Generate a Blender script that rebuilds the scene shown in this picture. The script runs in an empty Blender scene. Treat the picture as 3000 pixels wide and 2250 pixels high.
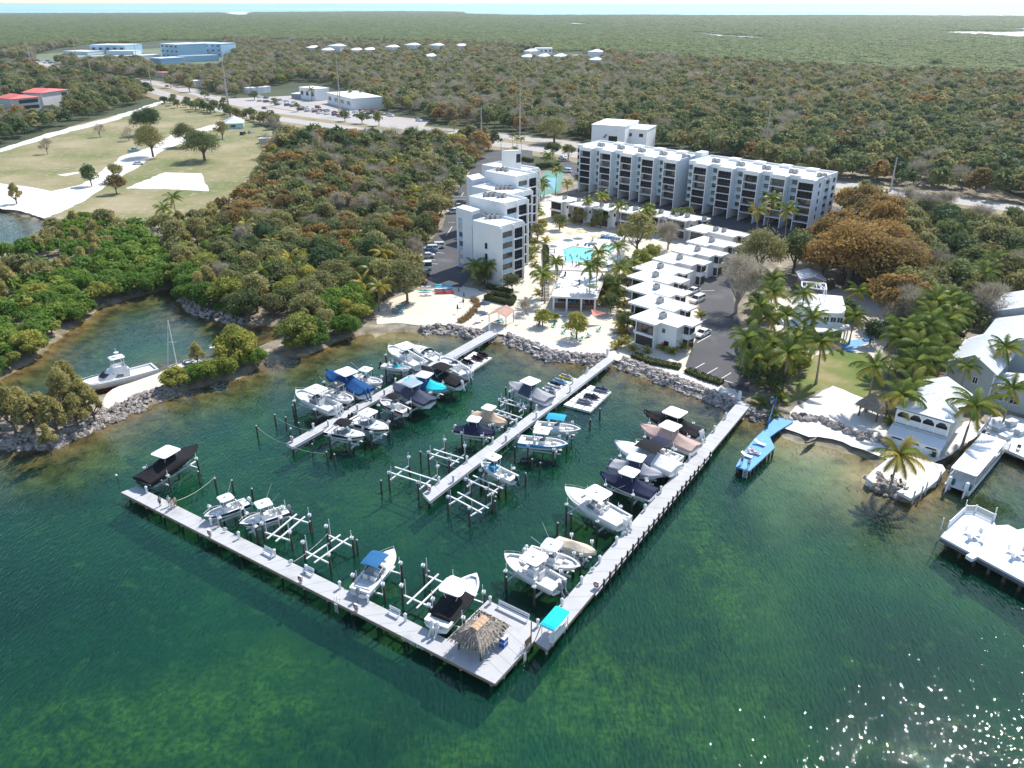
import bpy, math, random
import numpy as np
from mathutils import Vector, Matrix
from mathutils.geometry import delaunay_2d_cdt
from mathutils import noise as mnoise
RND = random.Random(11)
scene = bpy.context.scene
COL = scene.collection
R = math.radians
# ------------------------------------------------------------------ camera
FPX, PITCH, CAMH = 2300.0, math.atan(1117 / 2300.0), 66.0
cam = bpy.data.cameras.new('camera')
cam.sensor_width = 36.0
cam.lens = 36.0 * FPX / 3000.0
cam.clip_start = 1.0
cam.clip_end = 200000.0
cam_o = bpy.data.objects.new('camera', cam)
COL.objects.link(cam_o)
cam_o.location = (0, 0, CAMH)
cam_o.rotation_euler = (math.pi / 2 - PITCH, 0, 0)
scene.camera = cam_o
# ------------------------------------------------------------------ light
SUN_EL, SUN_AZ = 50.5, 40.0            # azimuth measured from +Y towards +X
world = bpy.data.worlds.new('World')
scene.world = world
world.use_nodes = True
wn = world.node_tree
bg = wn.nodes['Background']
sky = wn.nodes.new('ShaderNodeTexSky')
sky.sky_type = 'NISHITA'
sky.sun_disc = False
sky.sun_elevation = R(SUN_EL)
sky.sun_rotation = R(SUN_AZ)
sky.air_density = 1.0
sky.dust_density = .4
wn.links.new(sky.outputs[0], bg.inputs[0])
bg.inputs[1].default_value = 0.15
sl = bpy.data.lights.new('sun', 'SUN')
sl.energy = 4.0
sl.angle = R(0.53)
sl.color = (1.0, 0.955, 0.88)
sun = bpy.data.objects.new('sun', sl)
COL.objects.link(sun)
sdir = Vector((math.cos(R(SUN_EL)) * math.sin(R(SUN_AZ)), math.cos(R(SUN_EL)) * math.cos(R(SUN_AZ)), math.sin(R(SUN_EL))))
sun.rotation_euler = sdir.to_track_quat('Z', 'Y').to_euler()
sun.location = sdir * 300
vs = scene.view_settings
vs.view_transform = 'Standard'
vs.look = 'None'
vs.exposure = 0.62
vs.gamma = 1.0
vs.use_curve_mapping = False
scene.cycles.max_bounces = 6
scene.cycles.diffuse_bounces = 3
scene.cycles.glossy_bounces = 3
scene.cycles.transparent_max_bounces = 10
scene.cycles.transmission_bounces = 3
scene.cycles.sample_clamp_indirect = 4.0
scene.cycles.use_denoising = True
scene.cycles.caustics_reflective = False
scene.cycles.caustics_refractive = False
# ------------------------------------------------------------------ ground positions read off the photograph
CP, SP = math.cos(PITCH), math.sin(PITCH)
def U(u, v, z=0.0):
    """ground position of a photograph pixel (3000 x 2250) at height z"""
    a = (u - 1500) / FPX; b = (v - 1125) / FPX
    t = (z - CAMH) / (-SP - b * CP)
    return Vector((a * t, (CP - b * SP) * t, z))
def Q(ox, oy, sc):
    return lambda x, y, z=0.0: U(ox + x / sc, oy + y / sc, z)
def proj(p):
    zc = p[1] * CP - (p[2] - CAMH) * SP
    if zc < 1: return None
    return (1500 + FPX * p[0] / zc, 1125 + FPX * (-p[1] * SP - (p[2] - CAMH) * CP) / zc)
# ------------------------------------------------------------------ mesh helpers
class MB:
    def __init__(s): s.v = []; s.f = []; s.m = []
    def add(s, vs_, fs, m=0):
        o = len(s.v); s.v += [tuple(p) for p in vs_]
        for f in fs: s.f.append(tuple(i + o for i in f)); s.m.append(m)
        return s
    def box(s, c, d, rz=0.0, m=0, M=None):
        x, y, z = d[0] / 2, d[1] / 2, d[2] / 2
        P = [Vector((sx * x, sy * y, sz * z)) for sz in (-1, 1) for sy in (-1, 1) for sx in (-1, 1)]
        if M is not None: P = [M @ p for p in P]
        if rz:
            cr, sr = math.cos(rz), math.sin(rz)
            P = [Vector((p.x * cr - p.y * sr, p.x * sr + p.y * cr, p.z)) for p in P]
        c = Vector(c)
        return s.add([p + c for p in P], [(0, 2, 3, 1), (4, 5, 7, 6), (0, 1, 5, 4), (2, 6, 7, 3), (0, 4, 6, 2), (1, 3, 7, 5)], m)
    def beam(s, a, b, w, h, m=0):
        a, b = Vector(a), Vector(b); d = b - a; L = d.length
        if L < 1e-6: return s
        x = d / L; up = Vector((0, 0, 1))
        if abs(x.z) > .95: up = Vector((0, 1, 0))
        y = up.cross(x).normalized(); z = x.cross(y)
        M = Matrix((x, y, z)).transposed()
        return s.box((a + b) / 2, (L, w, h), 0, m, M)
    def tube(s, a, b, r, r2=None, n=6, m=0, cap=True):
        return s.path([a, b], [r, r if r2 is None else r2], n, m, cap)
    def path(s, pts, rad, n=6, m=0, cap=True):
        pts = [Vector(p) for p in pts]
        if not isinstance(rad, (list, tuple)): rad = [rad] * len(pts)
        rings = []
        for i, p in enumerate(pts):
            d = (pts[min(i + 1, len(pts) - 1)] - pts[max(i - 1, 0)])
            d = d.normalized() if d.length > 1e-9 else Vector((0, 0, 1))
            up = Vector((0, 0, 1)) if abs(d.z) < .9 else Vector((1, 0, 0))
            a = d.cross(up).normalized(); b = d.cross(a)
            rings.append([p + (a * math.cos(2 * math.pi * k / n) + b * math.sin(2 * math.pi * k / n)) * rad[i] for k in range(n)])
        return s.loft(rings, m, True, cap)
    def loft(s, rings, m=0, closed=True, cap=False):
        n = len(rings[0]); vs_ = [p for r in rings for p in r]; fs = []
        for i in range(len(rings) - 1):
            for k in range(n if closed else n - 1):
                k2 = (k + 1) % n
                fs.append((i * n + k, i * n + k2, (i + 1) * n + k2, (i + 1) * n + k))
        if cap: fs.append(tuple(range(n))[::-1]); fs.append(tuple((len(rings) - 1) * n + k for k in range(n)))
        return s.add(vs_, fs, m)
    def prism(s, poly, z0, z1, m=0, mt=None):
        n = len(poly)
        if sum(poly[i][0] * poly[(i + 1) % n][1] - poly[(i + 1) % n][0] * poly[i][1] for i in range(n)) < 0: poly = poly[::-1]
        vs_ = [(p[0], p[1], z0) for p in poly] + [(p[0], p[1], z1) for p in poly]
        s.add(vs_, [(k, (k + 1) % n, n + (k + 1) % n, n + k) for k in range(n)] + [tuple(range(n))[::-1]], m)
        return s.add(vs_, [tuple(n + k for k in range(n))], m if mt is None else mt)
    def lathe(s, prof, n=12, m=0, c=(0, 0, 0)):
        return s.loft([[(c[0] + r * math.cos(2 * math.pi * k / n), c[1] + r * math.sin(2 * math.pi * k / n), c[2] + z) for k in range(n)] for r, z in prof], m, True, True)
    def ball(s, c, r, n=8, m=0, sz=1.0):
        k = n // 2
        return s.lathe([(r * math.sin(math.pi * (i + .02) / (k + .04)), -r * sz * math.cos(math.pi * (i + .02) / (k + .04))) for i in range(k + 1)], n, m, c)
    def mesh(s, name, mats, smooth=False):
        me = bpy.data.meshes.new(name); me.from_pydata(s.v, [], s.f); me.update()
        for x in (mats if isinstance(mats, (list, tuple)) else [mats]): me.materials.append(x)
        if any(s.m): me.polygons.foreach_set('material_index', s.m)
        if smooth: me.polygons.foreach_set('use_smooth', [True] * len(s.f))
        return me
    def build(s, name, mats, parent=None, world=False, smooth=False, loc=None, rz=0.0):
        if world and parent is not None:
            Mi = (Matrix.Translation(parent.location) @ parent.rotation_euler.to_matrix().to_4x4()).inverted()
            s.v = [tuple(Mi @ Vector(p)) for p in s.v]
        return link(s.mesh(name, mats, smooth), name, parent, loc, rz)
def link(me, name, parent=None, loc=None, rz=0.0, scale=None):
    o = bpy.data.objects.new(name, me); COL.objects.link(o)
    if parent is not None: o.parent = parent
    if loc is not None: o.location = loc
    if rz: o.rotation_euler = (0, 0, rz)
    if scale is not None: o.scale = scale
    return o
def tag(o, label=None, cat=None, group=None, kind=None):
    if label: o['label'] = label
    if cat: o['category'] = cat
    if group: o['group'] = group
    if kind: o['kind'] = kind
    return o
def thing(name, label, cat, loc=(0, 0, 0), rz=0.0, group=None):
    o = bpy.data.objects.new(name, None); COL.objects.link(o)
    o.empty_display_size = .2; o.location = loc; o.rotation_euler = (0, 0, rz)
    return tag(o, label, cat, group)
KIDS = {}
def kids(o):
    return [c for c in o.children]
def dup(o, loc=None, rz=None, label=None, group=None, scale=None, parent=None):
    c = o.copy(); COL.objects.link(c)
    if parent is not None: c.parent = parent
    if loc is not None: c.location = loc
    if rz is not None: c.rotation_euler = (0, 0, rz)
    if scale is not None: c.scale = scale if isinstance(scale, (tuple, list)) else (scale,) * 3
    if label: c['label'] = label
    if group: c['group'] = group
    for k in kids(o): dup(k, parent=c)
    return c
ORD = 'first second third fourth fifth sixth seventh eighth ninth tenth eleventh twelfth thirteenth fourteenth fifteenth sixteenth seventeenth eighteenth nineteenth'.split()
TENS = {20: 'twenty', 30: 'thirty', 40: 'forty', 50: 'fifty', 60: 'sixty', 70: 'seventy', 80: 'eighty', 90: 'ninety'}
def ordinal(i):
    if i < 20: return ORD[i - 1]
    if i < 100:
        t, r = i // 10 * 10, i % 10
        return (TENS[t][:-1] + 'ieth') if r == 0 else TENS[t] + '-' + ORD[r - 1]
    return str(i) + ('th' if 10 < i % 100 < 14 else {1: 'st', 2: 'nd', 3: 'rd'}.get(i % 10, 'th'))
def number(objs, fmt, key=None):
    """label each of objs by its order from the left in the photograph"""
    objs = sorted(objs, key=key or (lambda o: proj(o.location)[0] if proj(o.location) else 0))
    for i, o in enumerate(objs):
        o['label'] = fmt.format(ordinal(i + 1))
def heading(a, b): return math.atan2(b[1] - a[1], b[0] - a[0])
# ------------------------------------------------------------------ materials
def nodes(name):
    m = bpy.data.materials.new(name); m.use_nodes = True
    return m, m.node_tree, m.node_tree.nodes['Principled BSDF']
def N(nt, t, **kw):
    n = nt.nodes.new('ShaderNode' + t)
    for k, v in kw.items():
        if k.startswith('i_'): n.inputs[k[2:].replace('_', ' ')].default_value = v
        else: setattr(n, k, v)
    return n
def ramp(nt, fac, stops):
    r = nt.nodes.new('ShaderNodeValToRGB'); e = r.color_ramp.elements
    while len(e) < len(stops): e.new(0.5)
    for x, (p, c) in zip(e, stops): x.position = p; x.color = (*c, 1) if len(c) == 3 else c
    nt.links.new(fac, r.inputs[0]); return r.outputs[0]
def noise_tex(nt, scale, detail=3, vec=None, rough=.55, stretch=None):
    n = N(nt, 'TexNoise', i_Scale=scale, i_Detail=detail, i_Roughness=rough)
    if vec is None: vec = N(nt, 'NewGeometry').outputs['Position']
    if stretch is not None:
        mp = nt.nodes.new('ShaderNodeMapping'); mp.inputs['Scale'].default_value = stretch[:3]
        if len(stretch) > 3: mp.inputs['Rotation'].default_value = (0, 0, stretch[3])
        nt.links.new(vec, mp.inputs[0]); vec = mp.outputs[0]
    nt.links.new(vec, n.inputs['Vector']); return n.outputs[0]
def mix(nt, fac, a, b, mode='MIX'):
    n = nt.nodes.new('ShaderNodeMix'); n.data_type = 'RGBA'; n.blend_type = mode
    for s_, x in ((0, fac), (6, a), (7, b)):
        if hasattr(x, 'default_value') or hasattr(x, 'is_output'): nt.links.new(x, n.inputs[s_])
        elif s_ == 0: n.inputs[0].default_value = x
        else: n.inputs[s_].default_value = (*x, 1)
    return n.outputs[2]
MATS = {}
def mat(name, col, rough=.6, var=.12, scale=.6, metal=0.0, bump=0.0, bscale=4.0, fine=3.0, coat=0.0, dirt=None):
    if name in MATS: return MATS[name]
    m, nt, b = nodes(name)
    hi = tuple(min(1, c * (1 + var)) for c in col); lo = tuple(c * (1 - var) for c in col)
    c = ramp(nt, noise_tex(nt, scale, 4), [(.3, lo), (.7, hi)])
    if fine: c = mix(nt, .35, c, ramp(nt, noise_tex(nt, scale * 9 * fine, 2), [(.3, lo), (.7, hi)]))
    if dirt is not None:
        c = mix(nt, ramp(nt, noise_tex(nt, dirt[1], 5, rough=.65), [(dirt[2], (0, 0, 0)), (dirt[2] + .18, (1, 1, 1))]), c, dirt[0])
    nt.links.new(c, b.inputs['Base Color'])
    b.inputs['Roughness'].default_value = rough; b.inputs['Metallic'].default_value = metal
    b.inputs['Coat Weight'].default_value = coat
    if name.startswith('canvas'): b.inputs['Specular IOR Level'].default_value = .12
    if bump:
        bp = N(nt, 'Bump', i_Strength=bump, i_Distance=.05)
        nt.links.new(noise_tex(nt, bscale, 4), bp.inputs['Height']); nt.links.new(bp.outputs[0], b.inputs['Normal'])
    MATS[name] = m; return m
def leafmat(name, stops, trans=.25, rough=.65, big=.08):
    """stops: colours drawn per object and per leaf cluster"""
    if name in MATS: return MATS[name]
    m, nt, b = nodes(name)
    oi = N(nt, 'ObjectInfo').outputs['Random']
    pos = N(nt, 'NewGeometry').outputs['Position']
    n1 = noise_tex(nt, big * 4, 2, pos); n2 = noise_tex(nt, 1.6, 2, pos)
    a = N(nt, 'Math', operation='MULTIPLY_ADD'); nt.links.new(n1, a.inputs[0]); a.inputs[1].default_value = .5; nt.links.new(oi, a.inputs[2])
    a2 = N(nt, 'Math', operation='MULTIPLY_ADD'); nt.links.new(n2, a2.inputs[0]); a2.inputs[1].default_value = .55; nt.links.new(a.outputs[0], a2.inputs[2])
    a3 = N(nt, 'Math', operation='DIVIDE'); nt.links.new(a2.outputs[0], a3.inputs[0]); a3.inputs[1].default_value = 2.05
    k = len(stops)
    c = ramp(nt, a3.outputs[0], [(.18 + .64 * i / max(1, k - 1), s_) for i, s_ in enumerate(stops)])
    nt.links.new(c, b.inputs['Base Color']); b.inputs['Roughness'].default_value = rough
    b.inputs['Specular IOR Level'].default_value = .3
    tr = N(nt, 'BsdfTranslucent'); nt.links.new(c, tr.inputs[0])
    mx = N(nt, 'MixShader', i_Fac=trans) if False else nt.nodes.new('ShaderNodeMixShader')
    mx.inputs[0].default_value = trans
    nt.links.new(b.outputs[0], mx.inputs[1]); nt.links.new(tr.outputs[0], mx.inputs[2])
    nt.links.new(mx.outputs[0], nt.nodes['Material Output'].inputs[0])
    MATS[name] = m; return m
WHITE = mat('white_stucco', (.80, .80, .79), .75, .05, .25, bump=.15, bscale=6, dirt=((.62, .61, .58), .35, .62))
ROOFW = mat('white_roof_membrane', (.82, .82, .81), .6, .06, .3, dirt=((.6, .59, .57), .4, .62))
GELC = mat('white_gelcoat', (.83, .83, .82), .22, .03, .5, coat=.4)
BLUEW = mat('pale_blue_panel', (.42, .56, .64), .7, .06, .4)
GLASS = mat('dark_glass', (.012, .016, .02), .06, .3, .3, coat=.5)
DARK = mat('shade_and_vent_black', (.02, .022, .026), .5, .2, .4)  # near-black standing in for shade inside openings; also air conditioner grilles
METAL = mat('grey_metal', (.45, .46, .47), .4, .12, 1, metal=.6)
ALU = mat('white_aluminium', (.72, .73, .74), .35, .06, 1, metal=.15)
DECKC = mat('dock_concrete', (.45, .45, .45), .8, .10, .35, bump=.2, dirt=((.34, .335, .32), .3, .55))
WOODP = mat('creosote_piling', (.075, .06, .045), .85, .35, 1.2, bump=.5, dirt=((.17, .1, .05), 1.2, .55))
WOODF = mat('fascia_timber', (.30, .20, .13), .8, .25, .8, bump=.3)
BLACK = mat('black_plastic', (.018, .018, .02), .5, .2, 2)
SAND = mat('beach_sand', (.62, .555, .46), .95, .09, .12, bump=.3, bscale=2, dirt=((.52, .44, .34), .09, .57))
ASPH = mat('asphalt', (.075, .075, .08), .9, .15, .15, bump=.2, dirt=((.14, .14, .14), .1, .55))
PAINT = mat('road_paint', (.75, .75, .73), .7, .08, 2)
ROCK = mat('limestone_rock', (.33, .29, .26), .9, .3, .8, bump=.8, bscale=3, dirt=((.10, .085, .08), .7, .5))
THATCH = mat('palm_thatch', (.31, .265, .22), .95, .4, 3, bump=.8, bscale=10)
BARK = mat('bark', (.13, .105, .085), .9, .3, 1.5, bump=.5)
PALMB = mat('palm_bark', (.26, .23, .20), .9, .25, 2, bump=.5)
GREYB = mat('bare_bark', (.30, .27, .245), .9, .2, 1.5)
LAND_Z = .95
# ================================================================== ground, seabed and water
SHORE_PX = [(-900,1500),(-300,1250),(0,1112),(30,1095),(100,1060),(150,1010),(200,975),(290,905),(400,870),(520,842),(530,880),(565,922),(640,935),(700,958),(800,955),
 (830,985),(760,1018),(560,1072),(470,1090),(330,1150),(200,1185),(0,1225),(-200,1265),(-260,1320),(-200,1362),(0,1316),(160,1312),(330,1234),(460,1177),(530,1152),(640,1125),(760,1080),(900,1040),
 (1040,985),(1080,978),(1110,985),(1160,970),(1240,980),(1300,974),(1380,990),(1440,1000),(1480,1000),(1560,1033),(1600,1054),(1720,1066),(1780,1068),(1900,1108),(2030,1158),(2130,1200),(2190,1228),
 (2250,1240),(2282,1262),(2300,1280),(2360,1302),(2440,1312),(2501,1332),(2557,1358),(2537,1400),(2561,1435),(2630,1455),(2673,1474),(2754,1394),(2780,1345),(2866,1288),(2952,1325),(3100,1395),(3300,1480)]
shore = [U(u, v)[:2] for u, v in SHORE_PX]
shore_poly = np.array(shore + [(260, shore[-1][1]), (400, 400), (-700, 400), (-700, shore[0][1])])
HOLES = [np.array([U(u, v)[:2] for u, v in h]) for h in
    ([(-500,520),(0,612),(60,632),(155,662),(138,690),(95,706),(60,722),(0,747),(-500,880)], [(-300,835),(0,790),(100,776),(200,768),(232,785),(200,802),(100,818),(0,828),(-300,880)])]
def pip(poly, X, Y):
    ins = np.zeros(X.shape, bool); n = len(poly)
    for i in range(n):
        x0, y0 = poly[i]; x1, y1 = poly[(i + 1) % n]
        if y0 == y1: continue
        c = ((y0 > Y) != (y1 > Y)) & (X < (x1 - x0) * (Y - y0) / (y1 - y0) + x0)
        ins ^= c
    return ins
def segdist(poly, X, Y, closed=True):
    D = np.full(X.shape, 1e9); n = len(poly)
    for i in range(n if closed else n - 1):
        a = poly[i]; b = poly[(i + 1) % n]; d = b - a; L = (d ** 2).sum()
        if L < 1e-9: continue
        t = np.clip(((X - a[0]) * d[0] + (Y - a[1]) * d[1]) / L, 0, 1)
        D = np.minimum(D, np.hypot(X - a[0] - t * d[0], Y - a[1] - t * d[1]))
    return D
def signed_shore(X, Y):
    ins = pip(shore_poly, X, Y); D = segdist(shore_poly, X, Y)
    for h in HOLES:
        ins &= ~pip(h, X, Y); D = np.minimum(D, segdist(h, X, Y))
    return np.where(ins, D, -D)
def ground_z(sd):
    return np.where(sd > 0, LAND_Z * np.clip(sd / 2.6, 0, 1) ** .8, -np.clip(-sd * .22, 0, .8) - np.clip((-sd - 3.6) * .085, 0, 1.8))
gx = np.arange(-270, 190.1, 1.6); gy = np.arange(36, 345.1, 1.6)
GX, GY = np.meshgrid(gx, gy)
wob = np.array([mnoise.noise(Vector((x * .22, y * .22, 0))) for x, y in zip(GX.ravel(), GY.ravel())]).reshape(GX.shape)
SD = signed_shore(GX, GY)
SDW = SD + wob * 1.1
GZ = ground_z(SDW) + np.where(SDW < 0, wob * .18, 0)
ny, nx = GX.shape
gverts = np.stack([GX, GY, GZ], -1).reshape(-1, 3)
idx = np.arange(nx * ny).reshape(ny, nx)
gfaces = np.stack([idx[:-1, :-1], idx[:-1, 1:], idx[1:, 1:], idx[1:, :-1]], -1).reshape(-1, 4)
me = bpy.data.meshes.new('ground'); me.from_pydata(gverts.tolist(), [], gfaces.tolist()); me.update()
me.polygons.foreach_set('use_smooth', [True] * len(gfaces))
def blob(u, v, rx, ry):
    p = U(u, v); return np.exp(-(((GX - p.x) / rx) ** 2 + ((GY - p.y) / ry) ** 2))
sandy = np.clip(blob(2400, 1370, 9, 8) * 1.3 + blob(2320, 1300, 5, 3) + blob(1180, 985, 8, 3) + blob(2270, 1480, 3, 9) * .7 + blob(2240, 1700, 4, 10) * .25, 0, 1)
weedy = np.clip(blob(1850, 1480, 6, 26) * .3 + blob(2050, 1480, 4, 30) * .9 + blob(1690, 1830, 4, 12) * .6 + blob(350, 2120, 17, 6) * 1.2 + blob(700, 2000, 12, 4) * .7 + blob(1350, 2160, 5, 3) * 1.0 + blob(2000, 2060, 11, 6) * .9 + blob(1750, 1960, 6, 5) * .7 + blob(2200, 1650, 7, 8) * .5 + blob(760, 1880, 6, 3) * .6 + blob(1480, 2010, 6, 4) * .5 + blob(300, 1330, 14, 5) * .9 + blob(1100, 1360, 22, 10) * .35, 0, 1)
at = me.attributes.new('sandy', 'FLOAT', 'POINT'); at.data.foreach_set('value', sandy.ravel().astype(np.float32))
at = me.attributes.new('weedy', 'FLOAT', 'POINT'); at.data.foreach_set('value', weedy.ravel().astype(np.float32))
m, nt, b = nodes('ground_and_seabed')
geo = N(nt, 'NewGeometry'); sep = nt.nodes.new('ShaderNodeSeparateXYZ'); nt.links.new(geo.outputs['Position'], sep.inputs[0])
n1 = noise_tex(nt, .055, 4, rough=.6); n2 = noise_tex(nt, .35, 5, rough=.65); n3 = noise_tex(nt, 1.5, 4)
deep = ramp(nt, n1, [(.38, (.006, .042, .029)), (.52, (.017, .095, .052)), (.66, (.10, .19, .05))])
deep = mix(nt, ramp(nt, n2, [(.57, (0, 0, 0)), (.70, (.8, .8, .8))]), deep, (.18, .24, .07))
wa = N(nt, 'Attribute', attribute_name='weedy'); wm = N(nt, 'Math', operation='MULTIPLY'); nt.links.new(wa.outputs['Fac'], wm.inputs[0])
nt.links.new(ramp(nt, n2, [(.35, (.1, .1, .1)), (.6, (1, 1, 1))]), wm.inputs[1])
deep = mix(nt, wm.outputs[0], deep, mix(nt, ramp(nt, n3, [(.4, (0, 0, 0)), (.6, (1, 1, 1))]), (.11, .20, .04), (.36, .44, .08)))
shal = ramp(nt, n2, [(.34, (.04, .028, .012)), (.5, (.19, .125, .045)), (.66, (.30, .235, .11))])
mr = N(nt, 'MapRange'); mr.inputs[1].default_value = -1.95; mr.inputs[2].default_value = -1.0
nt.links.new(sep.outputs['Z'], mr.inputs[0])
bed = mix(nt, mr.outputs[0], deep, shal)
sa = N(nt, 'Attribute', attribute_name='sandy'); sm = N(nt, 'Math', operation='MULTIPLY'); nt.links.new(sa.outputs['Fac'], sm.inputs[0])
nt.links.new(ramp(nt, n2, [(.3, (.55, .55, .55)), (.6, (1, 1, 1))]), sm.inputs[1])
bed = mix(nt, sm.outputs[0], bed, (.50, .44, .28))
dry = ramp(nt, n2, [(.35, (.13, .11, .075)), (.55, (.26, .22, .16)), (.7, (.42, .37, .29))])
mr2 = N(nt, 'MapRange'); mr2.inputs[1].default_value = -.08; mr2.inputs[2].default_value = .3
nt.links.new(sep.outputs['Z'], mr2.inputs[0])
nt.links.new(mix(nt, mr2.outputs[0], bed, dry), b.inputs['Base Color']); b.inputs['Roughness'].default_value = .95
me.materials.append(m)
tag(link(me, 'ground'), 'sandy land and weed-covered seabed of the bay', kind='structure')

# land and sea bed beyond the near sheet
farshore = [(-9000, 5900), (-5200, 5900), (-3600, 5650), (-2600, 5900), (-1700, 6700), (-900, 7200), (-420, 6900), (-330, 5600), (100, 5000), (700, 5150), (1200, 4900), (1900, 4950), (2600, 4700), (3400, 4500), (4500, 4300), (9000, 4200)]
m, nt, b = nodes('forest_floor')
nt.links.new(ramp(nt, noise_tex(nt, .01, 5), [(.3, (.035, .05, .02)), (.7, (.07, .085, .035))]), b.inputs['Base Color']); b.inputs['Roughness'].default_value = 1
fb = MB(); fl = [(-9000, 300), (-271, 300), (-271, 340), (191, 340), (191, 200), (9000, 200)]
fb.prism(fl + farshore[::-1], LAND_Z - 1.2, LAND_Z - .012)
tag(fb.build('terrain', m), 'forest floor reaching to the far shore', kind='structure')
fb = MB(); fb.add([(-6000, -800, -2.72), (6000, -800, -2.72), (6000, 345, -2.72), (-6000, 345, -2.72)], [(0, 1, 2, 3)])
m, nt, b = nodes('deep_seabed')
nt.links.new(ramp(nt, noise_tex(nt, .05, 4), [(.36, (.012, .055, .03)), (.52, (.018, .085, .045)), (.64, (.12, .16, .05))]), b.inputs['Base Color'])
tag(fb.build('seabed', m), 'dark green seabed offshore', kind='structure')

# near water: a rippled skin, tinted and partly clear
def water_mat(name, body, tint, clear, ripple, refl_rough=.02):
    m, nt, b = nodes(name); nt.nodes.remove(b); out = nt.nodes['Material Output']
    h1 = noise_tex(nt, .62, 2, stretch=(1.0, .30, 1, R(-52))); h2 = noise_tex(nt, 2.3, 3, stretch=(1, .4, 1, R(-42)))
    a = N(nt, 'Math', operation='MULTIPLY_ADD'); nt.links.new(h2, a.inputs[0]); a.inputs[1].default_value = 1.0; h1s = N(nt, 'Math', operation='MULTIPLY'); nt.links.new(h1, h1s.inputs[0]); h1s.inputs[1].default_value = 1.1; nt.links.new(h1s.outputs[0], a.inputs[2])
    hg = noise_tex(nt, 2.9, 0, stretch=(1, .4, 1, R(-42))); ag = N(nt, 'Math', operation='ADD'); nt.links.new(hg, ag.inputs[0]); nt.links.new(h1, ag.inputs[1])
    bp = N(nt, 'Bump', i_Distance=ripple); nt.links.new(ag.outputs[0], bp.inputs['Height'])
    fr = N(nt, 'Fresnel', i_IOR=1.33); nt.links.new(bp.outputs[0], fr.inputs['Normal'])
    gl = N(nt, 'BsdfGlossy', i_Roughness=refl_rough); nt.links.new(bp.outputs[0], gl.inputs['Normal'])
    gl.inputs['Color'].default_value = (1, 1, 1, 1)
    df = N(nt, 'BsdfDiffuse'); bp2 = N(nt, 'Bump', i_Distance=ripple * 4); nt.links.new(a.outputs[0], bp2.inputs['Height']); nt.links.new(bp2.outputs[0], df.inputs['Normal'])
    nt.links.new(ramp(nt, noise_tex(nt, .03, 4), body), df.inputs[0])
    tr = N(nt, 'BsdfTransparent'); tr.inputs[0].default_value = (*tint, 1)
    m1 = nt.nodes.new('ShaderNodeMixShader')
    if clear is None:
        ca = N(nt, 'Attribute', attribute_name='clear'); nt.links.new(ca.outputs['Fac'], m1.inputs[0])
        nt.links.new(ramp(nt, ca.outputs['Fac'], [(.54, tint), (.85, (.93, .93, .84))]), tr.inputs[0])
    else: m1.inputs[0].default_value = clear
    nt.links.new(df.outputs[0], m1.inputs[1]); nt.links.new(tr.outputs[0], m1.inputs[2])
    m2 = nt.nodes.new('ShaderNodeMixShader'); nt.links.new(fr.outputs[0], m2.inputs[0])
    nt.links.new(m1.outputs[0], m2.inputs[1]); nt.links.new(gl.outputs[0], m2.inputs[2])
    nt.links.new(m2.outputs[0], out.inputs[0]); return m
wx = np.concatenate([[-3000, -800, -400], np.arange(-270, 190, 4.0), [300, 600, 3000]]); wy = np.concatenate([[-600, -100, 0], np.arange(36, 345, 4.0)])
WX, WY = np.meshgrid(wx, wy)
wsd = signed_shore(WX, WY); wd = np.clip(-ground_z(wsd), 0, 2.72)
clr = (.40 + .58 * np.exp(-.62 * wd)).astype(np.float32)
ny, nx = WX.shape; idx = np.arange(nx * ny).reshape(ny, nx)
me = bpy.data.meshes.new('bay_water')
me.from_pydata(np.stack([WX, WY, np.zeros_like(WX)], -1).reshape(-1, 3).tolist(), [], np.stack([idx[:-1, :-1], idx[:-1, 1:], idx[1:, 1:], idx[1:, :-1]], -1).reshape(-1, 4).tolist()); me.update()
at = me.attributes.new('clear', 'FLOAT', 'POINT'); at.data.foreach_set('value', clr.ravel())
me.materials.append(water_mat('bay_water', [(.35, (.0015, .039, .028)), (.65, (.004, .066, .037))], (.58, .88, .68), None, .095))
tag(link(me, 'bay_water'), 'rippled green bay water around the docks', kind='structure')
sb = MB(); sb.add([(-60000, 4100, .0), (60000, 4100, .0), (90000, 120000, .0), (-90000, 120000, .0)], [(0, 1, 2, 3)])
m, nt, b = nodes('far_sea'); nt.links.new(ramp(nt, noise_tex(nt, .00035, 4, stretch=(.25, 1, 1)), [(.38, (.10, .34, .38)), (.5, (.22, .52, .52)), (.62, (.34, .62, .58))]), b.inputs['Base Color'])
b.inputs['Roughness'].default_value = .35
tag(sb.build('far_sea', m), 'pale turquoise sea on the horizon', kind='structure')
def sheet(name, px, z, mt, label, kind='structure', zz=None, wob=.9):
    """a thin slab laid on the ground; outline given as photograph pixels"""
    P0 = [U(u, v, z) for u, v in px]; poly = []
    for a, b_ in zip(P0, P0[1:] + P0[:1]):
        k = max(1, min(40, int((b_ - a).length / (1.5 if a.length < 350 else 5)))) if wob else 1
        for i in range(k):
            p = a.lerp(b_, i / k); w_ = wob * min(2.5, max(1, p.length / 250))
            if i: p += Vector((mnoise.noise(p * .35), mnoise.noise(p * .35 + Vector((9, 4, 2))), 0)) * w_
            poly.append((p.x, p.y))
    mb = MB(); mb.prism(poly, z - (zz or .05), z, 0)
    return tag(mb.build(name, mt), label, kind=kind)
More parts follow.
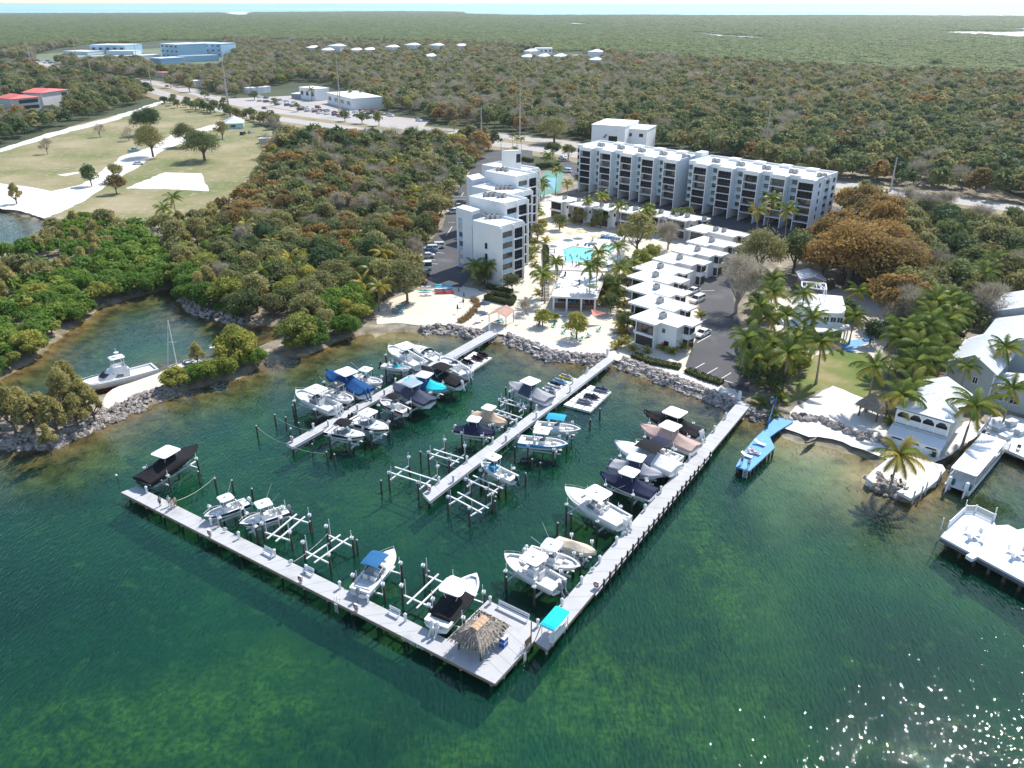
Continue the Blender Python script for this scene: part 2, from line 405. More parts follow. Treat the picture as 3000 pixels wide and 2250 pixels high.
# ================================================================== docks
DZ = 1.45
def dk(u, v): return U(u, v, DZ)
FASC = {}
def dock(name, label, poly, pile_rows, fascia_m=WOODF, deck_m=DECKC, thick=.22, pile_r=.17, pile_m=None):
    base = poly[0]
    t = thing(name, label, 'dock', (base[0], base[1], 0))
    pl = [(p[0], p[1]) for p in poly]
    mb = MB(); mb.prism(pl, DZ - .12, DZ); mb.build('deck', deck_m, t, world=True)
    cx = sum(p[0] for p in pl) / len(pl); cy = sum(p[1] for p in pl) / len(pl)
    n = len(pl)
    ar = sum(pl[i][0] * pl[(i + 1) % n][1] - pl[(i + 1) % n][0] * pl[i][1] for i in range(n))
    for i in range(n):
        a = Vector((*pl[i], 0)); b = Vector((*pl[(i + 1) % n], 0)); d = b - a
        if d.length < .5: continue
        nrm = Vector((d.y, -d.x, 0)).normalized() * (1 if ar > 0 else -1)
        o = nrm * -.06
        mb = MB(); mb.beam(a + o + d.normalized() * .12 + Vector((0, 0, DZ - .30)), b + o - d.normalized() * .12 + Vector((0, 0, DZ - .30)), .10, .355)
        mb.build('fascia', fascia_m, t, world=True)
    pm = MB().add([], []); 
    me = MB().tube((0, 0, -3.2), (0, 0, DZ - .13), pile_r, n=8).mesh('pile', pile_m or mat('concrete_pile', (.36, .34, .31), .9, .2, 1, dirt=((.06, .05, .04), 1.5, .5)))
    for (a, b, k) in pile_rows:
        for i in range(k):
            p = a.lerp(b, i / max(1, k - 1)); link(me, 'pile', t, (p.x - base[0], p.y - base[1], 0))
            FASC.setdefault(name, []).append(p)
    return t
def edge(a, b, t, off):
    """point on a->b at t, moved sideways by off (to the left of the direction)"""
    d = (b - a); nn = Vector((-d.y, d.x, 0)).normalized(); return a.lerp(b, t) + nn * off
fo0, fo1 = dk(354, 1442), dk(1450, 2003)
fi0, fi1 = dk(402, 1424), dk(1309, 1872)
pin, pri, prj, pro = dk(1429, 1758), dk(1583, 1832), dk(1563, 1878), dk(1566, 1876)
front = dock('front_dock', 'long grey dock across the front of the marina with square tiki platform', [fo0, fo1, pro, pri, pin, fi1, fi0],
    [(edge(fo0, fo1, .01, .7), edge(fo0, fo1, .985, .7), 17), (edge(fi0, fi1, .02, -.5), edge(fi0, fi1, .98, -.5), 14), (edge(pin, pri, .1, -.5), edge(pin, pri, .9, -.5), 3), (edge(fo1, pro, .3, .5), edge(fo1, pro, .9, .5), 3)])
rl0, rl1, rr0, rr1 = dk(2166, 1172), dk(1587, 1832), dk(2200, 1186), dk(1603, 1903)
rl1b = dk(1567, 1880)
rdock = dock('side_dock', 'long pale dock with black mooring posts along the right side of marina', [rl0, rl1, rl1b, rr1, rr0], [(edge(rl0, rl1, .03, .5), edge(rl0, rl1, .97, .5), 18), (edge(rr0, rr1, .03, -.5), edge(rr0, rr1, .99, -.5), 18)])
ml0, ml1, mr0, mr1 = dk(1778, 1045), dk(1238, 1446), dk(1801, 1052), dk(1259, 1469)
mdock = dock('finger_dock', 'narrow pale dock running through the middle of the marina', [ml0, ml1, mr1, mr0], [(edge(ml0, ml1, .05, .4), edge(ml0, ml1, .985, .4), 15), (edge(mr0, mr1, .05, -.4), edge(mr0, mr1, .985, -.4), 15)], fascia_m=ALU)
ll0, ll1, lr0, lr1 = dk(1433, 968), dk(838, 1299), dk(1460, 976), dk(857, 1310)
ldock = dock('finger_dock', 'narrow pale dock on the left, leading from the brown-roofed shelter', [ll0, ll1, lr1, lr0], [(edge(ll0, ll1, .05, .4), edge(ll0, ll1, .985, .4), 15), (edge(lr0, lr1, .05, -.4), edge(lr0, lr1, .985, -.4), 15)], fascia_m=ALU)
def joints(t, a0, a1, b0, b1, n):
    mb = MB()
    for k in range(1, n): mb.beam(a0.lerp(a1, k / n) + Vector((0, 0, .001)), b0.lerp(b1, k / n) + Vector((0, 0, .001)), .05, .008)
    mb.build('deck_joints', mat('joint_grey', (.27, .265, .26), .9, .1), t, world=True)['kind'] = 'stuff'
joints(front, fo0.lerp(fo1, .012), fo0.lerp(fo1, .83), fi0, fi1, 22); joints(rdock, rl0, rl1, rr0, rr0.lerp(rr1, .93), 24); joints(mdock, ml0, ml1, mr0, mr1, 22); joints(ldock, ll0, ll1, lr0, lr1, 22); joints(front, fi1, pin, fo1, pro, 5)
# lettering on the outer fascia
def text_part(name, txt, size, mt, parent, p, rz, tilt=math.pi / 2, extrude=.01, align='LEFT'):
    cu = bpy.data.curves.new(name, 'FONT'); cu.body = txt; cu.size = size; cu.extrude = extrude; cu.align_x = align; cu.materials.append(mt)
    tmp = bpy.data.objects.new(name, cu); COL.objects.link(tmp); bpy.context.view_layer.update()
    me = bpy.data.meshes.new_from_object(tmp.evaluated_get(bpy.context.evaluated_depsgraph_get())); bpy.data.objects.remove(tmp)
    o = bpy.data.objects.new(name, me); COL.objects.link(o)
    if parent is not None: o.parent = parent; p = Vector(p) - parent.location
    o.location = p; o.rotation_euler = (tilt, 0, rz); return o
fd = (fo1 - fo0).normalized(); fn = Vector((fd.y, -fd.x, 0))
tp = dk(1175, 1862)
text_part('lettering', 'MOON BAY', .62, mat('letter_white', (.8, .8, .78), .6, .05), front, edge(fo0, fo1, ((tp - fo0).dot(fd)) / (fo1 - fo0).length, -.02) + Vector((0, 0, -.52)), math.atan2(fd.y, fd.x))
pd = (pro - fo1).normalized()
text_part('lettering', 'MOON BAY', .45, mat('letter_faded', (.5, .42, .33), .8, .1), front, fo1.lerp(pro, .12) + Vector((pd.y, -pd.x, 0)) * .02 + Vector((0, 0, -.45)), math.atan2(pd.y, pd.x))
# black mooring posts and rail along the side dock
me = MB().tube((0, 0, -2.5), (0, 0, 2.35), .14, .12, 8).mesh('mooring_post', mat('tarred_post', (.018, .018, .02), .7, .3, 2))
posts = []
for i in range(23):
    t = .30 + .515 * i / 22
    if 0 < i < 3: t -= .012 * (3 - i)
    p = edge(rr0, rr1, t, .28)
    o = link(me, 'mooring_post', None, (p.x, p.y, 0), 0); tag(o, None, 'post', 'black fender posts along the side dock'); posts.append(o)
number(posts, 'black fender post on the outer side of the right dock, {} from the front', key=lambda o: -proj(o.location)[1])
r_ = thing('fender_rail', 'white fender rail running behind the black posts of the right dock', 'rail', (rr0.x, rr0.y, 0))
mb = MB(); mb.beam(edge(rr0, rr1, .28, .10) + Vector((0, 0, -.45)), edge(rr0, rr1, .84, .10) + Vector((0, 0, -.45)), .1, .22); mb.build('rail', ALU, r_, world=True)
# ================================================================== boats, lifts and jet skis
def cm(name, col, rough=.75, var=.10, scale=1.2): return mat('canvas_' + name, col, rough, var, scale, bump=.35, bscale=3)
NAVY = cm('navy', (.022, .028, .06)); INK = cm('black', (.014, .014, .017)); CGREY = cm('grey', (.33, .33, .36)); SLATE = cm('slate', (.06, .07, .105))
BEIGE = cm('beige', (.55, .40, .29)); PINK = cm('pink_beige', (.46, .33, .29)); CREAM = cm('cream', (.58, .50, .38)); TURQ = cm('turquoise', (.02, .46, .52)); ROYAL = cm('royal_blue', (.012, .065, .19)); SKYB = cm('sky_blue', (.03, .33, .56)); AQUA = cm('aqua', (.02, .55, .62))
MIDB = cm('mid_blue', (.03, .13, .28)); CWHITE = cm('white', (.72, .72, .72))
HNAVY = mat('hull_navy', (.015, .03, .10), .2, .05, coat=.5); HBLUE = mat('hull_blue', (.01, .16, .42), .2, .05, coat=.5); HBLACK = mat('hull_black', (.012, .012, .016), .2, .05, coat=.5)
HRED = mat('hull_red', (.22, .015, .02), .25, .05, coat=.5); HSKY = mat('hull_sky', (.02, .32, .62), .2, .05, coat=.5); HGREY = mat('hull_grey', (.30, .36, .40), .3, .05)
CUSH = mat('cushion_white', (.70, .69, .66), .6, .06, 2); SOLE = mat('cockpit_sole', (.62, .63, .62), .6, .06, 1); WSH = mat('windshield', (.10, .13, .15), .08, .2, coat=.4)
EGREY = mat('engine_grey', (.20, .23, .26), .3, .1); EBLACK = mat('engine_black', (.015, .016, .018), .25, .1); TEAK = mat('teak_pad', (.38, .28, .18), .7, .15, 3)
def hull_fn(L, B, D):
    def f(s):
        if s < .55: bs = B / 2 * (.92 + .08 * math.sin(math.pi * s / 1.1))
        else: bs = B / 2 * max(.012, 1 - ((s - .55) / .45) ** 2.7)
        zs = D * (1 + .24 * s * s)
        k = max(0, (s - .6) / .4)
        zk = D * .80 * k ** 2.4
        bc = bs * (.88 - .30 * s ** 3); zc = D * (.36 + .5 * s ** 3.2)
        zc = max(zc, zk + .03)
        return (s - .5) * L, bs, zs, bc, zc, zk
    return f
def outboard(t, x, y, z, m, tilt=.35, k=1.0):
    mb = MB()
    prof = [(.0, .20, .16), (.25, .30, .21), (.62, .33, .22), (.85, .26, .18), (.95, .10, .08)]
    rings = [[(-.18 + a * math.cos(2 * math.pi * q / 8), b * math.sin(2 * math.pi * q / 8), h) for q in range(8)] for h, a, b in prof]
    mb.loft(rings, 0, True, True); mb.box((-.12, 0, -.35), (.22, .14, .75), 0, 1); mb.box((-.16, 0, -.95), (.42, .07, .5), 0, 1); mb.tube((-.42, 0, -.92), (.18, 0, -.92), .07, .04, 6, 1); mb.box((.08, 0, .05), (.3, .34, .3), 0, 1)
    M = Matrix.Rotation(tilt, 3, 'Y')
    mb.v = [tuple(M @ (Vector(p) * k) + Vector((x, y, z))) for p in mb.v]
    return mb.build('outboard_motor', [m, m if m is not GELC else ALU], t, smooth=False)
def rrect(cx, lx, ly, z, r=.35, n=4):
    out = []
    for sx, sy, a0 in ((1, 1, 0), (-1, 1, 90), (-1, -1, 180), (1, -1, 270)):
        for k in range(n):
            a = R(a0 + 90 * k / (n - 1)); out.append((cx + sx * (lx / 2 - r) + r * math.cos(a), sy * (ly / 2 - r) + r * math.sin(a), z))
    return out
def slab_top(mb, cx, lx, ly, z, th=.10, m=0, r=.4, camber=.1):
    a = rrect(cx, lx, ly, z, r); b = rrect(cx, lx, ly, z + th, r); c = rrect(cx, lx * .82, ly * .8, z + th + camber, r * .8)
    return mb.loft([a, b, c], m, True, True)
def boat(label, bow, stern, top=None, cover=None, hull=GELC, strake=GELC, eng=None, neng=1, zk=1.35, style='cc', beam=.365, topm=GELC, coverm=None, coverb=None, consm=GELC, zpx=None, cat='boat', bimini=None, ant=0, name='motor_boat', topx=0, grp='boats on the marina lifts', topk=1.18, rail=True, peak=None):
    Lp = 9.0; D = 1.4
    zp = zpx if zpx is not None else zk + 1.6
    b_, s_ = U(*bow, zp), U(*stern, zp)
    L = (b_ - s_).length; D = .102 * L + .5; B = beam * L if L < 9 else beam * 9 + .22 * (L - 9)
    c = (b_ + s_) / 2; rz = heading(s_, b_)
    t = thing(name, label, cat, (c.x, c.y, zk), rz, grp)
    f = hull_fn(L, B, D); n = 15; S = [i / (n - 1) for i in range(n)]
    mb = MB(); rings = []
    for s in S:
        x, bs, zs, bc, zc, zk_ = f(s); zm = max(zc + .02, zs - .45 * D * (1 - .4 * s))
        rake = .10 * L * max(0, (s - .7) / .3) ** 2
        def px_(z): return x - rake * (1 - min(1, max(0, (z - zk_) / (zs - zk_ + .01)))) * .8
        bm = bc + (bs - bc) * .62
        rings.append([(px_(zs), -bs, zs), (px_(zm), -bm, zm), (px_(zc), -bc, zc), (px_(zk_), 0, zk_), (px_(zc), bc, zc), (px_(zm), bm, zm), (px_(zs), bs, zs)])
    for a, m_ in ((0, 1), (1, 0), (2, 0), (3, 0), (4, 0), (5, 1)):
        mb.loft([[r[a], r[a + 1]] for r in rings], m_, False)
    mb.add(rings[0], [(6, 5, 4, 3, 2, 1, 0)], 0)
    hl = mb.build('hull', [hull, strake], t, smooth=False)
    rb = MB(); pts = [(r[0][0], r[0][1] - .02, r[0][2] - .02) for r in rings]; rb.path(pts, .045, 4); pts = [(r[6][0], r[6][1] + .02, r[6][2] - .02) for r in rings]; rb.path(pts, .045, 4)
    rb.build('rub_rail', strake if strake is not GELC else CUSH, hl)
    # cockpit
    fl = D * .55; mb = MB(); rr = []
    for s in S[:-1]:
        x, bs, zs, bc, zc, zk_ = f(s); bi = max(.03, bs - .24); zf = fl if (style == 'cc' and s < .72) or style == 'cat' else max(fl, zs - (.32 if style != 'exp' or s < .5 else .02))
        if style == 'exp' and s > .48: zf = zs + .12 * math.sin(math.pi * min(1, (1 - s) / .3) / 2)
        rr.append([(x, -bs, zs), (x, -bi, zs + .01), (x, -bi, zf), (x, 0, zf + (.06 if s > .7 else 0)), (x, bi, zf), (x, bi, zs + .01), (x, bs, zs)])
    mb.loft(rr, 0, False); r0 = rr[0]; mb.add([(-L / 2 + .0, -B * .46, fl), (-L / 2, B * .46, fl), (-L / 2, B * .46, D * .86), (-L / 2, -B * .46, D * .86)], [(0, 1, 2, 3)])
    mb.add([r0[0], r0[1], r0[5], r0[6], (-L / 2 + .35, B * .44, D * .98), (-L / 2 + .35, -B * .44, D * .98)], [(0, 1, 5), (1, 2, 4, 5), (2, 3, 4)])
    x, bs, zs, *_ = f(S[-2]); xe, *_r = f(1); mb.add([(x, -bs, zs), (x, bs, zs), (xe, 0, f(1)[2])], [(0, 1, 2)])
    mb.build('deck', SOLE if cover is None else GELC, t)
    zt = D + 2.05 if L > 6.5 else D + 1.75
    tx = topx * L - .04 * L
    if cover is None:
        if style in ('cc', 'cat'):
            mb = MB(); w = B * .17; mb.loft([[(tx - .5, -w, fl), (tx + .75, -w, fl), (tx + .75, w, fl), (tx - .5, w, fl)], [(tx - .45, -w, fl + .95), (tx + .6, -w, fl + 1.05), (tx + .6, w, fl + 1.05), (tx - .45, w, fl + .95)]], 0, True, True)
            mb.box((tx + 1.15, 0, fl + .28), (.7, w * 1.7, .5)); co = mb.build('console', consm, t)
            ws = MB(); ws.loft([[(tx + .62, -w, fl + 1.0), (tx + .62, w, fl + 1.0)], [(tx + .25, -w * .9, fl + 1.6), (tx + .25, w * .9, fl + 1.6)]], 0, False)
            ws.loft([[(tx + .62, -w, fl + 1.0), (tx + .25, -w * .9, fl + 1.6)], [(tx - .3, -w, fl + .98), (tx - .25, -w * .9, fl + 1.4)]], 0, False); ws.build('windshield', WSH, co)
            mb = MB(); mb.box((tx - 1.15, 0, fl + .72), (.5, B * .34, .16)); mb.box((tx - 1.38, 0, fl + 1.05), (.12, B * .34, .5)); mb.box((tx - 1.15, 0, fl + .32), (.36, B * .3, .64)); mb.build('seat', CUSH, t)
            mb = MB(); mb.box((-L / 2 + .62, 0, D * .80), (.5, B * .66, .3)); mb.build('seat', CUSH, t)
            for sy in (-1, 1):
                mb = MB(); bx0, bx1 = L * .16, L * .34; yb0, yb1 = f(.66)[1] - .3, f(.84)[1] - .3
                mb.add([(bx0, sy * yb0, fl + .42), (bx1, sy * yb1, fl + .55), (bx1, sy * max(.05, yb1 - .55), fl + .55), (bx0, sy * max(.2, yb0 - .6), fl + .42), (bx0, sy * yb0, fl), (bx1, sy * yb1, fl), (bx1, sy * max(.05, yb1 - .55), fl), (bx0, sy * max(.2, yb0 - .6), fl)], [(0, 1, 2, 3), (3, 2, 6, 7), (0, 3, 7, 4)])
                mb.build('bow_seat', CUSH, t)
        if style == 'exp':
            mb = MB(); x0 = -.02 * L; w = B * .40; zsd = f(.5)[2]
            ws_a = [(x0 - .9, -w, zsd), (x0 + .5, -w * .96, zsd + .1), (x0 + 1.0, 0, zsd + .15), (x0 + .5, w * .96, zsd + .1), (x0 - .9, w, zsd)]
            ws_b = [(x0 - 1.0, -w * .9, zsd + .62), (x0 - .1, -w * .84, zsd + .78), (x0 + .3, 0, zsd + .82), (x0 - .1, w * .84, zsd + .78), (x0 - 1.0, w * .9, zsd + .62)]
            mb.loft([ws_a, ws_b], 0, False); mb.build('windshield', WSH, t)
            fr = MB(); fr.path(ws_b, .04, 4); fr.path(ws_a, .05, 4); fr.build('windshield_frame', CUSH, t)
            mb = MB(); mb.box((x0 - .55, -w * .4, fl + .55), (.7, w * .5, 1.0)); mb.build('console', consm, t)
            for sy in (-1, 1): mb = MB(); mb.box((x0 - 1.5, sy * w * .45, fl + .5), (.55, w * .5, .3)); mb.box((x0 - 1.75, sy * w * .45, fl + .85), (.14, w * .5, .6)); mb.build('seat', CUSH, t)
            mb = MB(); mb.box((-L / 2 + .9, 0, fl + .3), (.6, B * .7, .45)); mb.build('seat', CUSH, t)
            mb = MB(); mb.box((L * .2, 0, f(.7)[2] + .13), (.75, .75, .06)); mb.build('hatch', WSH, t)
        if rail or style == 'exp':
            mb = MB(); pts = []
            for sd in (1, -1):
                q = [(f(s)[0], sd * max(0, f(s)[1] - .08), f(s)[2] + .42 * min(1, (s - .5) * 6)) for s in (.52, .62, .72, .82, .9, .96, .995)]
                pts += q if sd == 1 else q[::-1]
                for s in (.62, .72, .82, .9): mb.tube((f(s)[0], sd * (f(s)[1] - .08), f(s)[2]), (f(s)[0], sd * (f(s)[1] - .08), f(s)[2] + .42), .016, n=4)
            mb.path(pts, .02, 4); mb.build('bow_rail', ALU, t)
    if cover is not None:
        pk = peak if peak is not None else (1.75 if top else .55); sp = .5 + (tx / L); mb = MB(); mats = [cover, coverb or cover]; rings = []; SS = [(.12 + .5 * i / 30) if style == 'half' else i / 30 for i in range(31)]; wid = .17
        seed = RND.random() * 50
        for s in SS:
            x, bs, zs, *_ = f(min(.995, s)); q = (s - sp)
            h = .20 + (pk - .2) * (1 / (1 + math.exp((abs(q) - wid) * (22 if abs(q) > 0 else 1))) * .45 + .55 * max(0, 1 - abs(q) / (.50 if q > 0 else .58)) ** 1.25)
            x = x - .02 * L * (1 if s < .04 else 0) + (.015 * L if s > .97 else 0); ring = []
            for j in range(-7, 8):
                if abs(j) == 7: y = math.copysign(bs + .07, j); z = zs - .34
                elif abs(j) == 6: y = math.copysign(bs + .06, j); z = zs + .03
                else:
                    fr_ = abs(j) / 6; y = j / 6 * bs; z = zs + .03 + h * (1 - fr_ ** (1.5 if pk > 1 else 1.25)) - .10 * math.sin(fr_ * math.pi) * (1 if pk > 1 else .3)
                    z += .07 * mnoise.noise(Vector((s * 11 + seed, j * .8, 0))) * L / 9 + .06 * mnoise.noise(Vector((s * 26 + seed, j * 1.7, 3)))
                ring.append((x, y, z))
            rings.append(ring)
        for i in range(30):
            mi = 1 if (coverb is not None and sp - wid * .9 < SS[i] < sp + wid * .75) else 0
            mb.loft(rings[i:i + 2], mi, False)
        mb.add(rings[0], [tuple(range(15))], 0); mb.build('cover', mats, t, smooth=True)
    if top == 'hard':
        mb = MB(); lx, ly = (.27 * L * topk, B * .74 * topk); slab_top(mb, tx, lx, ly, zt, .09); tt = mb.build('hardtop', topm, t)
        lg = MB()
        for sx in (-.8, .75):
            for sy in (-1, 1): lg.tube((tx + sx * lx * .42, sy * B * .2, fl if cover is None else D + .9), (tx + sx * lx * .46, sy * ly * .40, zt + .02), .035, n=5)
        lg.build('top_frame', ALU, tt)
        if ant or cover is None:
            ant = ant or 1
            am = MB()
            for q in range(ant): am.tube((tx - .3 * lx, (q - .5) * ly * .7, zt + .1), (tx - .9 * lx, (q - .5) * ly * 1.4, zt + 1.7), .02, n=4)
            am.tube((tx, 0, zt + .15), (tx, 0, zt + .42), .22, .2, 8); am.build('antenna', ALU, tt)
    if bimini is not None:
        mb = MB(); lx, ly = .29 * L * topk, B * .80; rings = []
        for i in range(7):
            q = i / 6; rings.append([(tx + (q - .5) * lx, (k / 6 - .5) * ly, zt - .15 + .16 * math.sin(math.pi * k / 6) + .08 * math.sin(math.pi * q) - .03 * math.cos(q * 4 * math.pi)) for k in range(7)])
        mb.loft(rings, 0, False); rings2 = [[(p[0], p[1], p[2] - .05) for p in r] for r in rings]; mb.loft(rings2, 0, False)
        for i in (0, 6): mb.loft([rings[i], rings2[i]], 0, False)
        mb.loft([[r[0] for r in rings], [r[0] for r in rings2]], 0, False); mb.loft([[r[6] for r in rings], [r[6] for r in rings2]], 0, False)
        tt = mb.build('bimini', bimini, t, smooth=True); lg = MB()
        for sx in (-1, 1):
            for sy in (-1, 1): lg.tube((tx - .05 * L * sx, sy * B * .44, D), (tx + sx * lx * .48, sy * ly * .48, zt - .16), .022, n=5)
        lg.build('bimini_frame', ALU, tt)
    if eng is not None:
        for q in range(neng): outboard(t, -L / 2 - .35, (q - (neng - 1) / 2) * .72, D * .80, eng, .38, 1.0 if L > 7.5 else .8)
    return t, c, rz, L, B, zk
GREENTOP = mat('copper_cap', (.45, .55, .50), .6, .1, 2)
PCACHE = {}
def piling_mesh(zt, r=.16):
    k = (round(zt, 1), r)
    if k not in PCACHE: PCACHE[k] = MB().tube((0, 0, -3), (0, 0, zt), r, r * .9, 8).mesh('piling', WOODP)
    return PCACHE[k]
MOTM = MB().box((0, 0, .16), (.42, .3, .32)).tube((-.2, .2, .2), (.25, .2, .2), .13, n=8).tube((0, 0, .3), (0, 0, .5), .1, .06, 6).mesh('motor', mat('lift_motor', (.58, .60, .62), .4, .15, 2))
def lift(label, c, rz, L, B, z, guides=4, empty=False, zp=None, grp='boat lifts in the marina'):
    """four pilings, two cradle beams, two bunks, guide poles and hoist motors"""
    t = thing('boat_lift', label, 'boat lift', (c[0], c[1], 0), rz, grp)
    hx, hy = .26 * L, B / 2 + .42; zt = zp or (z + 1.25)
    for sx in (-1, 1):
        for sy in (-1, 1):
            link(piling_mesh(zt), 'piling', t, (sx * hx, sy * (hy + .25), 0)); link(MOTM, 'motor', t, (sx * hx, sy * (hy + .22), zt), RND.random() * .6)
        mb = MB(); mb.box((sx * hx, 0, z - .28), (.2, 2 * hy, .1)).box((sx * hx, 0, z - .42), (.06, 2 * hy, .22)); mb.build('cradle_beam', ALU, t)
    for sy in (-1, 1):
        mb = MB(); mb.beam((-.40 * L, sy * B * .21, z - .14), (.36 * L, sy * B * .21, z - .14), .26 if not empty else .2, .14); mb.build('bunk', mat('bunk_white', (.7, .7, .69), .7, .08, 1), t)
        if guides:
            for sx in (-1, 1):
                mb = MB(); mb.tube((sx * hx + .2, sy * (hy - .12), z - .3), (sx * hx + .2, sy * (hy - .12), z + 2.0 + .25 * RND.random()), .05, n=6); mb.build('guide_pole', ALU, t)
    return t
def lifted(label, lift_label, bow, stern, **kw):
    g = kw.pop('guides', 4)
    t, c, rz, L, B, zk = boat(label, bow, stern, **kw)
    lift(lift_label, c, rz, L, B, zk, g)
    return t
LB = 'boat lift holding the {}'
def LBT(d, bow, stern, where, **kw):
    return lifted(d + ' ' + where, LB.format(d), bow, stern, **kw)
wl, wr = 'left of the left dock', 'right of the left dock'
LBT('white center console with grey windscreen', (1139, 1016), (1234, 1066), wl + ', nearest the beach', top='hard', eng=GELC, neng=2)
boat('small open white boat with arch beside the left dock near shore', (1212, 1018), (1288, 1056), zk=.1, zpx=1.2, eng=EGREY, style='exp')
LBT('white flats skiff with turquoise console cover', (1206, 1075), (1119, 1062), wl, eng=EBLACK, consm=AQUA, beam=.27)
LBT('white center console with plain white top', (1121, 1118), (1033, 1096), wl, top='hard', eng=EGREY)
LBT('royal blue covered boat with white hardtop', (957, 1091), (1072, 1147), wl, top='hard', cover=ROYAL, eng=MIDB, neng=2, topk=1.1)
LBT('white center console with black hardtop', (1035, 1172), (948, 1138), wl, top='hard', topm=BLACK, eng=GELC)
LBT('white boat with grey console enclosure', (867, 1146), (982, 1193), wl + ', nearest its tip', top='hard', consm=CGREY, eng=GELC, neng=2)
LBT('white open boat with white outboards', (1291, 1046), (1370, 1090), wr + ' beside jet ski float', eng=GELC, neng=2)
LBT('black covered boat with black bimini', (1236, 1077), (1350, 1121), wr, cover=INK, bimini=INK, eng=GELC, peak=1.0)
LBT('bright turquoise covered boat with white top', (1309, 1140), (1190, 1112), wr, top='hard', cover=AQUA, coverb=MIDB, topk=1.15)
LBT('slate navy covered boat with grey top', (1152, 1126), (1258, 1174), wr, top='hard', cover=SLATE, topm=HGREY)
LBT('small red striped boat with black bimini', (1113, 1166), (1192, 1197), wr, strake=HRED, bimini=INK, eng=EBLACK, guides=0)
LBT('white cuddy boat with black hull band', (1139, 1258), (1031, 1219), wr, strake=HBLACK, style='exp', top='hard', eng=EBLACK, neng=2)
LBT('black and white bowrider with black bimini', (1070, 1275), (958, 1250), wr + ', nearest its tip', strake=HBLACK, style='exp', bimini=INK, guides=2)
nl, nr = 'left of the middle dock', 'right of the middle dock'
LBT('grey covered boat with white top and slate panel', (1491, 1121), (1608, 1166), nl, top='hard', cover=CGREY, coverb=SLATE)
LBT('beige covered boat with oval white top', (1485, 1235), (1388, 1206), nl, top='hard', cover=BEIGE, eng=GELC)
LBT('navy covered boat with oval white top', (1450, 1264), (1338, 1246), nl, top='hard', cover=NAVY, eng=GELC)
LBT('white catamaran with sky blue bimini', (1702, 1256), (1568, 1238), nr, bimini=SKYB, style='cat', rail=True, beam=.36, topk=1.35)
LBT('blue hulled center console with white top', (1665, 1300), (1522, 1281), nr, strake=HSKY, top='hard', eng=EGREY, neng=2)
LBT('white boat with blue covered console', (1408, 1350), (1508, 1394), nr, top='hard', consm=SKYB, eng=EBLACK, beam=.34, topk=1.2, topx=.16)
rd = 'left of the right dock'
LBT('black covered boat with white top', (1889, 1208), (2050, 1268), rd + ', nearest the shore', top='hard', cover=INK, eng=GELC, neng=2)
LBT('pink-beige covered boat with white top', (1876, 1247), (2036, 1309), rd, top='hard', cover=PINK, topk=1.1)
LBT('white bowrider with navy tower canvas', (1862, 1293), (1993, 1342), rd, style='exp', bimini=NAVY, guides=2)
LBT('white bowed boat with black top', (1803, 1298), (1979, 1370), rd, cover=CWHITE, coverb=CGREY, bimini=INK, peak=1.4, topx=-.03)
LBT('grey covered boat with slate middle and white top', (1943, 1391), (1795, 1352), rd, top='hard', cover=CGREY, coverb=SLATE, eng=EGREY)
LBT('navy covered boat with large white top', (1760, 1385), (1914, 1440), rd, top='hard', cover=NAVY, strake=HGREY, topk=1.1)
LBT('big white express cruiser with hardtop', (1655, 1432), (1830, 1526), rd, style='exp', top='hard', eng=GELC, neng=2, ant=2, topk=1.15, rail=True)
LBT('cream covered bowrider with black hull band', (1747, 1613), (1631, 1573), rd, strake=HBLACK, cover=CREAM, peak=.75, beam=.34)
LBT('white console boat with twin white outboards', (1701, 1657), (1545, 1606), rd, top='hard', eng=GELC, neng=2, ant=2, strake=GELC)
LBT('slim white boat with dark grey outboard', (1478, 1623), (1640, 1709), rd + ', nearest the tiki platform', top='hard', eng=EGREY, neng=2)
fi = 'behind the front dock'
LBT('black covered boat with long white top', (578, 1308), (416, 1404), fi + ' near its far end', top='hard', cover=INK, hull=HBLACK, strake=HBLACK, topk=1.15)
LBT('white center console with blue hull and teal stripe', (596, 1509), (722, 1459), fi, strake=HNAVY, top='hard', eng=GELC)
LBT('white center console with dark blue hull and antennas', (700, 1531), (839, 1483), fi, strake=HNAVY, top='hard', eng=EGREY, ant=2)
LBT('white dual console with mid blue bimini', (1154, 1608), (1052, 1724), fi, bimini=MIDB, eng=EGREY, style='exp')
LBT('white boat with black cockpit cover and white top', (1396, 1682), (1277, 1824), fi + ' beside tiki hut', style='half', cover=INK, top='hard', eng=CWHITE, neng=2, peak=.45)
# empty lifts: centre pixel, heading pixels, length
def empty_lift(label, a, b, wpx, z=1.7, k=1.5):
    A, Bp = U(*a, z), U(*b, z); c = (A + Bp) / 2; L = (Bp - A).length
    return lift(label, c, heading(A, Bp), L * k, wpx, z, 4, True, zp=z + .95)
empty_lift('empty boat lift, nearer shore of the two behind the navy covered boat', (1475, 1171), (1545, 1191), 3.2)
empty_lift('empty boat lift between the beige covered boat and the other empty lift', (1452, 1204), (1520, 1226), 3.2)
empty_lift('empty boat lift left of the middle dock, second from its tip', (1271, 1322), (1348, 1346), 3.2)
empty_lift('large empty boat lift with wide white bunks left of the middle dock tip', (1150, 1374), (1275, 1414), 3.8, k=1.3)
empty_lift('empty boat lift right of the middle dock beside the white boat', (1385, 1400), (1462, 1434), 3.2)
empty_lift('empty boat lift right of the middle dock, nearest its tip', (1338, 1450), (1418, 1492), 3.4)
empty_lift('empty boat lift behind the front dock beside the dark blue hulled boat', (803, 1573), (878, 1510), 3.4)
empty_lift('empty boat lift behind the front dock left of the blue bimini boat', (918, 1634), (1005, 1572), 3.4)
empty_lift('empty boat lift behind the front dock left of the black cockpit boat', (1215, 1765), (1295, 1688), 3.4)
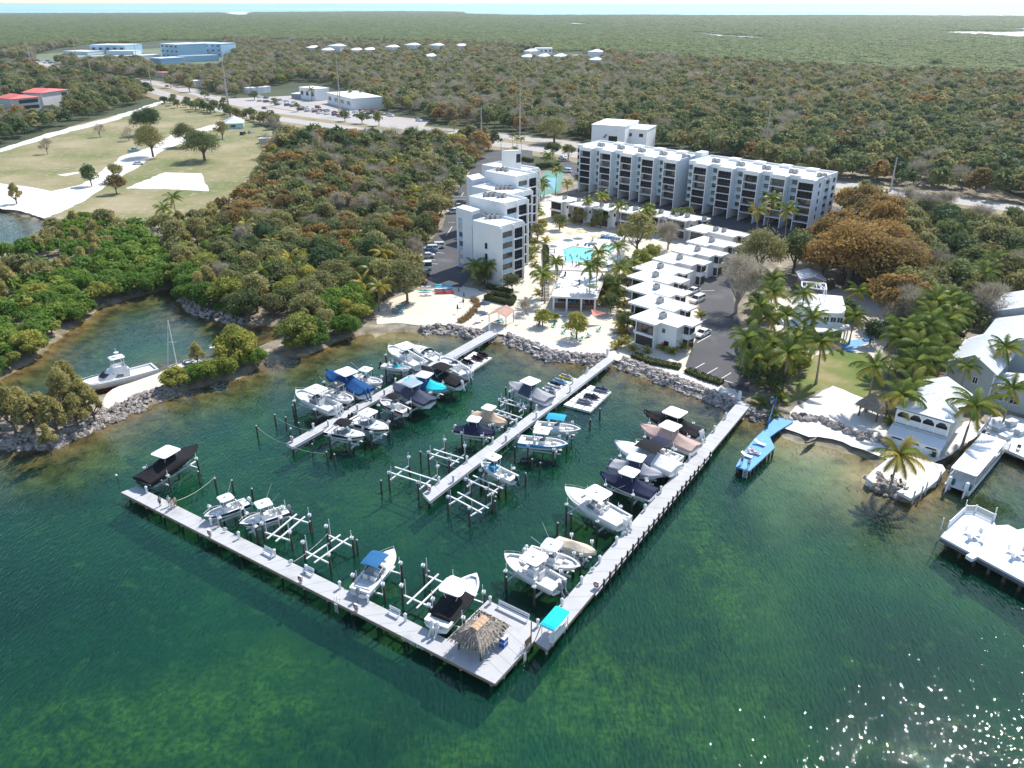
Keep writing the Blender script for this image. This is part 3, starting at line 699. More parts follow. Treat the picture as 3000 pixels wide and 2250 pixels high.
# jet skis
def jetski_src(label, body, trim):
    t = thing('jet_ski', label, 'jet ski', (0, 0, 0), 0, 'jet skis on floating docks')
    mb = MB(); rings = []
    for i in range(9):
        s = i / 8; w = .56 * (1 - max(0, (s - .5) / .5) ** 2.2) + .03; h = .42 + .12 * s
        rings.append([((s - .5) * 3.1, -w, h), ((s - .5) * 3.1, -w * .8, .12 + .2 * s ** 3), ((s - .5) * 3.1, 0, .02 + .3 * s ** 3), ((s - .5) * 3.1, w * .8, .12 + .2 * s ** 3), ((s - .5) * 3.1, w, h)])
    mb.loft(rings, 0, True, True); mb.build('hull', body, t)
    mb = MB(); mb.loft([[(-1.3, -.2, .45), (-1.3, .2, .45), (-1.3, .14, .78), (-1.3, -.14, .78)], [(-.1, -.2, .5), (-.1, .2, .5), (-.1, .14, .8), (-.1, -.14, .8)], [(.3, -.25, .5), (.3, .25, .5), (.3, .18, 1.0), (.3, -.18, 1.0)], [(1.1, -.3, .5), (1.1, .3, .5), (1.1, .15, .68), (1.1, -.15, .68)]], 0, True, True); mb.build('seat', trim, t)
    mb = MB(); mb.tube((.25, -.38, 1.12), (.25, .38, 1.12), .035, n=5); mb.tube((.35, 0, .9), (.25, 0, 1.12), .06, n=5); mb.build('handlebar', BLACK, t)
    return t
def jetski(label, u, v, z, rz, body, trim):
    p = U(u, v, z + .4); t = jetski_src(label, body, trim); t.location = (p.x, p.y, z); t.rotation_euler = (0, 0, rz); return t
def jet_float(label, px):
    P = [U(u, v, .45) for u, v in px]; t = thing('jet_ski_float', label, 'floating dock', (P[0].x, P[0].y, 0))
    a, b, c, d = P
    for i in range(3):
        for k in range(5):
            q = lambda x, y: (a.lerp(b, x)).lerp(d.lerp(c, x), y)
            e = .015
            pl = [q(i / 3 + e, k / 5 + e), q((i + 1) / 3 - e, k / 5 + e), q((i + 1) / 3 - e, (k + 1) / 5 - e), q(i / 3 + e, (k + 1) / 5 - e)]
            MB().prism([tuple(p[:2]) for p in pl], .05, .45).build('float_block', mat('float_white', (.72, .72, .70), .6, .06, 1), t, world=True)
    return t, heading(a, b)
f1, h1 = jet_float('white jet ski float attached to the left dock', [(1333, 1066), (1386, 1085), (1443, 1048), (1388, 1029)])
f2, h2 = jet_float('white jet ski float attached to the middle dock', [(1648, 1186), (1730, 1207), (1793, 1147), (1730, 1127)])
PRED = mat('pwc_dark_red', (.10, .02, .03), .3, .1); PGR = mat('pwc_grey', (.22, .22, .24), .3, .15); PYEL = mat('pwc_yellow', (.55, .50, .05), .3, .1); PBL = mat('pwc_blue', (.10, .35, .55), .3, .1)
jetski('black jet ski nearest boats on the left dock float', 1371, 1060, .45, h1, BLACK, INK)
jetski('black and red jet ski in the middle of the left dock float', 1401, 1049, .45, h1, PRED, INK)
jetski('black jet ski nearest shore on the left dock float', 1417, 1039, .45, h1, BLACK, INK)
jetski('grey jet ski nearest the blue bimini on the middle dock float', 1715, 1176, .45, h2, PGR, CGREY)
jetski('dark grey jet ski in the middle of the middle dock float', 1735, 1161, .45, h2, BLACK, SLATE)
jetski('grey jet ski nearest shore on the middle dock float', 1764, 1141, .45, h2, PGR, SLATE)
jf, jh = jet_float('white jet ski platform left of the middle dock', [(1588, 1142), (1640, 1160), (1700, 1112), (1652, 1097)])
jetski('white and grey jet ski beside the grey covered boat left of middle dock', 1612, 1141, .45, jh, GELC, CGREY)
jetski('black and white jet ski left of the middle dock', 1628, 1127, .45, jh, GELC, INK)
jetski('light blue jet ski left of the middle dock', 1642, 1117, .45, jh, PBL, CGREY)
jetski('white and yellow jet ski left of the middle dock nearest shore', 1661, 1104, .45, jh, PYEL, CGREY)
# loose mooring pilings with rope lines
zz2 = lambda x, y: (740 + x / 2.9105, 980 + y / 2.9105); zz3 = lambda x, y: (1050 + x / 2.949, 1100 + y / 2.949); zz5 = lambda x, y: (300 + x / 3.16, 1250 + y / 3.16); zz7 = lambda x, y: (1400 + x / 3.318, 1350 + y / 3.318); zz6 = lambda x, y: (850 + x / 2.765, 1500 + y / 2.765)
mp = [zz2(45, 870), zz2(200, 770), zz2(290, 790), zz2(405, 840), zz2(355, 700), zz2(515, 1030), zz2(640, 1080), zz2(705, 1110), zz2(1155, 870), zz2(1290, 780), zz2(1020, 340), zz2(560, 740),
      zz3(200, 1010), zz3(540, 760), zz3(1275, 200), zz3(1500, 810), zz3(1568, 840), zz3(1445, 950), zz3(1183, 1180), zz3(2000, 460), zz3(2085, 380), zz3(1680, 740), zz3(1352, 700), zz3(390, 430), zz3(250, 510),
      zz5(905, 520), zz5(1055, 570), zz5(1215, 600), zz5(1395, 670), zz5(1750, 860), zz5(1935, 980), zz5(2120, 1160), zz5(1130, 890), zz6(550, 340), zz6(170, 170), zz6(1130, 580), zz7(905, 640), zz7(275, 1250), zz7(770, 720), zz7(168, 470), zz7(465, 240)]
pl_objs = []
mcap = MB().tube((0, 0, -3), (0, 0, 2.0), .16, .145, 8, 0).tube((0, 0, 2.0), (0, 0, 2.12), .16, .06, 8, 1).mesh('mooring_piling', [WOODP, GREENTOP])
for u, v in mp:
    p = U(u, v, 0); o = link(mcap, 'mooring_piling', None, (p.x, p.y, RND.uniform(-.25, .35))); o.rotation_euler = (RND.uniform(-.03, .03), RND.uniform(-.03, .03), RND.random() * 3)
    tag(o, 'p', 'piling', 'free-standing mooring pilings in the marina'); pl_objs.append(o)
number(pl_objs, 'free-standing dark mooring piling with pale cap, {} from the left')
ROPE = mat('rope', (.55, .56, .42), .9, .1)
def rope(label, a, b, sag=.5):
    a, b = Vector(a), Vector(b); mb = MB(); k = 9
    mb.path([a.lerp(b, i / k) - Vector((0, 0, sag * 4 * (i / k) * (1 - i / k))) for i in range(k + 1)], .035, 4)
    return tag(mb.build('mooring_rope', ROPE), label, 'rope', 'ropes strung in the marina')
rope('pale rope from the outermost left piling to the left dock tip', U(*zz2(40, 790), 1.7), U(*zz2(285, 930), 1.3))
rope('pale rope sagging along pilings left of the left dock', U(*zz2(190, 700), 1.6), U(*zz2(490, 818), 1.4))
rope('pale rope from the left dock tip to the right pilings', U(*zz2(350, 960), 1.3), U(*zz2(640, 1010), 1.3), .4)
rope('pale rope from front dock to a piling near the black covered boat', U(*zz5(690, 685), 1.5), U(*zz5(1045, 460), 1.7), .5)
rope('pale rope from a piling to the middle dock beside empty lifts', U(*zz3(540, 660), 1.6), U(*zz3(855, 802), 1.4), .4)
rope('pale rope beside the blue hulled boat right of the middle dock', U(*zz3(1340, 540), 1.4), U(*zz3(1680, 650), 1.4), .5)
rope('pale rope from the front dock to the second empty lift', U(*zz5(1770, 1250), 1.5), U(*zz5(2085, 990), 1.7), .3)
# ================================================================== buildings of the resort
class Face:
    """a wall face from A to B (left to right as seen from outside)"""
    def __init__(s, t, A, B):
        s.t = t; s.A = Vector((A[0], A[1], 0)); d = Vector((B[0] - A[0], B[1] - A[1], 0)); s.L = d.length; s.d = d / s.L; s.n = Vector((s.d.y, -s.d.x, 0)); s.M = Matrix((s.d, s.n, Vector((0, 0, 1)))).transposed()
    def p(s, u, z, o=0): return s.A + s.d * u + s.n * o + Vector((0, 0, z))
    def box(s, mb, u0, u1, z0, z1, o0, o1, m=0):
        c = s.p((u0 + u1) / 2, (z0 + z1) / 2, (o0 + o1) / 2); return mb.box(c, (abs(u1 - u0), abs(o1 - o0), abs(z1 - z0)), 0, m, s.M)
    def pan(s, name, mt, u0, u1, z0, z1, o0=-.02, o1=.05, parent=None):
        mb = MB(); s.box(mb, u0, u1, z0, z1, o0, o1); return mb.build(name, mt, parent or s.t, world=parent is None)
    def win(s, u0, u1, z0, z1, name='window', fm=None, gm=None, mull=1, o=0.0, fw=.09):
        mb = MB()
        s.box(mb, u0, u1, z0, z0 + fw, o - .04, o + .09); s.box(mb, u0, u1, z1 - fw, z1, o - .04, o + .09)
        s.box(mb, u0, u0 + fw, z0 + fw, z1 - fw, o - .04, o + .09); s.box(mb, u1 - fw, u1, z0 + fw, z1 - fw, o - .04, o + .09)
        for k in range(1, mull + 1):
            x = u0 + (u1 - u0) * k / (mull + 1); s.box(mb, x - .035, x + .035, z0 + fw, z1 - fw, o - .03, o + .07)
        Mi = (Matrix.Translation(s.t.location) @ s.t.rotation_euler.to_matrix().to_4x4()).inverted()
        w = mb.build(name, fm or ALU, s.t, world=True)
        mb = MB(); s.box(mb, u0 + .02, u1 - .02, z0 + .02, z1 - .02, o - .02, o + .03); mb.v = [tuple(Mi @ Vector(p)) for p in mb.v]
        mb.build('pane', gm or GLASS, w); return w
def acunit(t, p, rz, k=1.0):
    mb = MB(); mb.box((0, 0, .5 * k), (1.0 * k, 1.0 * k, .85 * k)); mb.tube((0, 0, .93 * k), (0, 0, 1.02 * k), .42 * k, .38 * k, 10, 1); mb.box((0, 0, .04), (1.15 * k, 1.15 * k, .08), 0, 0)
    for sx in (-1, 1):
        for q in range(4): mb.box((sx * .505 * k, 0, (.22 + .17 * q) * k), (.02, .86 * k, .05), 0, 1)
    M = Matrix.Rotation(rz, 3, 'Z'); mb.v = [tuple(M @ Vector(v) + Vector(p)) for v in mb.v]
    return mb.build('air_conditioner', [mat('ac_grey', (.38, .37, .35), .6, .15, 2), DARK], t, world=True)
qa = Q(1650, 350, 2.602); qb = Q(1150, 350, 3.318); qt = Q(1550, 550, 3.16)
FRAME = mat('bronze_frame', (.05, .05, .055), .4, .1); RAILD = mat('rail_dark', (.04, .042, .045), .4, .1); CURT = mat('curtained_glass', (.16, .155, .14), .12, .35, .5)
SCREEN = mat('canvas_screen', (.008, .010, .016), .5, .25, .6)
# ---- long apartment block
ZT = 17.2
A0, A1 = qa(125, 212, ZT), qa(1920, 470, ZT)
A0.z = A1.z = 0
blkA = thing('apartment_block', 'long white apartment block with ten stacked dark balcony bays behind the pool', 'building', (A0.x, A0.y, LAND_Z), heading(A0, A1))
fa = Face(blkA, A0, A1); T = fa.L; PIT = 9.3 * T / 91.7; BW = 5.4; REC = 2.5
t0s = [PIT * i for i in range(5)] + [T - BW - PIT * (4 - i) for i in range(5)]
z0 = LAND_Z; zp = z0 + 3.15; FH = (ZT - zp - .9) / 5; DEP = 17.0
def body(mb, u0, u1, o0, o1, za, zb): fa.box(mb, u0, u1, za, zb, o0, o1)
secs = [(-2.8, t0s[4] + BW), (t0s[5] - 3.0, T)]
for (u0, u1) in secs:
    mb = MB(); body(mb, u0 + .05, u1 - .05, -DEP, -REC, zp, ZT - .35); mb.build('wall', BLUEW, blkA, world=True)
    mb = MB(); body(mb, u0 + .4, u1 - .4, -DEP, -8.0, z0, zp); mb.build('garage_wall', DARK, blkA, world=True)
    mb = MB(); body(mb, u0, u1, -DEP - .1, -REC + .05, ZT - .35, ZT - .12); rf = mb.build('roof', ROOFW, blkA, world=True)
    for (a, b, c, d) in ((u0, u1, -DEP - .1, -DEP + .25), (u0 - .02, u0 + .3, -DEP + .25, -REC), (u1 - .3, u1 + .02, -DEP + .25, -REC)):
        mb = MB(); body(mb, a, b, c, d, ZT - .6, ZT + .45); mb.build('parapet', WHITE, blkA, world=True)
ends = MB(); body(ends, T - .28, T + .03, -DEP, -REC, z0, ZT - .5); ends.build('end_wall', WHITE, blkA, world=True)
mb = MB(); body(mb, t0s[4] + BW - .28, t0s[4] + BW + .03, -DEP, -REC, z0, ZT - .5); mb.build('end_wall', WHITE, blkA, world=True)
for i, t0 in enumerate(t0s):
    for u in (t0, t0 + BW - .28):
        mb = MB(); body(mb, u, u + .28, -REC - .1, 0, z0, ZT); body(mb, u + .02, u + .26, -7.9, -REC - .1, z0, zp); mb.build('fin_wall', WHITE, blkA, world=True)
    mb = MB(); body(mb, t0 + .28, t0 + BW - .28, -.26, -.03, ZT - 1.0, ZT + .25); mb.build('parapet', WHITE, blkA, world=True)
    mb = MB(); body(mb, t0 + .28, t0 + BW - .28, -REC, -.26, ZT - .45, ZT - .14); mb.build('bay_roof', ROOFW, blkA, world=True)
    for f in range(5):
        zf = zp + FH * f
        mb = MB(); body(mb, t0 + .28, t0 + BW - .28, -REC + .02, -.02, zf - .16, zf + .06); mb.build('balcony_slab', WHITE, blkA, world=True)
        k = RND.random(); o = -.5 if k < .55 else -1.7
        gm = SCREEN if k < .55 else (CURT if k < .68 else GLASS)
        s_ = fa.pan('balcony_screen', gm, t0 + .3, t0 + BW - .3, zf + .07, zf + FH - .17 if f < 4 else ZT - 1.0, o - .06, o)
        mb = MB()
        for q in range(1, 4): x = t0 + .28 + (BW - .56) * q / 4; body(mb, x - .035, x + .035, o, o + .05, zf + .07, zf + FH - .18)
        body(mb, t0 + .3, t0 + BW - .3, -.14, -.08, zf + .92, zf + 1.0)
        for q in range(12): x = t0 + .4 + (BW - .8) * q / 11; body(mb, x - .015, x + .015, -.13, -.10, zf + .1, zf + .92)
        mb.build('balcony_rail', RAILD, blkA, world=True)
    # window column left of this bay
    if i == 0: wu0, wu1 = -2.7, -.1
    elif i == 5: wu0, wu1 = t0 - 2.9, t0 - .1
    else: wu0, wu1 = t0s[i - 1] + BW + .1, t0 - .1
    wc = wu1 - 1.5
    fz = Face(blkA, fa.p(0, 0, -REC), fa.p(T, 0, -REC))
    for f in range(5):
        zf = zp + FH * f
        fz.win(wc - 1.15, wc + 1.15, zf + .95, zf + 2.3, fm=FRAME, gm=CURT if RND.random() < .45 else GLASS, mull=2)
        fz.pan('spandrel', WHITE, wu0, wu1, zf - .06, zf + .10, .0, .06)
    fz.pan('parapet', WHITE, wu0 - .05, wu1 + .05, ZT - .85, ZT + .45, .0, .22)
    # roof plant
    pc = fa.p(t0 + BW * .6, ZT - .12, -REC - 5.5)
    acunit(blkA, pc, blkA.rotation_euler.z, 1.25); acunit(blkA, pc + fa.d * 1.55, blkA.rotation_euler.z, 1.25)
    if i not in (4, 9): mb = MB(); body(mb, t0 + BW, t0 + BW + 3.6, -DEP + .3, -DEP + 3.2, ZT - .12, ZT + .75); mb.build('roof_vent_box', ROOFW, blkA, world=True)
    fr = Face(blkA, fa.p(t0 + BW, 0, 0), fa.p(t0 + BW, 0, -REC))
fe = Face(blkA, fa.p(T + .03, 0, -REC), fa.p(T + .03, 0, -DEP))
for f in range(5):
    zf = zp + FH * f
    fe.win(1.2, 2.0, zf + .8, zf + 2.1, fm=FRAME); fe.pan('stair_shade_panel', DARK, 5.2, 8.4, zf + .35, zf + FH - .25, -.02, .04); fe.pan('stair_rail', BLUEW, 5.2, 8.4, zf + .30, zf + 1.1, .04, .12); fe.win(11.5, 13.2, zf + .85, zf + 2.2, fm=FRAME)  # flat dark panels on the end wall colour in the open stair's shade
fe.pan('pier', WHITE, 4.7, 5.2, z0, ZT - .4, .0, .35); fe.pan('pier', WHITE, 8.4, 8.9, z0, ZT - .4, .0, .35)
gp = MB(); body(gp, t0s[4] + BW, t0s[5] - 3.0, -DEP + 1, -8.5, zp - .3, ZT - 1.5); gp.build('link_wall', BLUEW, blkA, world=True)
gp = MB(); body(gp, t0s[4] + BW + .3, t0s[5] - 3.3, -DEP + 1.5, -11, ZT - 1.5, ZT + 1.8); gp.build('lift_house', WHITE, blkA, world=True)
for f in range(5): fg = Face(blkA, fa.p(t0s[4] + BW, 0, -8.5), fa.p(t0s[5] - 3, 0, -8.5)); fg.pan('stair_shade_panel', DARK, .3, fg.L - .3, zp + FH * f + .4, zp + FH * f + 2.2, 0, .05)  # dark sheets on the link wall in place of shaded stair gaps
# ---- stepped tower block
tw = qb(1045, 1055, 16.0)
blkB = thing('tower_block', 'white stepped apartment tower with open stairs beside the left car park', 'building', (tw.x, tw.y, LAND_Z), 0)
dF = (fa.A + fa.n * -1 - fa.A).normalized()     # back direction of block A = along the tower's glazed fronts
dF = Vector((.67, .742, 0)); dW = Vector((-.742, .67, 0))
def module(c, L1, L2, zt, zb=LAND_Z, front=True, base=0, blank_win=True, below=99):
    c = Vector((c[0], c[1], 0)); P = [c, c + dF * L1, c + dF * L1 + dW * L2, c + dW * L2]
    mb = MB(); mb.prism([tuple(p[:2]) for p in P], zb, zt - .35); mb.build('wall', WHITE, blkB, world=True)
    ins = [P[0] + (dF + dW) * .25, P[1] + (dW - dF) * .25, P[2] - (dF + dW) * .25, P[3] + (dF - dW) * .25]
    mb = MB(); mb.prism([tuple(p[:2]) for p in ins], zt - .35, zt - .22); mb.build('roof', ROOFW, blkB, world=True)
    for i in range(4):
        a, b = P[i], P[(i + 1) % 4]; d = (b - a).normalized(); fc = Face(blkB, a, b); mb = MB()
        nn = Vector((-d.y, d.x, 0)); mid = (a + b) / 2; cen = (P[0] + P[2]) / 2
        if nn.dot(cen - mid) < 0: nn = -nn
        mb.beam(a + nn * .125 + d * (.0 if i % 2 == 0 else .25) + Vector((0, 0, zt)), b + nn * .125 - d * (.0 if i % 2 == 0 else .25) + Vector((0, 0, zt)), .25, .70); mb.build('parapet', WHITE, blkB, world=True)
    if front:
        ff = Face(blkB, P[0], P[1]); nf = 6; fh = 2.75
        for f in range(nf):
            zf = zt - 1.0 - fh * (f + 1)
            if zf < LAND_Z - .5: break
            wl = L1 * .52; ff.win(.35, wl - .15, zf + 1.0, zf + 2.35, fm=FRAME, gm=CURT if RND.random() < .3 else GLASS, mull=3)
            ff.pan('spandrel', BLUEW, .35, wl - .15, zf - .25, zf + .95, .0, .04)
            ff.pan('balcony_screen', SCREEN, wl + .35, L1 - .35, zf + .05, zf + 2.5, .0, .05)
            mb = MB()
            for q in range(1, 3): x = wl + .35 + (L1 - .7 - wl) * q / 3; ff.box(mb, x - .04, x + .04, zf + .05, zf + 2.5, .05, .10)
            ff.box(mb, wl + .35, L1 - .35, zf + .95, zf + 1.05, .06, .16); mb.build('balcony_rail', RAILD, blkB, world=True)
            ff.pan('balcony_slab', WHITE, wl + .1, L1 - .05, zf - .25, zf + .04, .0, .5)
        for u in (.0, wl, L1 - .22): ff.pan('fin_wall', WHITE, u, u + .22, LAND_Z, zt - .05, .0, .62)
    if blank_win:
        fw = Face(blkB, P[3], P[0])
        for f in range(4):
            zf = zt - 1.3 - 2.75 * (f + 1)
            if f == 0 or zf < 3: continue
            fw.win(L2 * .45, L2 * .45 + .8, zf + .6, zf + 2.1, fm=FRAME, mull=1)
    return P
ZL, ZH = 16.0, 19.0
c1 = qb(1045, 1055, ZL); e1_ = qb(1260, 990, ZL); M1 = module(c1, (e1_ - c1).length, 9.5, ZL)
c2 = qb(1090, 828, ZH); e2_ = qb(1325, 775, ZH); M2 = module(c2, (e2_ - c2).length, 13.0, ZH, blank_win=False)
c2b = qb(1345, 690, ZL) - dF * 9; M2b = module(c2b + dF * .3, 9, 16, ZL, blank_win=False)
c3 = qb(1205, 565, ZH); e3_ = qb(1395, 520, ZH); M3 = module(c3, (e3_ - c3).length, 13.0, ZH, blank_win=False)
c3b = qb(1418, 478, ZL) - dF * 9; M3b = module(c3b + dF * .3, 9, 18, ZL, blank_win=False)
def low(P, z):
    mb = MB(); mb.prism([tuple(p[:2]) for p in P], LAND_Z, z - .3); mb.build('wall', WHITE, blkB, world=True)
# open stair tower at the near left corner
sa_, sb_, sc_ = qb(617, 852, 17.2), qb(768, 897, 17.2), qb(850, 872, 17.2)
for q in (sa_, sb_, sc_): q.z = 0
sd_ = sa_ + (sc_ - sb_)
mb = MB(); mb.prism([tuple(p[:2]) for p in (sa_, sb_, sc_, sd_)], 16.2, 17.2); mb.build('stair_roof', WHITE, blkB, world=True)
fs = Face(blkB, sa_, sb_)
nS = -fs.n
mb = MB(); mb.prism([tuple(p[:2]) for p in (sa_ + nS * .02, sa_ + nS * .35, sb_ + nS * .35, sb_ + nS * .02)], LAND_Z, 16.2)
mb = MB(); fs.box(mb, 0, .75, LAND_Z, 16.2, -.3, 0); fs.box(mb, 2.6, fs.L, LAND_Z, 16.2, -.3, 0); mb.build('stair_wall', WHITE, blkB, world=True)
mb = MB(); fs.box(mb, .75, 2.6, 14.6, 16.2, -.3, 0); mb.build('stair_wall', WHITE, blkB, world=True)
for f in range(6):
    zf = LAND_Z + .1 + 2.45 * f
    fs.pan('spandrel', BLUEW, .75, 2.6, zf, zf + 1.05, -.25, -.03)
    if f: mb = MB(); mb.prism([tuple(p[:2]) for p in (sa_ + nS * .4, sb_ + nS * .4, sc_ + nS * 2.2, sd_ + nS * 2.2)], zf - .2, zf); mb.build('stair_landing', WHITE, blkB, world=True)
bk = (sc_ - sb_).normalized()
mb = MB(); mb.prism([tuple(p[:2]) for p in (sd_ + bk * 1.5, sc_ + bk * 1.5, sc_ + bk * 1.8, sd_ + bk * 1.8)], LAND_Z, 16.2); mb.build('stair_wall', WHITE, blkB, world=True)
fs2 = Face(blkB, sb_, sc_)
for f in range(5):
    zf = LAND_Z + .1 + 2.45 * (f + 1)
    fs2.pan('stair_rail', RAILD, .1, fs2.L + 1.6, zf + .05, zf + 1.0, -.12, -.04)
    mb = MB(); mb.beam(fs2.p(.1, zf - .1, -.5), fs2.p(fs2.L + 1.4, zf + 1.5, -.5), .9, .18); mb.build('stair_flight', WHITE, blkB, world=True)
# second stair tower and lift house at the back
s2 = qb(720, 548, 17.2); s2b = qb(775, 590, 17.2)
P = [s2, s2b, s2b + dF * 5.5, s2 + dF * 5.5]; mb = MB(); mb.prism([tuple(p[:2]) for p in P], LAND_Z, 17.2); mb.build('stair_house', WHITE, blkB, world=True)
l0 = qb(1062, 432, ZH); P = [l0, l0 + dF * 3.0 + Vector((2.6, -.6, 0)), l0 + Vector((6.2, 2.5, 0)), l0 + Vector((2.0, 5.5, 0))]
l1 = qb(1195, 432, ZH); l2 = qb(1250, 425, ZH); P = [l0, l1, l2, l0 + (l2 - l1)]
mb = MB(); mb.prism([tuple(p[:2]) for p in P], 15, ZH + 4.2); mb.build('lift_house', WHITE, blkB, world=True)
fl_ = Face(blkB, l1, l2); fl_.pan('shade_panel', DARK, .3, fl_.L - .2, ZH + .3, ZH + 3, 0, .03)  # dark sheet coloured as the shaded inside of the lift house
for (x, y, z, n_) in ((1040, 760, ZH, 2), (905, 750, ZH, 3), (1110, 505, ZH, 1), (1030, 500, ZH, 2), (920, 965, ZL, 3), (1020, 680, ZL, 4), (1100, 445, ZL, 4)):
    for q in range(n_): acunit(blkB, qb(x, y, z - .22) + Vector((q * 1.25, q * .2, 0)), .75, 1.1)
P = [M1[3], M2[0] + dW * 2, M2[3], M2[3] + dW * 2 + dF * 1, M1[3] + dW * 4]
fwl = Face(blkB, M2[3], M2[0]); fwl.win(1.0, 1.7, 13.4, 15, fm=FRAME)
# ---- townhouses: two storeys, thin overhanging flat roofs
ta, tb_ = Vector((.722, -.692, 0)), Vector((.692, .722, 0))
TZ = 6.9
GREYW = mat('ground_floor_screen', (.045, .04, .038), .5, .25, .6)
THN = [0]
def townhouse(label, ex, ey, origin=None, wide=0):
    THN[0] += 1; TZ = 6.9 + .035 * (THN[0] % 4)
    E = qt(ex, ey, TZ) if origin is None else origin
    O = E - ta * (12.45 + wide) - tb_ * 8.2
    t = thing('townhouse', label, 'house', (O.x, O.y, LAND_Z), heading((0, 0), ta), 'white flat-roofed townhouses')
    def w(a, b): q = O + ta * a + tb_ * b; return (q.x, q.y)
    W_ = wide
    rf = [(0, 0), (6.5, 0), (6.5, 1.9), (10.6 + W_, 1.9), (10.6 + W_, 4.5), (12.45 + W_, 4.4), (12.45 + W_, 8.2), (.5, 8.2)]
    mb = MB(); mb.prism([w(*p) for p in rf], TZ - .42, TZ - .08); mb.build('roof', ROOFW, t, world=True)
    rim = MB(); n = len(rf)
    for i in range(n):
        a, b = Vector((*w(*rf[i]), TZ - .05)), Vector((*w(*rf[(i + 1) % n]), TZ - .05)); rim.beam(a, b, .18, .17)
    rim.build('roof_edge', WHITE, t, world=True)
    wl = [(1.0, 1.0), (5.7, 1.0), (5.7, 2.6), (10.0 + W_, 2.6), (10.0 + W_, 5.2), (11.4 + W_, 5.2), (11.4 + W_, 7.4), (1.0, 7.4)]
    mb = MB(); mb.prism([w(*p) for p in wl], LAND_Z, TZ - .42); mb.build('wall', WHITE, t, world=True)
    zm = LAND_Z + 2.75
    f1 = Face(t, w(1.0, 7.4), w(1.0, 1.0)); f2 = Face(t, w(1.0, 1.0), w(5.7, 1.0)); f3 = Face(t, w(5.7, 2.6), w(10 + W_, 2.6)); f4 = Face(t, w(11.4 + W_, 5.2), w(11.4 + W_, 7.4)); f5 = Face(t, w(10 + W_, 2.6), w(10 + W_, 5.2)); f6 = Face(t, w(10 + W_, 5.2), w(11.4 + W_, 5.2))
    for fc, u0, u1 in ((f1, .3, 3.1), (f1, 3.3, f1.L - .3), (f2, .3, f2.L - .25)):
        fc.win(u0, u1, zm + .35, TZ - .6, fm=FRAME, mull=2, gm=GLASS); fc.win(u0, u1, LAND_Z + .25, zm - .35, fm=FRAME, mull=2, gm=GREYW)
    for fc in (f1, f2):
        fc.pan('floor_band', WHITE, -.05, fc.L + .05, zm - .2, zm + .28, .0, .45)
    f3.win(.9, 1.6, zm + .9, zm + 1.8, fm=FRAME, mull=0); f3.win(1.6, 2.7, LAND_Z + .9, LAND_Z + 2.0, fm=FRAME, mull=1)
    for fc in (f4, f6): fc.win(.15, fc.L - .12, zm + .9, TZ - .6, fm=FRAME, mull=1); fc.pan('balcony_rail', WHITE, .0, fc.L, zm - .2, zm + .85, .0, .3); fc.win(.2, fc.L - .15, LAND_Z + .3, zm - .4, fm=FRAME, gm=GREYW, mull=1)
    acunit(t, Vector((*w(5.2 + W_ * .5, 4.6), TZ - .08)), t.rotation_euler.z, 1.25)
    if W_: acunit(t, Vector((*w(9.5, 5.2), TZ - .08)), t.rotation_euler.z, 1.1)
    return t
near = [(1605, 1240), (1560, 1097), (1510, 967), (1488, 850)]
ths = [townhouse('x', *p) for p in near]
number(ths, 'white flat-roofed townhouse, {} from the water in the near row beside the asphalt drive', key=lambda o: o.location.y)
mid = [(1522, 768), (1692, 685), (1850, 606), (1972, 522)]
ths = [townhouse('x', *p) for p in mid]
number(ths, 'white flat-roofed townhouse, {} from the sea in the middle row right of the pool', key=lambda o: o.location.y)
back = [(2055, 428, 4), (1682, 283, -2.5), (1432, 246, -2.5), (1190, 216, -2.5), (965, 186, -2.5), (735, 156, -2.5), (523, 112, -2.5)]
ths = []
for x, y, wd in back: ths.append(townhouse('x', x, y, wide=wd))
number(ths, 'white flat-roofed townhouse, {} from the left in the back row below the long apartment block')
# ---- pool, terrace and bar
z1 = LAND_Z + .03
TERR = mat('pale_pool_terrace', (.72, .70, .67), .8, .06, .5, dirt=((.6, .57, .53), .3, .6))
PAVER = mat('sand_paver_path', (.62, .56, .49), .9, .08, .4, dirt=((.5, .43, .36), .2, .58))
pool_m, nt, b = nodes('pool_water'); b.inputs['Base Color'].default_value = (.17, .57, .60, 1); b.inputs['Roughness'].default_value = .05
bp = N(nt, 'Bump', i_Strength=.4, i_Distance=.1); nt.links.new(noise_tex(nt, 1.2, 2), bp.inputs['Height']); nt.links.new(bp.outputs[0], b.inputs['Normal'])
tz = LAND_Z + 1.2
ter = [(190, 520), (250, 470), (430, 430), (880, 430), (900, 560), (800, 700), (760, 770), (180, 760)]
mb = MB(); mb.prism([tuple(qt(*p, tz)[:2]) for p in ter], LAND_Z - .1, tz); tr_ = tag(mb.build('pool_terrace', TERR), 'pale paved terrace round the swimming pool', kind='structure')
def pool(label, px):
    P = [qt(*p, tz) for p in px]; c = sum(P, Vector()) / len(P)
    t = thing('swimming_pool', label, 'pool', (c.x, c.y, tz))
    mb = MB(); mb.prism([tuple(p[:2]) for p in P], tz + .004, tz + .05); mb.build('pool_water', pool_m, t, world=True)
    n = len(P)
    for i in range(n):
        a, b_ = P[i].copy(), P[(i + 1) % n].copy(); a.z = b_.z = tz + .06
        mb = MB(); mb.beam(a, b_, .32, .14); mb.build('coping', mat('pool_coping', (.30, .28, .26), .8, .15, 1) if i in (0, 1) else TERR, t, world=True)
    return t
pool('large turquoise swimming pool with people in it', [(308, 580), (400, 545), (598, 567), (615, 640), (545, 692), (330, 692)])
pool('small round turquoise pool beside the large pool', [(690, 545), (730, 532), (790, 538), (812, 560), (790, 590), (730, 592), (692, 572)])
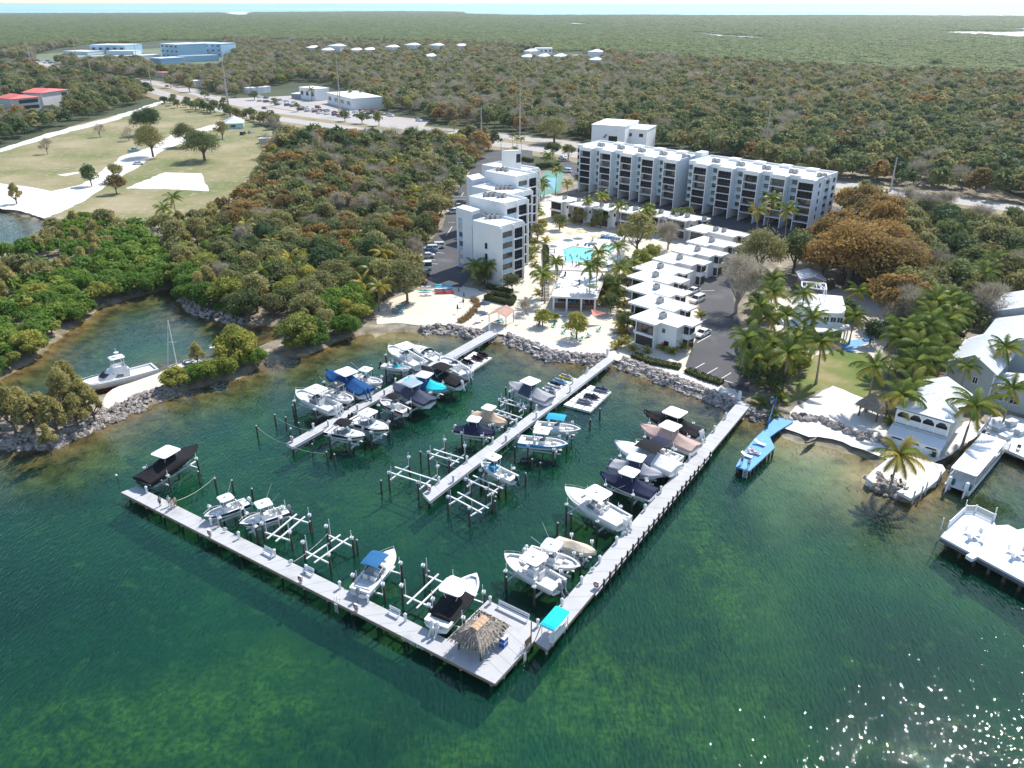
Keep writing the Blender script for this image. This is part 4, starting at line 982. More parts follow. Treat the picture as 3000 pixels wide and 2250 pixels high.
# bar pavilion under the sun deck
bz = LAND_Z + 3.7
bp_ = [qt(205, 1003, bz), qt(632, 1022, bz), qt(715, 790, bz), qt(310, 770, bz)]
bar = thing('bar_pavilion', 'white bar pavilion with sun deck on its roof and open dark front', 'building', tuple(bp_[0][:2]) + (LAND_Z,))
mb = MB(); mb.prism([tuple(p[:2]) for p in bp_], bz - .45, bz); mb.build('deck_roof', TERR, bar, world=True)
ctr = sum(bp_, Vector()) / 4
inn = [p.lerp(ctr, .12) for p in bp_]; inn[0] = inn[0].lerp(inn[3], .35); inn[1] = inn[1].lerp(inn[2], .35)
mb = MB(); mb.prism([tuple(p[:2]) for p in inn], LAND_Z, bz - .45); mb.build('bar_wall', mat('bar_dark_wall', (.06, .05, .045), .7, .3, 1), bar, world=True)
for q in (.03, .33, .66, .97):
    p = bp_[0].lerp(bp_[1], q).lerp(ctr, .04); mb = MB(); mb.box((p.x, p.y, (LAND_Z + bz - .45) / 2), (.38, .38, bz - .45 - LAND_Z), .04); mb.build('column', WHITE, bar, world=True)
mb = MB(); mb.beam(bp_[0].lerp(ctr, .10) + Vector((0, 0, -2.6)), bp_[1].lerp(ctr, .10) + Vector((0, 0, -2.6)), .5, 1.0); mb.build('bar_counter', mat('bar_wood', (.12, .07, .04), .6, .3, 2), bar, world=True)
st0, st1 = qt(150, 880, bz), qt(150, 1050, LAND_Z)
mb = MB()
for k in range(14): p = st0.lerp(st1, k / 13); mb.box(p, (2.0, .32, .12), .1)
mb.build('stair', mat('stair_dark', (.09, .09, .09), .7, .2, 1), bar, world=True)
for a, b_ in ((0, 3), (1, 2)):
    mb = MB()
    for k in range(12): p = bp_[a].lerp(bp_[b_], k / 11); mb.tube(p, p + Vector((0, 0, 1.0)), .025, n=4)
    mb.tube(bp_[a] + Vector((0, 0, 1)), bp_[b_] + Vector((0, 0, 1)), .03, n=4); mb.build('railing', RAILD, bar, world=True)
# ================================================================== land cover
GZ = LAND_Z
LAWN, nt, b = nodes('dry_lawn')
n1 = noise_tex(nt, .03, 4); n2 = noise_tex(nt, .5, 4)
c = ramp(nt, n1, [(.36, (.15, .17, .055)), (.52, (.24, .215, .10)), (.66, (.32, .27, .155))])
c = mix(nt, ramp(nt, n2, [(.55, (0, 0, 0)), (.72, (.8, .8, .8))]), c, (.40, .34, .25)); nt.links.new(c, b.inputs['Base Color']); b.inputs['Roughness'].default_value = 1
GREENL, nt, b = nodes('green_lawn')
c = ramp(nt, noise_tex(nt, .12, 4), [(.38, (.10, .16, .03)), (.55, (.18, .2, .06)), (.68, (.30, .25, .13))]); nt.links.new(c, b.inputs['Base Color']); b.inputs['Roughness'].default_value = 1
ROADM = mat('pale_road', (.40, .37, .34), .9, .08, .05, dirt=((.31, .29, .27), .03, .55))
WSAND = mat('white_sand', (.70, .66, .60), .95, .06, .15)
def flat(px, z): return [tuple(U(u, v, z)[:2]) for u, v in px]
RESORT = [(1105, 950), (1085, 900), (1215, 850), (1350, 835), (1480, 870), (1545, 620), (1590, 560), (1690, 600), (2140, 720), (2170, 740), (1990, 800), (2040, 900), (2075, 1000), (2175, 1180), (2130, 1172), (2020, 1135), (1900, 1085), (1790, 1048), (1720, 1040), (1600, 1030), (1560, 1008), (1480, 980), (1380, 968), (1300, 952), (1240, 955), (1160, 946)]
sheet('resort_sand', RESORT, GZ + .012, SAND, 'pale sand and paving between the resort buildings')
LOT1 = [(1219, 838), (1226, 750), (1296, 665), (1319, 588), (1367, 519), (1400, 470), (1440, 440), (1560, 440), (1560, 560), (1440, 620), (1420, 760), (1352, 842)]
sheet('car_park', LOT1, GZ + .018, ASPH, 'asphalt car park left of the stepped tower', wob=0)
LOT2 = [(2008, 1072), (2016, 1088), (2120, 1132), (2195, 1150), (2180, 1000), (2150, 880), (2140, 800), (2120, 770), (2035, 800), (2050, 900), (2055, 960), (2030, 1010)]
sheet('drive', LOT2, GZ + .022, ASPH, 'asphalt drive right of the near townhouses', wob=0)
sheet('back_car_park', [(1640, 480), (1700, 540), (2150, 690), (2420, 740), (2520, 660), (2480, 560), (2000, 470), (1700, 430)], GZ + .008, ASPH, 'asphalt yard round the long apartment block', wob=0)
PARK = [(-250, 490), (0, 437), (235, 362), (480, 302), (560, 300), (690, 342), (800, 385), (820, 430), (740, 500), (670, 590), (560, 640), (430, 660), (330, 655), (200, 640), (60, 610), (-250, 540)]
sheet('park_lawn', PARK, GZ + .014, LAWN, 'dry brown lawn of the park on the left')
sheet('sand_road', [(-200, 520), (0, 537), (90, 548), (150, 560), (240, 540), (300, 500), (350, 460), (450, 428), (500, 395), (560, 380), (690, 352), (690, 362), (570, 392), (535, 420), (480, 440), (420, 478), (340, 530), (260, 580), (200, 612), (130, 640), (60, 618), (0, 610), (-200, 570)], GZ + .026, WSAND, 'white sand road across the park')
sheet('sand_lot', [(368, 552), (480, 505), (590, 508), (612, 560), (470, 553)], GZ + .030, WSAND, 'white sand lot beside the park trees')
sheet('park_path', [(-50, 448), (0, 436), (150, 388), (330, 342), (440, 306), (475, 296), (480, 300), (450, 312), (340, 352), (160, 398), (0, 446), (-50, 458)], GZ + .028, WSAND, 'pale footpath along the edge of the park')
sheet('bunker_sand', [(168, 512), (215, 505), (235, 503), (230, 508), (190, 516)], GZ + .029, WSAND, 'small white sand patch in the park lawn')
sheet('spit_track', [(290, 1190), (330, 1140), (420, 1108), (480, 1085), (520, 1068), (560, 1072), (520, 1100), (440, 1150), (330, 1205)], GZ + .05, SAND, 'sand track along the breakwater')
sheet('beach_right', [(2296, 1254), (2330, 1190), (2440, 1130), (2540, 1170), (2600, 1220), (2640, 1290), (2700, 1300), (2860, 1225), (2900, 1250), (2790, 1330), (2680, 1380), (2560, 1330), (2440, 1286), (2370, 1280)], GZ + .012, WSAND, 'white beach in front of the verandah house')
sheet('lawn_right', [(2300, 1190), (2330, 1120), (2380, 1050), (2470, 1020), (2560, 1050), (2600, 1130), (2560, 1180), (2440, 1128)], GZ + .016, GREENL, 'green lawn behind the white beach')
sheet('restaurant_yard', [(2250, 880), (2600, 820), (2650, 960), (2560, 1050), (2470, 1030), (2380, 1060), (2260, 1010)], GZ + .010, PAVER, 'sandy yard round the restaurant')
sheet('blue_path', [(2464, 1010), (2482, 998), (2532, 992), (2545, 960), (2558, 968), (2560, 1000), (2520, 1012), (2508, 1022), (2500, 1034), (2472, 1026)], GZ + .022, mat('blue_paint', (.13, .33, .55), .7, .12, .8), 'blue painted path beside the restaurant', wob=0)
# footpath along the sea wall
wp = [(1440, 965), (1500, 990), (1600, 1030), (1790, 1045), (1900, 1082), (2030, 1130), (2130, 1165), (2185, 1165), (2130, 1140), (2020, 1100), (1960, 1075), (1880, 1060), (1800, 1030), (1700, 1020), (1560, 985), (1480, 955)]
sheet('sea_walk', wp, GZ + .028, mat('sea_walk', (.66, .62, .57), .9, .06, .3), 'pale walk along the top of the sea wall', wob=0)
def stripes(name, label, lines, w=.14, z=GZ + .03, mt=PAINT, parent=None):
    t = None
    for a, b_ in lines:
        A, B = U(*a, z), U(*b_, z); mb = MB(); mb.beam(A, B, w, .008); o = mb.build(name, mt); tag(o, kind='structure', label=label)
qz4 = lambda x, y: (1500 + x / 2.765, 850 + y / 2.765)
stripes('parking_line', 'white parking line on the asphalt drive', [(qz4(1470, 640), qz4(1560, 590)), (qz4(1575, 680), qz4(1665, 628)), (qz4(1690, 720), qz4(1775, 668)), (qz4(1500, 425), qz4(1610, 365)), (qz4(1700, 725), qz4(1785, 750)), (qz4(1480, 275), qz4(1570, 235)), (qz4(1490, 8), qz4(1640, 2))], .16)
qz5 = lambda x, y: (1150 + x / 3.318, 350 + y / 3.318)
stripes('parking_line', 'white parking line in the left car park', [(qz5(560, 775), qz5(720, 775)), (qz5(590, 750), qz5(720, 752)), (qz5(540, 1000), qz5(610, 1000)), (qz5(520, 1130), qz5(580, 1040)), (qz5(320, 1355), qz5(420, 1365)), (qz5(340, 1540), qz5(380, 1545)), (qz5(280, 1550), qz5(320, 1555)), (qz5(370, 1400), qz5(440, 1405)), (qz5(420, 1290), qz5(500, 1300)), (qz5(670, 745), qz5(690, 710))], .2)
# ---- highway: two carriageways and a grass median
cl = [U(u, v, 1) for u, v in [(3300, 665), (3000, 633), (2850, 612), (2300, 535), (1700, 440), (1480, 412), (1200, 385), (900, 348), (720, 322), (560, 283), (440, 250), (330, 232), (190, 212), (130, 196), (80, 180)]]
def resample(P, n):
    out = []
    for i in range(len(P) - 1):
        p0, p1, p2, p3 = P[max(0, i - 1)], P[i], P[i + 1], P[min(len(P) - 1, i + 2)]
        for k in range(n):
            t = k / n; out.append(.5 * ((2 * p1) + (p2 - p0) * t + (2 * p0 - 5 * p1 + 4 * p2 - p3) * t * t + (3 * p1 - p0 - 3 * p2 + p3) * t ** 3))
    return out + [P[-1]]
CLR = resample(cl, 5)
for p in CLR: p.z = 0
def off(i, o):
    d = (CLR[min(i + 1, len(CLR) - 1)] - CLR[max(0, i - 1)]).normalized(); return CLR[i] + Vector((d.y, -d.x, 0)) * o
def strip(name, label, o0, o1, z, mt, kind='structure', i0=0, i1=None):
    mb = MB(); i1 = i1 or len(CLR); rings = [[off(i, o0) + Vector((0, 0, z)), off(i, o1) + Vector((0, 0, z))] for i in range(i0, i1)]
    mb.loft(rings, 0, False); o = mb.build(name, mt); return tag(o, label, kind=kind)
strip('road_verge', 'dry grass verge and median of the highway', -27, 22, GZ + .012, mat('verge_grass', (.28, .23, .14), 1, .2, .2, dirt=((.17, .17, .07), .06, .52)))
strip('road', 'near carriageway of the highway', -17, -5, GZ + .03, ROADM)
strip('road', 'far carriageway of the highway', 5, 18, GZ + .03, ROADM)
for o_, nm in ((-16.4, 'a'), (-5.6, 'b'), (5.6, 'c'), (16.2, 'd')): strip('road_line', 'painted edge line of the highway', o_ - .09, o_ + .09, GZ + .036, PAINT)
sheet('roadside_lot', [(640, 290), (760, 285), (900, 278), (1010, 305), (1090, 335), (1260, 352), (1240, 372), (1100, 358), (960, 345), (850, 322), (700, 300)], GZ + .024, ROADM, 'pale forecourt of the roadside shops', wob=0)
sheet('school_yard', [(100, 160), (240, 150), (500, 140), (660, 165), (640, 190), (480, 180), (300, 180), (120, 190)], GZ + .02, mat('school_grass', (.14, .17, .09), 1, .25, .02), 'school yard and playing field')
# ================================================================== rocks of the sea wall
def rock_mesh(seed, flat_=.75):
    r = random.Random(seed); mb = MB(); n, k = 6, 4; rings = []
    for i in range(k + 1):
        a = math.pi * (i + .03) / (k + .06); rings.append([])
        for q in range(n):
            b_ = 2 * math.pi * q / n + .3 * i; rr = .5 * (1 + r.uniform(-.22, .22)); rings[-1].append((rr * math.sin(a) * math.cos(b_), rr * math.sin(a) * math.sin(b_), -rr * math.cos(a) * flat_))
    mb.loft(rings, 0, True, True); return mb.mesh('rock', ROCK)
ROCKS = [rock_mesh(i) for i in range(8)]
ROCKD = mat('dark_rock', (.15, .14, .135), .9, .4, .8, bump=.8, bscale=3)
ROCKL = mat('pale_rock', (.42, .37, .33), .9, .22, .7, bump=.8, bscale=3, dirt=((.16, .13, .12), .8, .52))
ROCKS_L = []
for me in ROCKS: m2 = me.copy(); m2.materials[0] = ROCKL; ROCKS_L.append(m2)
def rock_wall(label, px, rows, n, s0, s1, zt=GZ + .25, spread=3.2, pale=True, stuff_n=0, inland=1.0):
    """stones laid in rows from the top of the bank to the waterline"""
    P = [U(u, v, 0) for u, v in px]; L = [(P[i + 1] - P[i]).length for i in range(len(P) - 1)]; tot = sum(L)
    t = thing('rock_wall', label, 'rock wall', tuple(P[0][:2]) + (0,)); r = random.Random(n); src = ROCKS_L if pale else ROCKS
    def at(s):
        s *= tot
        for i, l in enumerate(L):
            if s <= l or i == len(L) - 1: d = (P[i + 1] - P[i]) / l; return P[i] + d * s, Vector((-d.y, d.x, 0))
            s -= l
    def place():
        p, nn = at(r.random()); f = r.random(); o = -.5 + f * spread; q = p + nn * o; z = -.35 + (zt + .35) * min(1, f * 1.5) + r.uniform(-.12, .1); k = r.uniform(s0, s1) * (1.15 - .4 * f)
        return q, z, k
    for i in range(n):
        q, z, k = place(); o = link(src[i % 8], 'rock', t, (q.x - P[0].x, q.y - P[0].y, z)); o.rotation_euler = (r.uniform(-.5, .5), r.uniform(-.5, .5), r.random() * 6.3); o.scale = (k * r.uniform(.8, 1.4), k * r.uniform(.8, 1.2), k * r.uniform(.7, 1.1))
    if stuff_n:
        mb = MB()
        for i in range(stuff_n):
            q, z, k = place(); k *= .6; M = Matrix.Rotation(r.random() * 6, 3, 'Z') @ Matrix.Rotation(r.random(), 3, 'X'); s_ = src[i % 8]
            mb.add([M @ (v.co * k) + Vector((q.x, q.y, z - .08)) for v in s_.vertices], [tuple(p.vertices) for p in s_.polygons])
        o = mb.build('rubble', ROCKL if pale else ROCK, t, world=True); o['kind'] = 'stuff'
    return t
rock_wall('pale limestone rock wall between the sandy beach and the left dock', [(1240, 980), (1300, 974), (1380, 990), (1445, 1000)], 3, 90, .6, 1.3, stuff_n=380)
rock_wall('pale limestone rock wall between the left and middle docks', [(1468, 1000), (1560, 1033), (1600, 1054), (1720, 1066), (1775, 1066)], 3, 170, .6, 1.3, stuff_n=700)
rock_wall('dark and pale rock wall between the middle and right docks', [(1805, 1074), (1900, 1108), (2030, 1158), (2130, 1200), (2180, 1225)], 3, 200, .6, 1.35, stuff_n=800)
rock_wall('dark rocks under the blue pier beside the right dock', [(2195, 1228), (2250, 1240), (2282, 1258)], 2, 40, .7, 1.5, pale=False, stuff_n=80)
rock_wall('grey boulder breakwater of the left basin', [(-60, 1330), (0, 1316), (160, 1312), (330, 1234), (460, 1177), (530, 1152)], 3, 270, .6, 1.5, pale=False, stuff_n=700, spread=3.6)
rock_wall('dark stacked rocks round the tip of the sand peninsula', [(2540, 1402), (2561, 1437), (2630, 1457), (2640, 1462)], 3, 70, .6, 1.2, pale=False, stuff_n=160, spread=2.4)
rock_wall('dark rocks beside the verandah house and small tiki hut', [(2500, 1300), (2545, 1310), (2590, 1330)], 2, 45, .6, 1.3, zt=GZ + .5, pale=False, stuff_n=60, spread=3)
rock_wall('low pale rocks round the shaded point in the left basin', [(525, 880), (565, 925), (640, 938), (700, 960)], 2, 70, .6, 1.2, stuff_n=160)
bl = []
for i in range(21):
    s = i / 20; p = U(2330 + 190 * s, 1226 + 62 * s + 14 * math.sin(s * 3.1) * -1, GZ)
    for k in range(2 if i % 3 else 1):
        o = link(ROCKS[(i * 3 + k) % 8], 'boulder', None, (p.x + RND.uniform(-.5, .5), p.y + RND.uniform(-.7, .7) + k * .8, GZ + .25)); o.rotation_euler = (RND.random(), RND.random(), RND.random() * 6); q = RND.uniform(.9, 1.6); o.scale = (q * 1.2, q, q * .8); tag(o, 'x', 'boulder', 'row of boulders across the white beach'); bl.append(o)
number(bl, 'grey boulder, {} from the left in the row across the white beach')
# ================================================================== right shore: pier, peninsula, decks
q8 = Q(2050, 1100, 2.328); q6 = Q(2350, 1150, 3.403); q9 = Q(2700, 1400, 4.74)
BLUEP = mat('blue_pier_paint', (.10, .33, .58), .65, .15, .8, dirt=((.22, .42, .6), .7, .58))
bz_ = 1.35
pp = [q8(*p, bz_) for p in [(246, 620), (340, 650), (512, 492), (490, 445), (478, 418), (530, 380), (640, 312), (565, 290), (508, 296), (440, 370), (372, 432), (300, 520)]]
pier = thing('blue_pier', 'bright blue painted pier with loungers right of the marina', 'pier', tuple(pp[0][:2]) + (0,))
mb = MB(); mb.prism([tuple(p[:2]) for p in pp], bz_ - .28, bz_); mb.build('deck', BLUEP, pier, world=True)
for i in range(7):
    for a, b_ in ((pp[0], pp[10]), (pp[1], pp[2])):
        p = a.lerp(b_, i / 6 * .95 + .03).lerp(sum(pp[:4], Vector()) / 4, .06); link(piling_mesh(bz_ - .28, .17), 'pile', pier, (p.x - pp[0].x, p.y - pp[0].y, 0))
mb = MB()
la = pp[0].lerp(pp[1], .55); lb = pp[0].lerp(pp[1], .85)
for p in (la, lb): mb.tube(p + Vector((0, -.12, .1)), p + Vector((0, -.2, -2)), .05, n=5)
for k in range(6): mb.tube(la + Vector((0, -.15, -.25 * k - .1)), lb + Vector((0, -.15, -.25 * k - .1)), .04, n=5)
mb.build('ladder', ALU, pier, world=True)
rl = MB(); ra, rb_ = q8(462, 360, bz_), q8(520, 190, bz_)
for k in range(7): p = ra.lerp(rb_, k / 6); rl.box(p + Vector((0, 0, .8)), (.12, .12, 1.6))
rl.beam(ra + Vector((0, 0, .85)), rb_ + Vector((0, 0, .85)), .06, 1.5); rl.build('screen_fence', mat('blue_fence', (.03, .13, .35), .6, .2, 1), pier, world=True)
# sand peninsula
pen = [q6(*p, 1.1) for p in [(640, 850), (700, 780), (900, 640), (1040, 620), (1330, 700), (1380, 760), (1350, 880), (1010, 960), (850, 930), (760, 900), (690, 900)]]
mb = MB(); mb.prism([tuple(p[:2]) for p in pen], -.5, 1.1); tag(mb.build('sand_peninsula', SAND), 'sand terrace on the small peninsula', kind='structure')
pd_ = [q6(*p, 1.2) for p in [(945, 985), (1085, 1055), (1240, 960), (1350, 870), (1430, 770), (1400, 720), (1330, 705), (1360, 760), (1300, 800)]]
pt = thing('concrete_jetty', 'white concrete jetty edging the sand peninsula', 'jetty', tuple(pd_[0][:2]) + (0,))
mb = MB(); mb.prism([tuple(p[:2]) for p in pd_], .75, 1.2); mb.build('deck', mat('white_concrete', (.70, .70, .69), .85, .06, .6), pt, world=True)
for k, q in enumerate([(1100, 1090), (1180, 1040), (1225, 1000), (1360, 890)]): p = q6(*q, .4); MB().tube((p.x, p.y, -2), (p.x, p.y, 2.3), .12, n=7).build('pile', mat('grey_post', (.5, .48, .45), .8, .15, 2), pt, world=True)
pw = [q6(*p, 1.15) for p in [(640, 855), (720, 770), (890, 640), (950, 640), (800, 760), (730, 850), (700, 900)]]
mb = MB(); mb.prism([tuple(p[:2]) for p in pw], -.8, 1.25); tag(mb.build('retaining_wall', mat('white_concrete', (.7, .7, .69))), 'curved white concrete wall on the left edge of the peninsula', 'wall')
# piled white deck at the lower right
dz = 1.9
dp = [q9(*p, dz) for p in [(265, 815), (360, 700), (600, 475), (740, 475), (1005, 600), (1030, 660), (1200, 650), (1330, 720), (1700, 640), (1900, 1000), (1900, 1700)]]
wd = thing('white_deck', 'large white deck with railing at the lower right', 'deck', tuple(dp[0][:2]) + (0,))
mb = MB(); mb.prism([tuple(p[:2]) for p in dp], dz - .3, dz); mb.build('deck', mat('deck_grey_white', (.62, .65, .68), .8, .06, .5), wd, world=True)
fe0, fe1 = dp[0], dp[10]
mb = MB(); mb.beam(fe0 + Vector((0, .05, -.5)), fe1 + Vector((0, .05, -.5)), .2, .45); mb.build('fascia', mat('deck_fascia', (.12, .12, .14), .7, .2, 1), wd, world=True)
for k in range(7): p = fe0.lerp(fe1, .1 + .13 * k) + Vector((0, .8, 0)); MB().tube((p.x, p.y, -2.6), (p.x, p.y, dz - .3), .2, n=8).build('pile', WOODP, wd, world=True)
def railing(t, A, B, h=1.05, sp=.14, mt=ALU, post=True):
    n = max(2, int((B - A).length / sp))
    mb = MB(); mb.beam(A + Vector((0, 0, h)), B + Vector((0, 0, h)), .1, .07); mb.beam(A + Vector((0, 0, .12)), B + Vector((0, 0, .12)), .06, .06); mb.build('rail', mt, t, world=True)
    mb = MB()
    for k in range(n): p = A.lerp(B, (k + .5) / n); mb.box(p + Vector((0, 0, h / 2)), (.05, .05, h - .1))
    o = mb.build('balusters', mt, t, world=True); o['kind'] = 'stuff'
    for p in (A, B): MB().box(p + Vector((0, 0, h / 2 + .08)), (.14, .14, h + .16)).build('post', mt, t, world=True)
for a, b_ in ((dp[1], dp[2]), (dp[2], dp[3]), (dp[3], dp[4])): railing(wd, a.lerp(b_, .02), a.lerp(b_, .98), mt=mat('white_paint', (.8, .8, .8), .5, .05, 1))
p = q9(700, 1085, dz); MB().box((p.x, p.y, dz - .2), (1.2, .9, .5), .5).build('boarding_step', WHITE, wd, world=True)
for q in ((632, 325), (1045, 430), (305, 575)):
    p = q9(*q, 3.6); o = MB().tube((0, 0, -2.5), (0, 0, 3.8), .07, n=6).build('deck_pole', ALU, None, loc=(p.x, p.y, 0)); tag(o, 'x', 'pole', 'thin white poles round the white deck')
number([o for o in COL.objects if o.name.startswith('deck_pole')], 'thin white pole, {} from the left beside the railed white deck')
def table_set(label, p, rz, chairs=4, tm=GELC, chm=GELC, grp='deck tables with chairs'):
    t = thing('table', label, 'table', p, rz, grp)
    MB().tube((0, 0, .70), (0, 0, .75), .6, n=12).build('table_top', tm, t); MB().tube((0, 0, 0), (0, 0, .7), .05, n=6).build('leg', METAL, t); MB().tube((0, 0, 0), (0, 0, .05), .3, n=8).build('base', METAL, t)
    return t
def chair(label, p, rz, m_, grp):
    t = thing('chair', label, 'chair', p, rz, grp)
    MB().box((0, 0, .42), (.5, .5, .06)).build('seat', m_, t); MB().box((-.26, 0, .75), (.06, .5, .62), 0, 0, Matrix.Rotation(-.15, 3, 'Y')).build('backrest', m_, t)
    for sx in (-1, 1):
        for sy in (-1, 1): MB().tube((sx * .2, sy * .21, 0), (sx * .2, sy * .21, .42), .025, n=4).build('leg', m_, t)
    return t
for nm, q in (('nearer the railing', (745, 770)), ('nearer the right edge of the photo', (1350, 1030))):
    p = q9(*q, dz + .7); table_set('white round table on the white deck ' + nm, (p.x, p.y, dz), .4)
    for k in range(4):
        a = .5 + k * math.pi / 2; chair('x', (p.x + 1.0 * math.cos(a), p.y + 1.0 * math.sin(a), dz), a + math.pi, GELC, 'white chairs on the white deck')['label'] = 'white chair, {} side of the deck table {}'.format(['right', 'far', 'left', 'near'][k], nm)
# adirondack chairs
def adirondack(label, p, rz, m_, grp='adirondack chairs'):
    t = thing('adirondack_chair', label, 'chair', p, rz, grp)
    mb = MB(); mb.box((.05, 0, .34), (.6, .55, .04), 0, 0, Matrix.Rotation(.2, 3, 'Y')); mb.build('seat', m_, t)
    for k in range(5): MB().box((-.38, (k - 2) * .115, .72), (.03, .1, .85 - .06 * abs(k - 2)), 0, 0, Matrix.Rotation(-.42, 3, 'Y')).build('back_slat', m_, t)
    for sy in (-1, 1): MB().box((0, sy * .36, .56), (.75, .14, .04)).build('armrest', m_, t); MB().box((.28, sy * .33, .28), (.08, .05, .56)).build('leg', m_, t); MB().box((-.3, sy * .33, .2), (.5, .05, .1), 0, 0, Matrix.Rotation(.5, 3, 'Y')).build('leg', m_, t)
    return t
NVY = mat('navy_paint', (.03, .04, .09), .5, .15, 2)
p = q6(905, 895, 1.1); adirondack('navy adirondack chair beside the leaning palm on the peninsula', (p.x, p.y, 1.1), -1.2, NVY); p = q6(995, 935, 1.1); adirondack('navy adirondack chair nearer the jetty on the peninsula', (p.x, p.y, 1.1), -1.0, NVY)
# ---- thatched huts
def thatch_roof(mb, cx, cy, lx, ly, z0_, z1_, ridge, seed=1, layers=9, m=0):
    r = random.Random(seed)
    def ring(f, k=0):
        g = f ** 1.5; w, d = lx / 2 * (1 - g) + ridge / 2 * g, ly / 2 * (1 - g) + .15 * g
        out = []
        for sx, sy in ((1, 1), (-1, 1), (-1, -1), (1, -1)): out.append((sx * w, sy * d))
        P = []
        for i in range(4):
            a, b_ = Vector(out[i]), Vector(out[(i + 1) % 4])
            for q in range(10): p_ = a.lerp(b_, q / 10); P.append((cx + p_.x + r.uniform(-.08, .08), cy + p_.y + r.uniform(-.08, .08), z0_ + (z1_ - z0_) * f + r.uniform(-.06, .05) - k))
        return P
    for L in range(layers):
        f0, f1 = L / layers, (L + 1) / layers; a, b_ = ring(f0, .12), ring(min(1, f1 + .03)); mb.loft([a, b_], m, True)
    for i in range(700):      # loose ends of thatch
        f = r.random() ** 1.4; P = ring(f); p = Vector(P[r.randrange(40)]); d = Vector((p.x - cx, p.y - cy, 0)); d = d.normalized() if d.length else Vector((1, 0, 0))
        s = Vector((-d.y, d.x, 0)) * r.uniform(.03, .07); e = p + d * r.uniform(.15, .45) + Vector((0, 0, -r.uniform(.2, .5))) ; p.z += .06
        mb.add([p - s, p + s, e + s * .3, e - s * .3], [(0, 1, 2, 3)], m)
def tiki(label, c, rz, lx, ly, h, rise, ridge, seed, pads=4):
    t = thing('tiki_hut', label, 'hut', c, rz)
    mb = MB(); thatch_roof(mb, 0, 0, lx, ly, h, h + rise, ridge, seed); rf = mb.build('thatch_roof', THATCH, t)
    for k in range(pads):
        mb = MB(); x = (k - (pads - 1) / 2) * ridge * 1.0 / pads
        mb.box((x, .24, h + rise + .0), (ridge * .9 / pads, .62, .05), 0, 0, Matrix.Rotation(-.45, 3, 'X')); mb.box((x, -.24, h + rise + .0), (ridge * .9 / pads, .62, .05), 0, 0, Matrix.Rotation(.45, 3, 'X')); mb.build('ridge_board', mat('ridge_board', (.55, .36, .22), .8, .15, 2), rf)
    for sx in (-1, 1):
        for sy in (-1, 1): MB().tube((sx * lx * .36, sy * ly * .36, 0), (sx * lx * .36, sy * ly * .36, h + .4), .13, n=7).build('post', WOODP, t)
    return t
qf = Q(1250, 1650, 4.148)
tc = sum([qf(*p, DZ) for p in [(395, 1080), (705, 1200), (905, 900), (590, 780)]], Vector()) / 4
tdir = heading(fi1, pin)
tiki('large thatched tiki hut with wooden ridge boards on the front dock platform', (tc.x, tc.y, DZ), tdir, 5.2, 4.2, 1.9, 1.35, 2.3, 3)
th = q6(700, 230, GZ); tiki('small thatched tiki hut on the white beach beside the verandah house', (th.x, th.y, GZ), .7, 5.0, 4.4, 2.2, 2.3, 1.8, 5, 6)
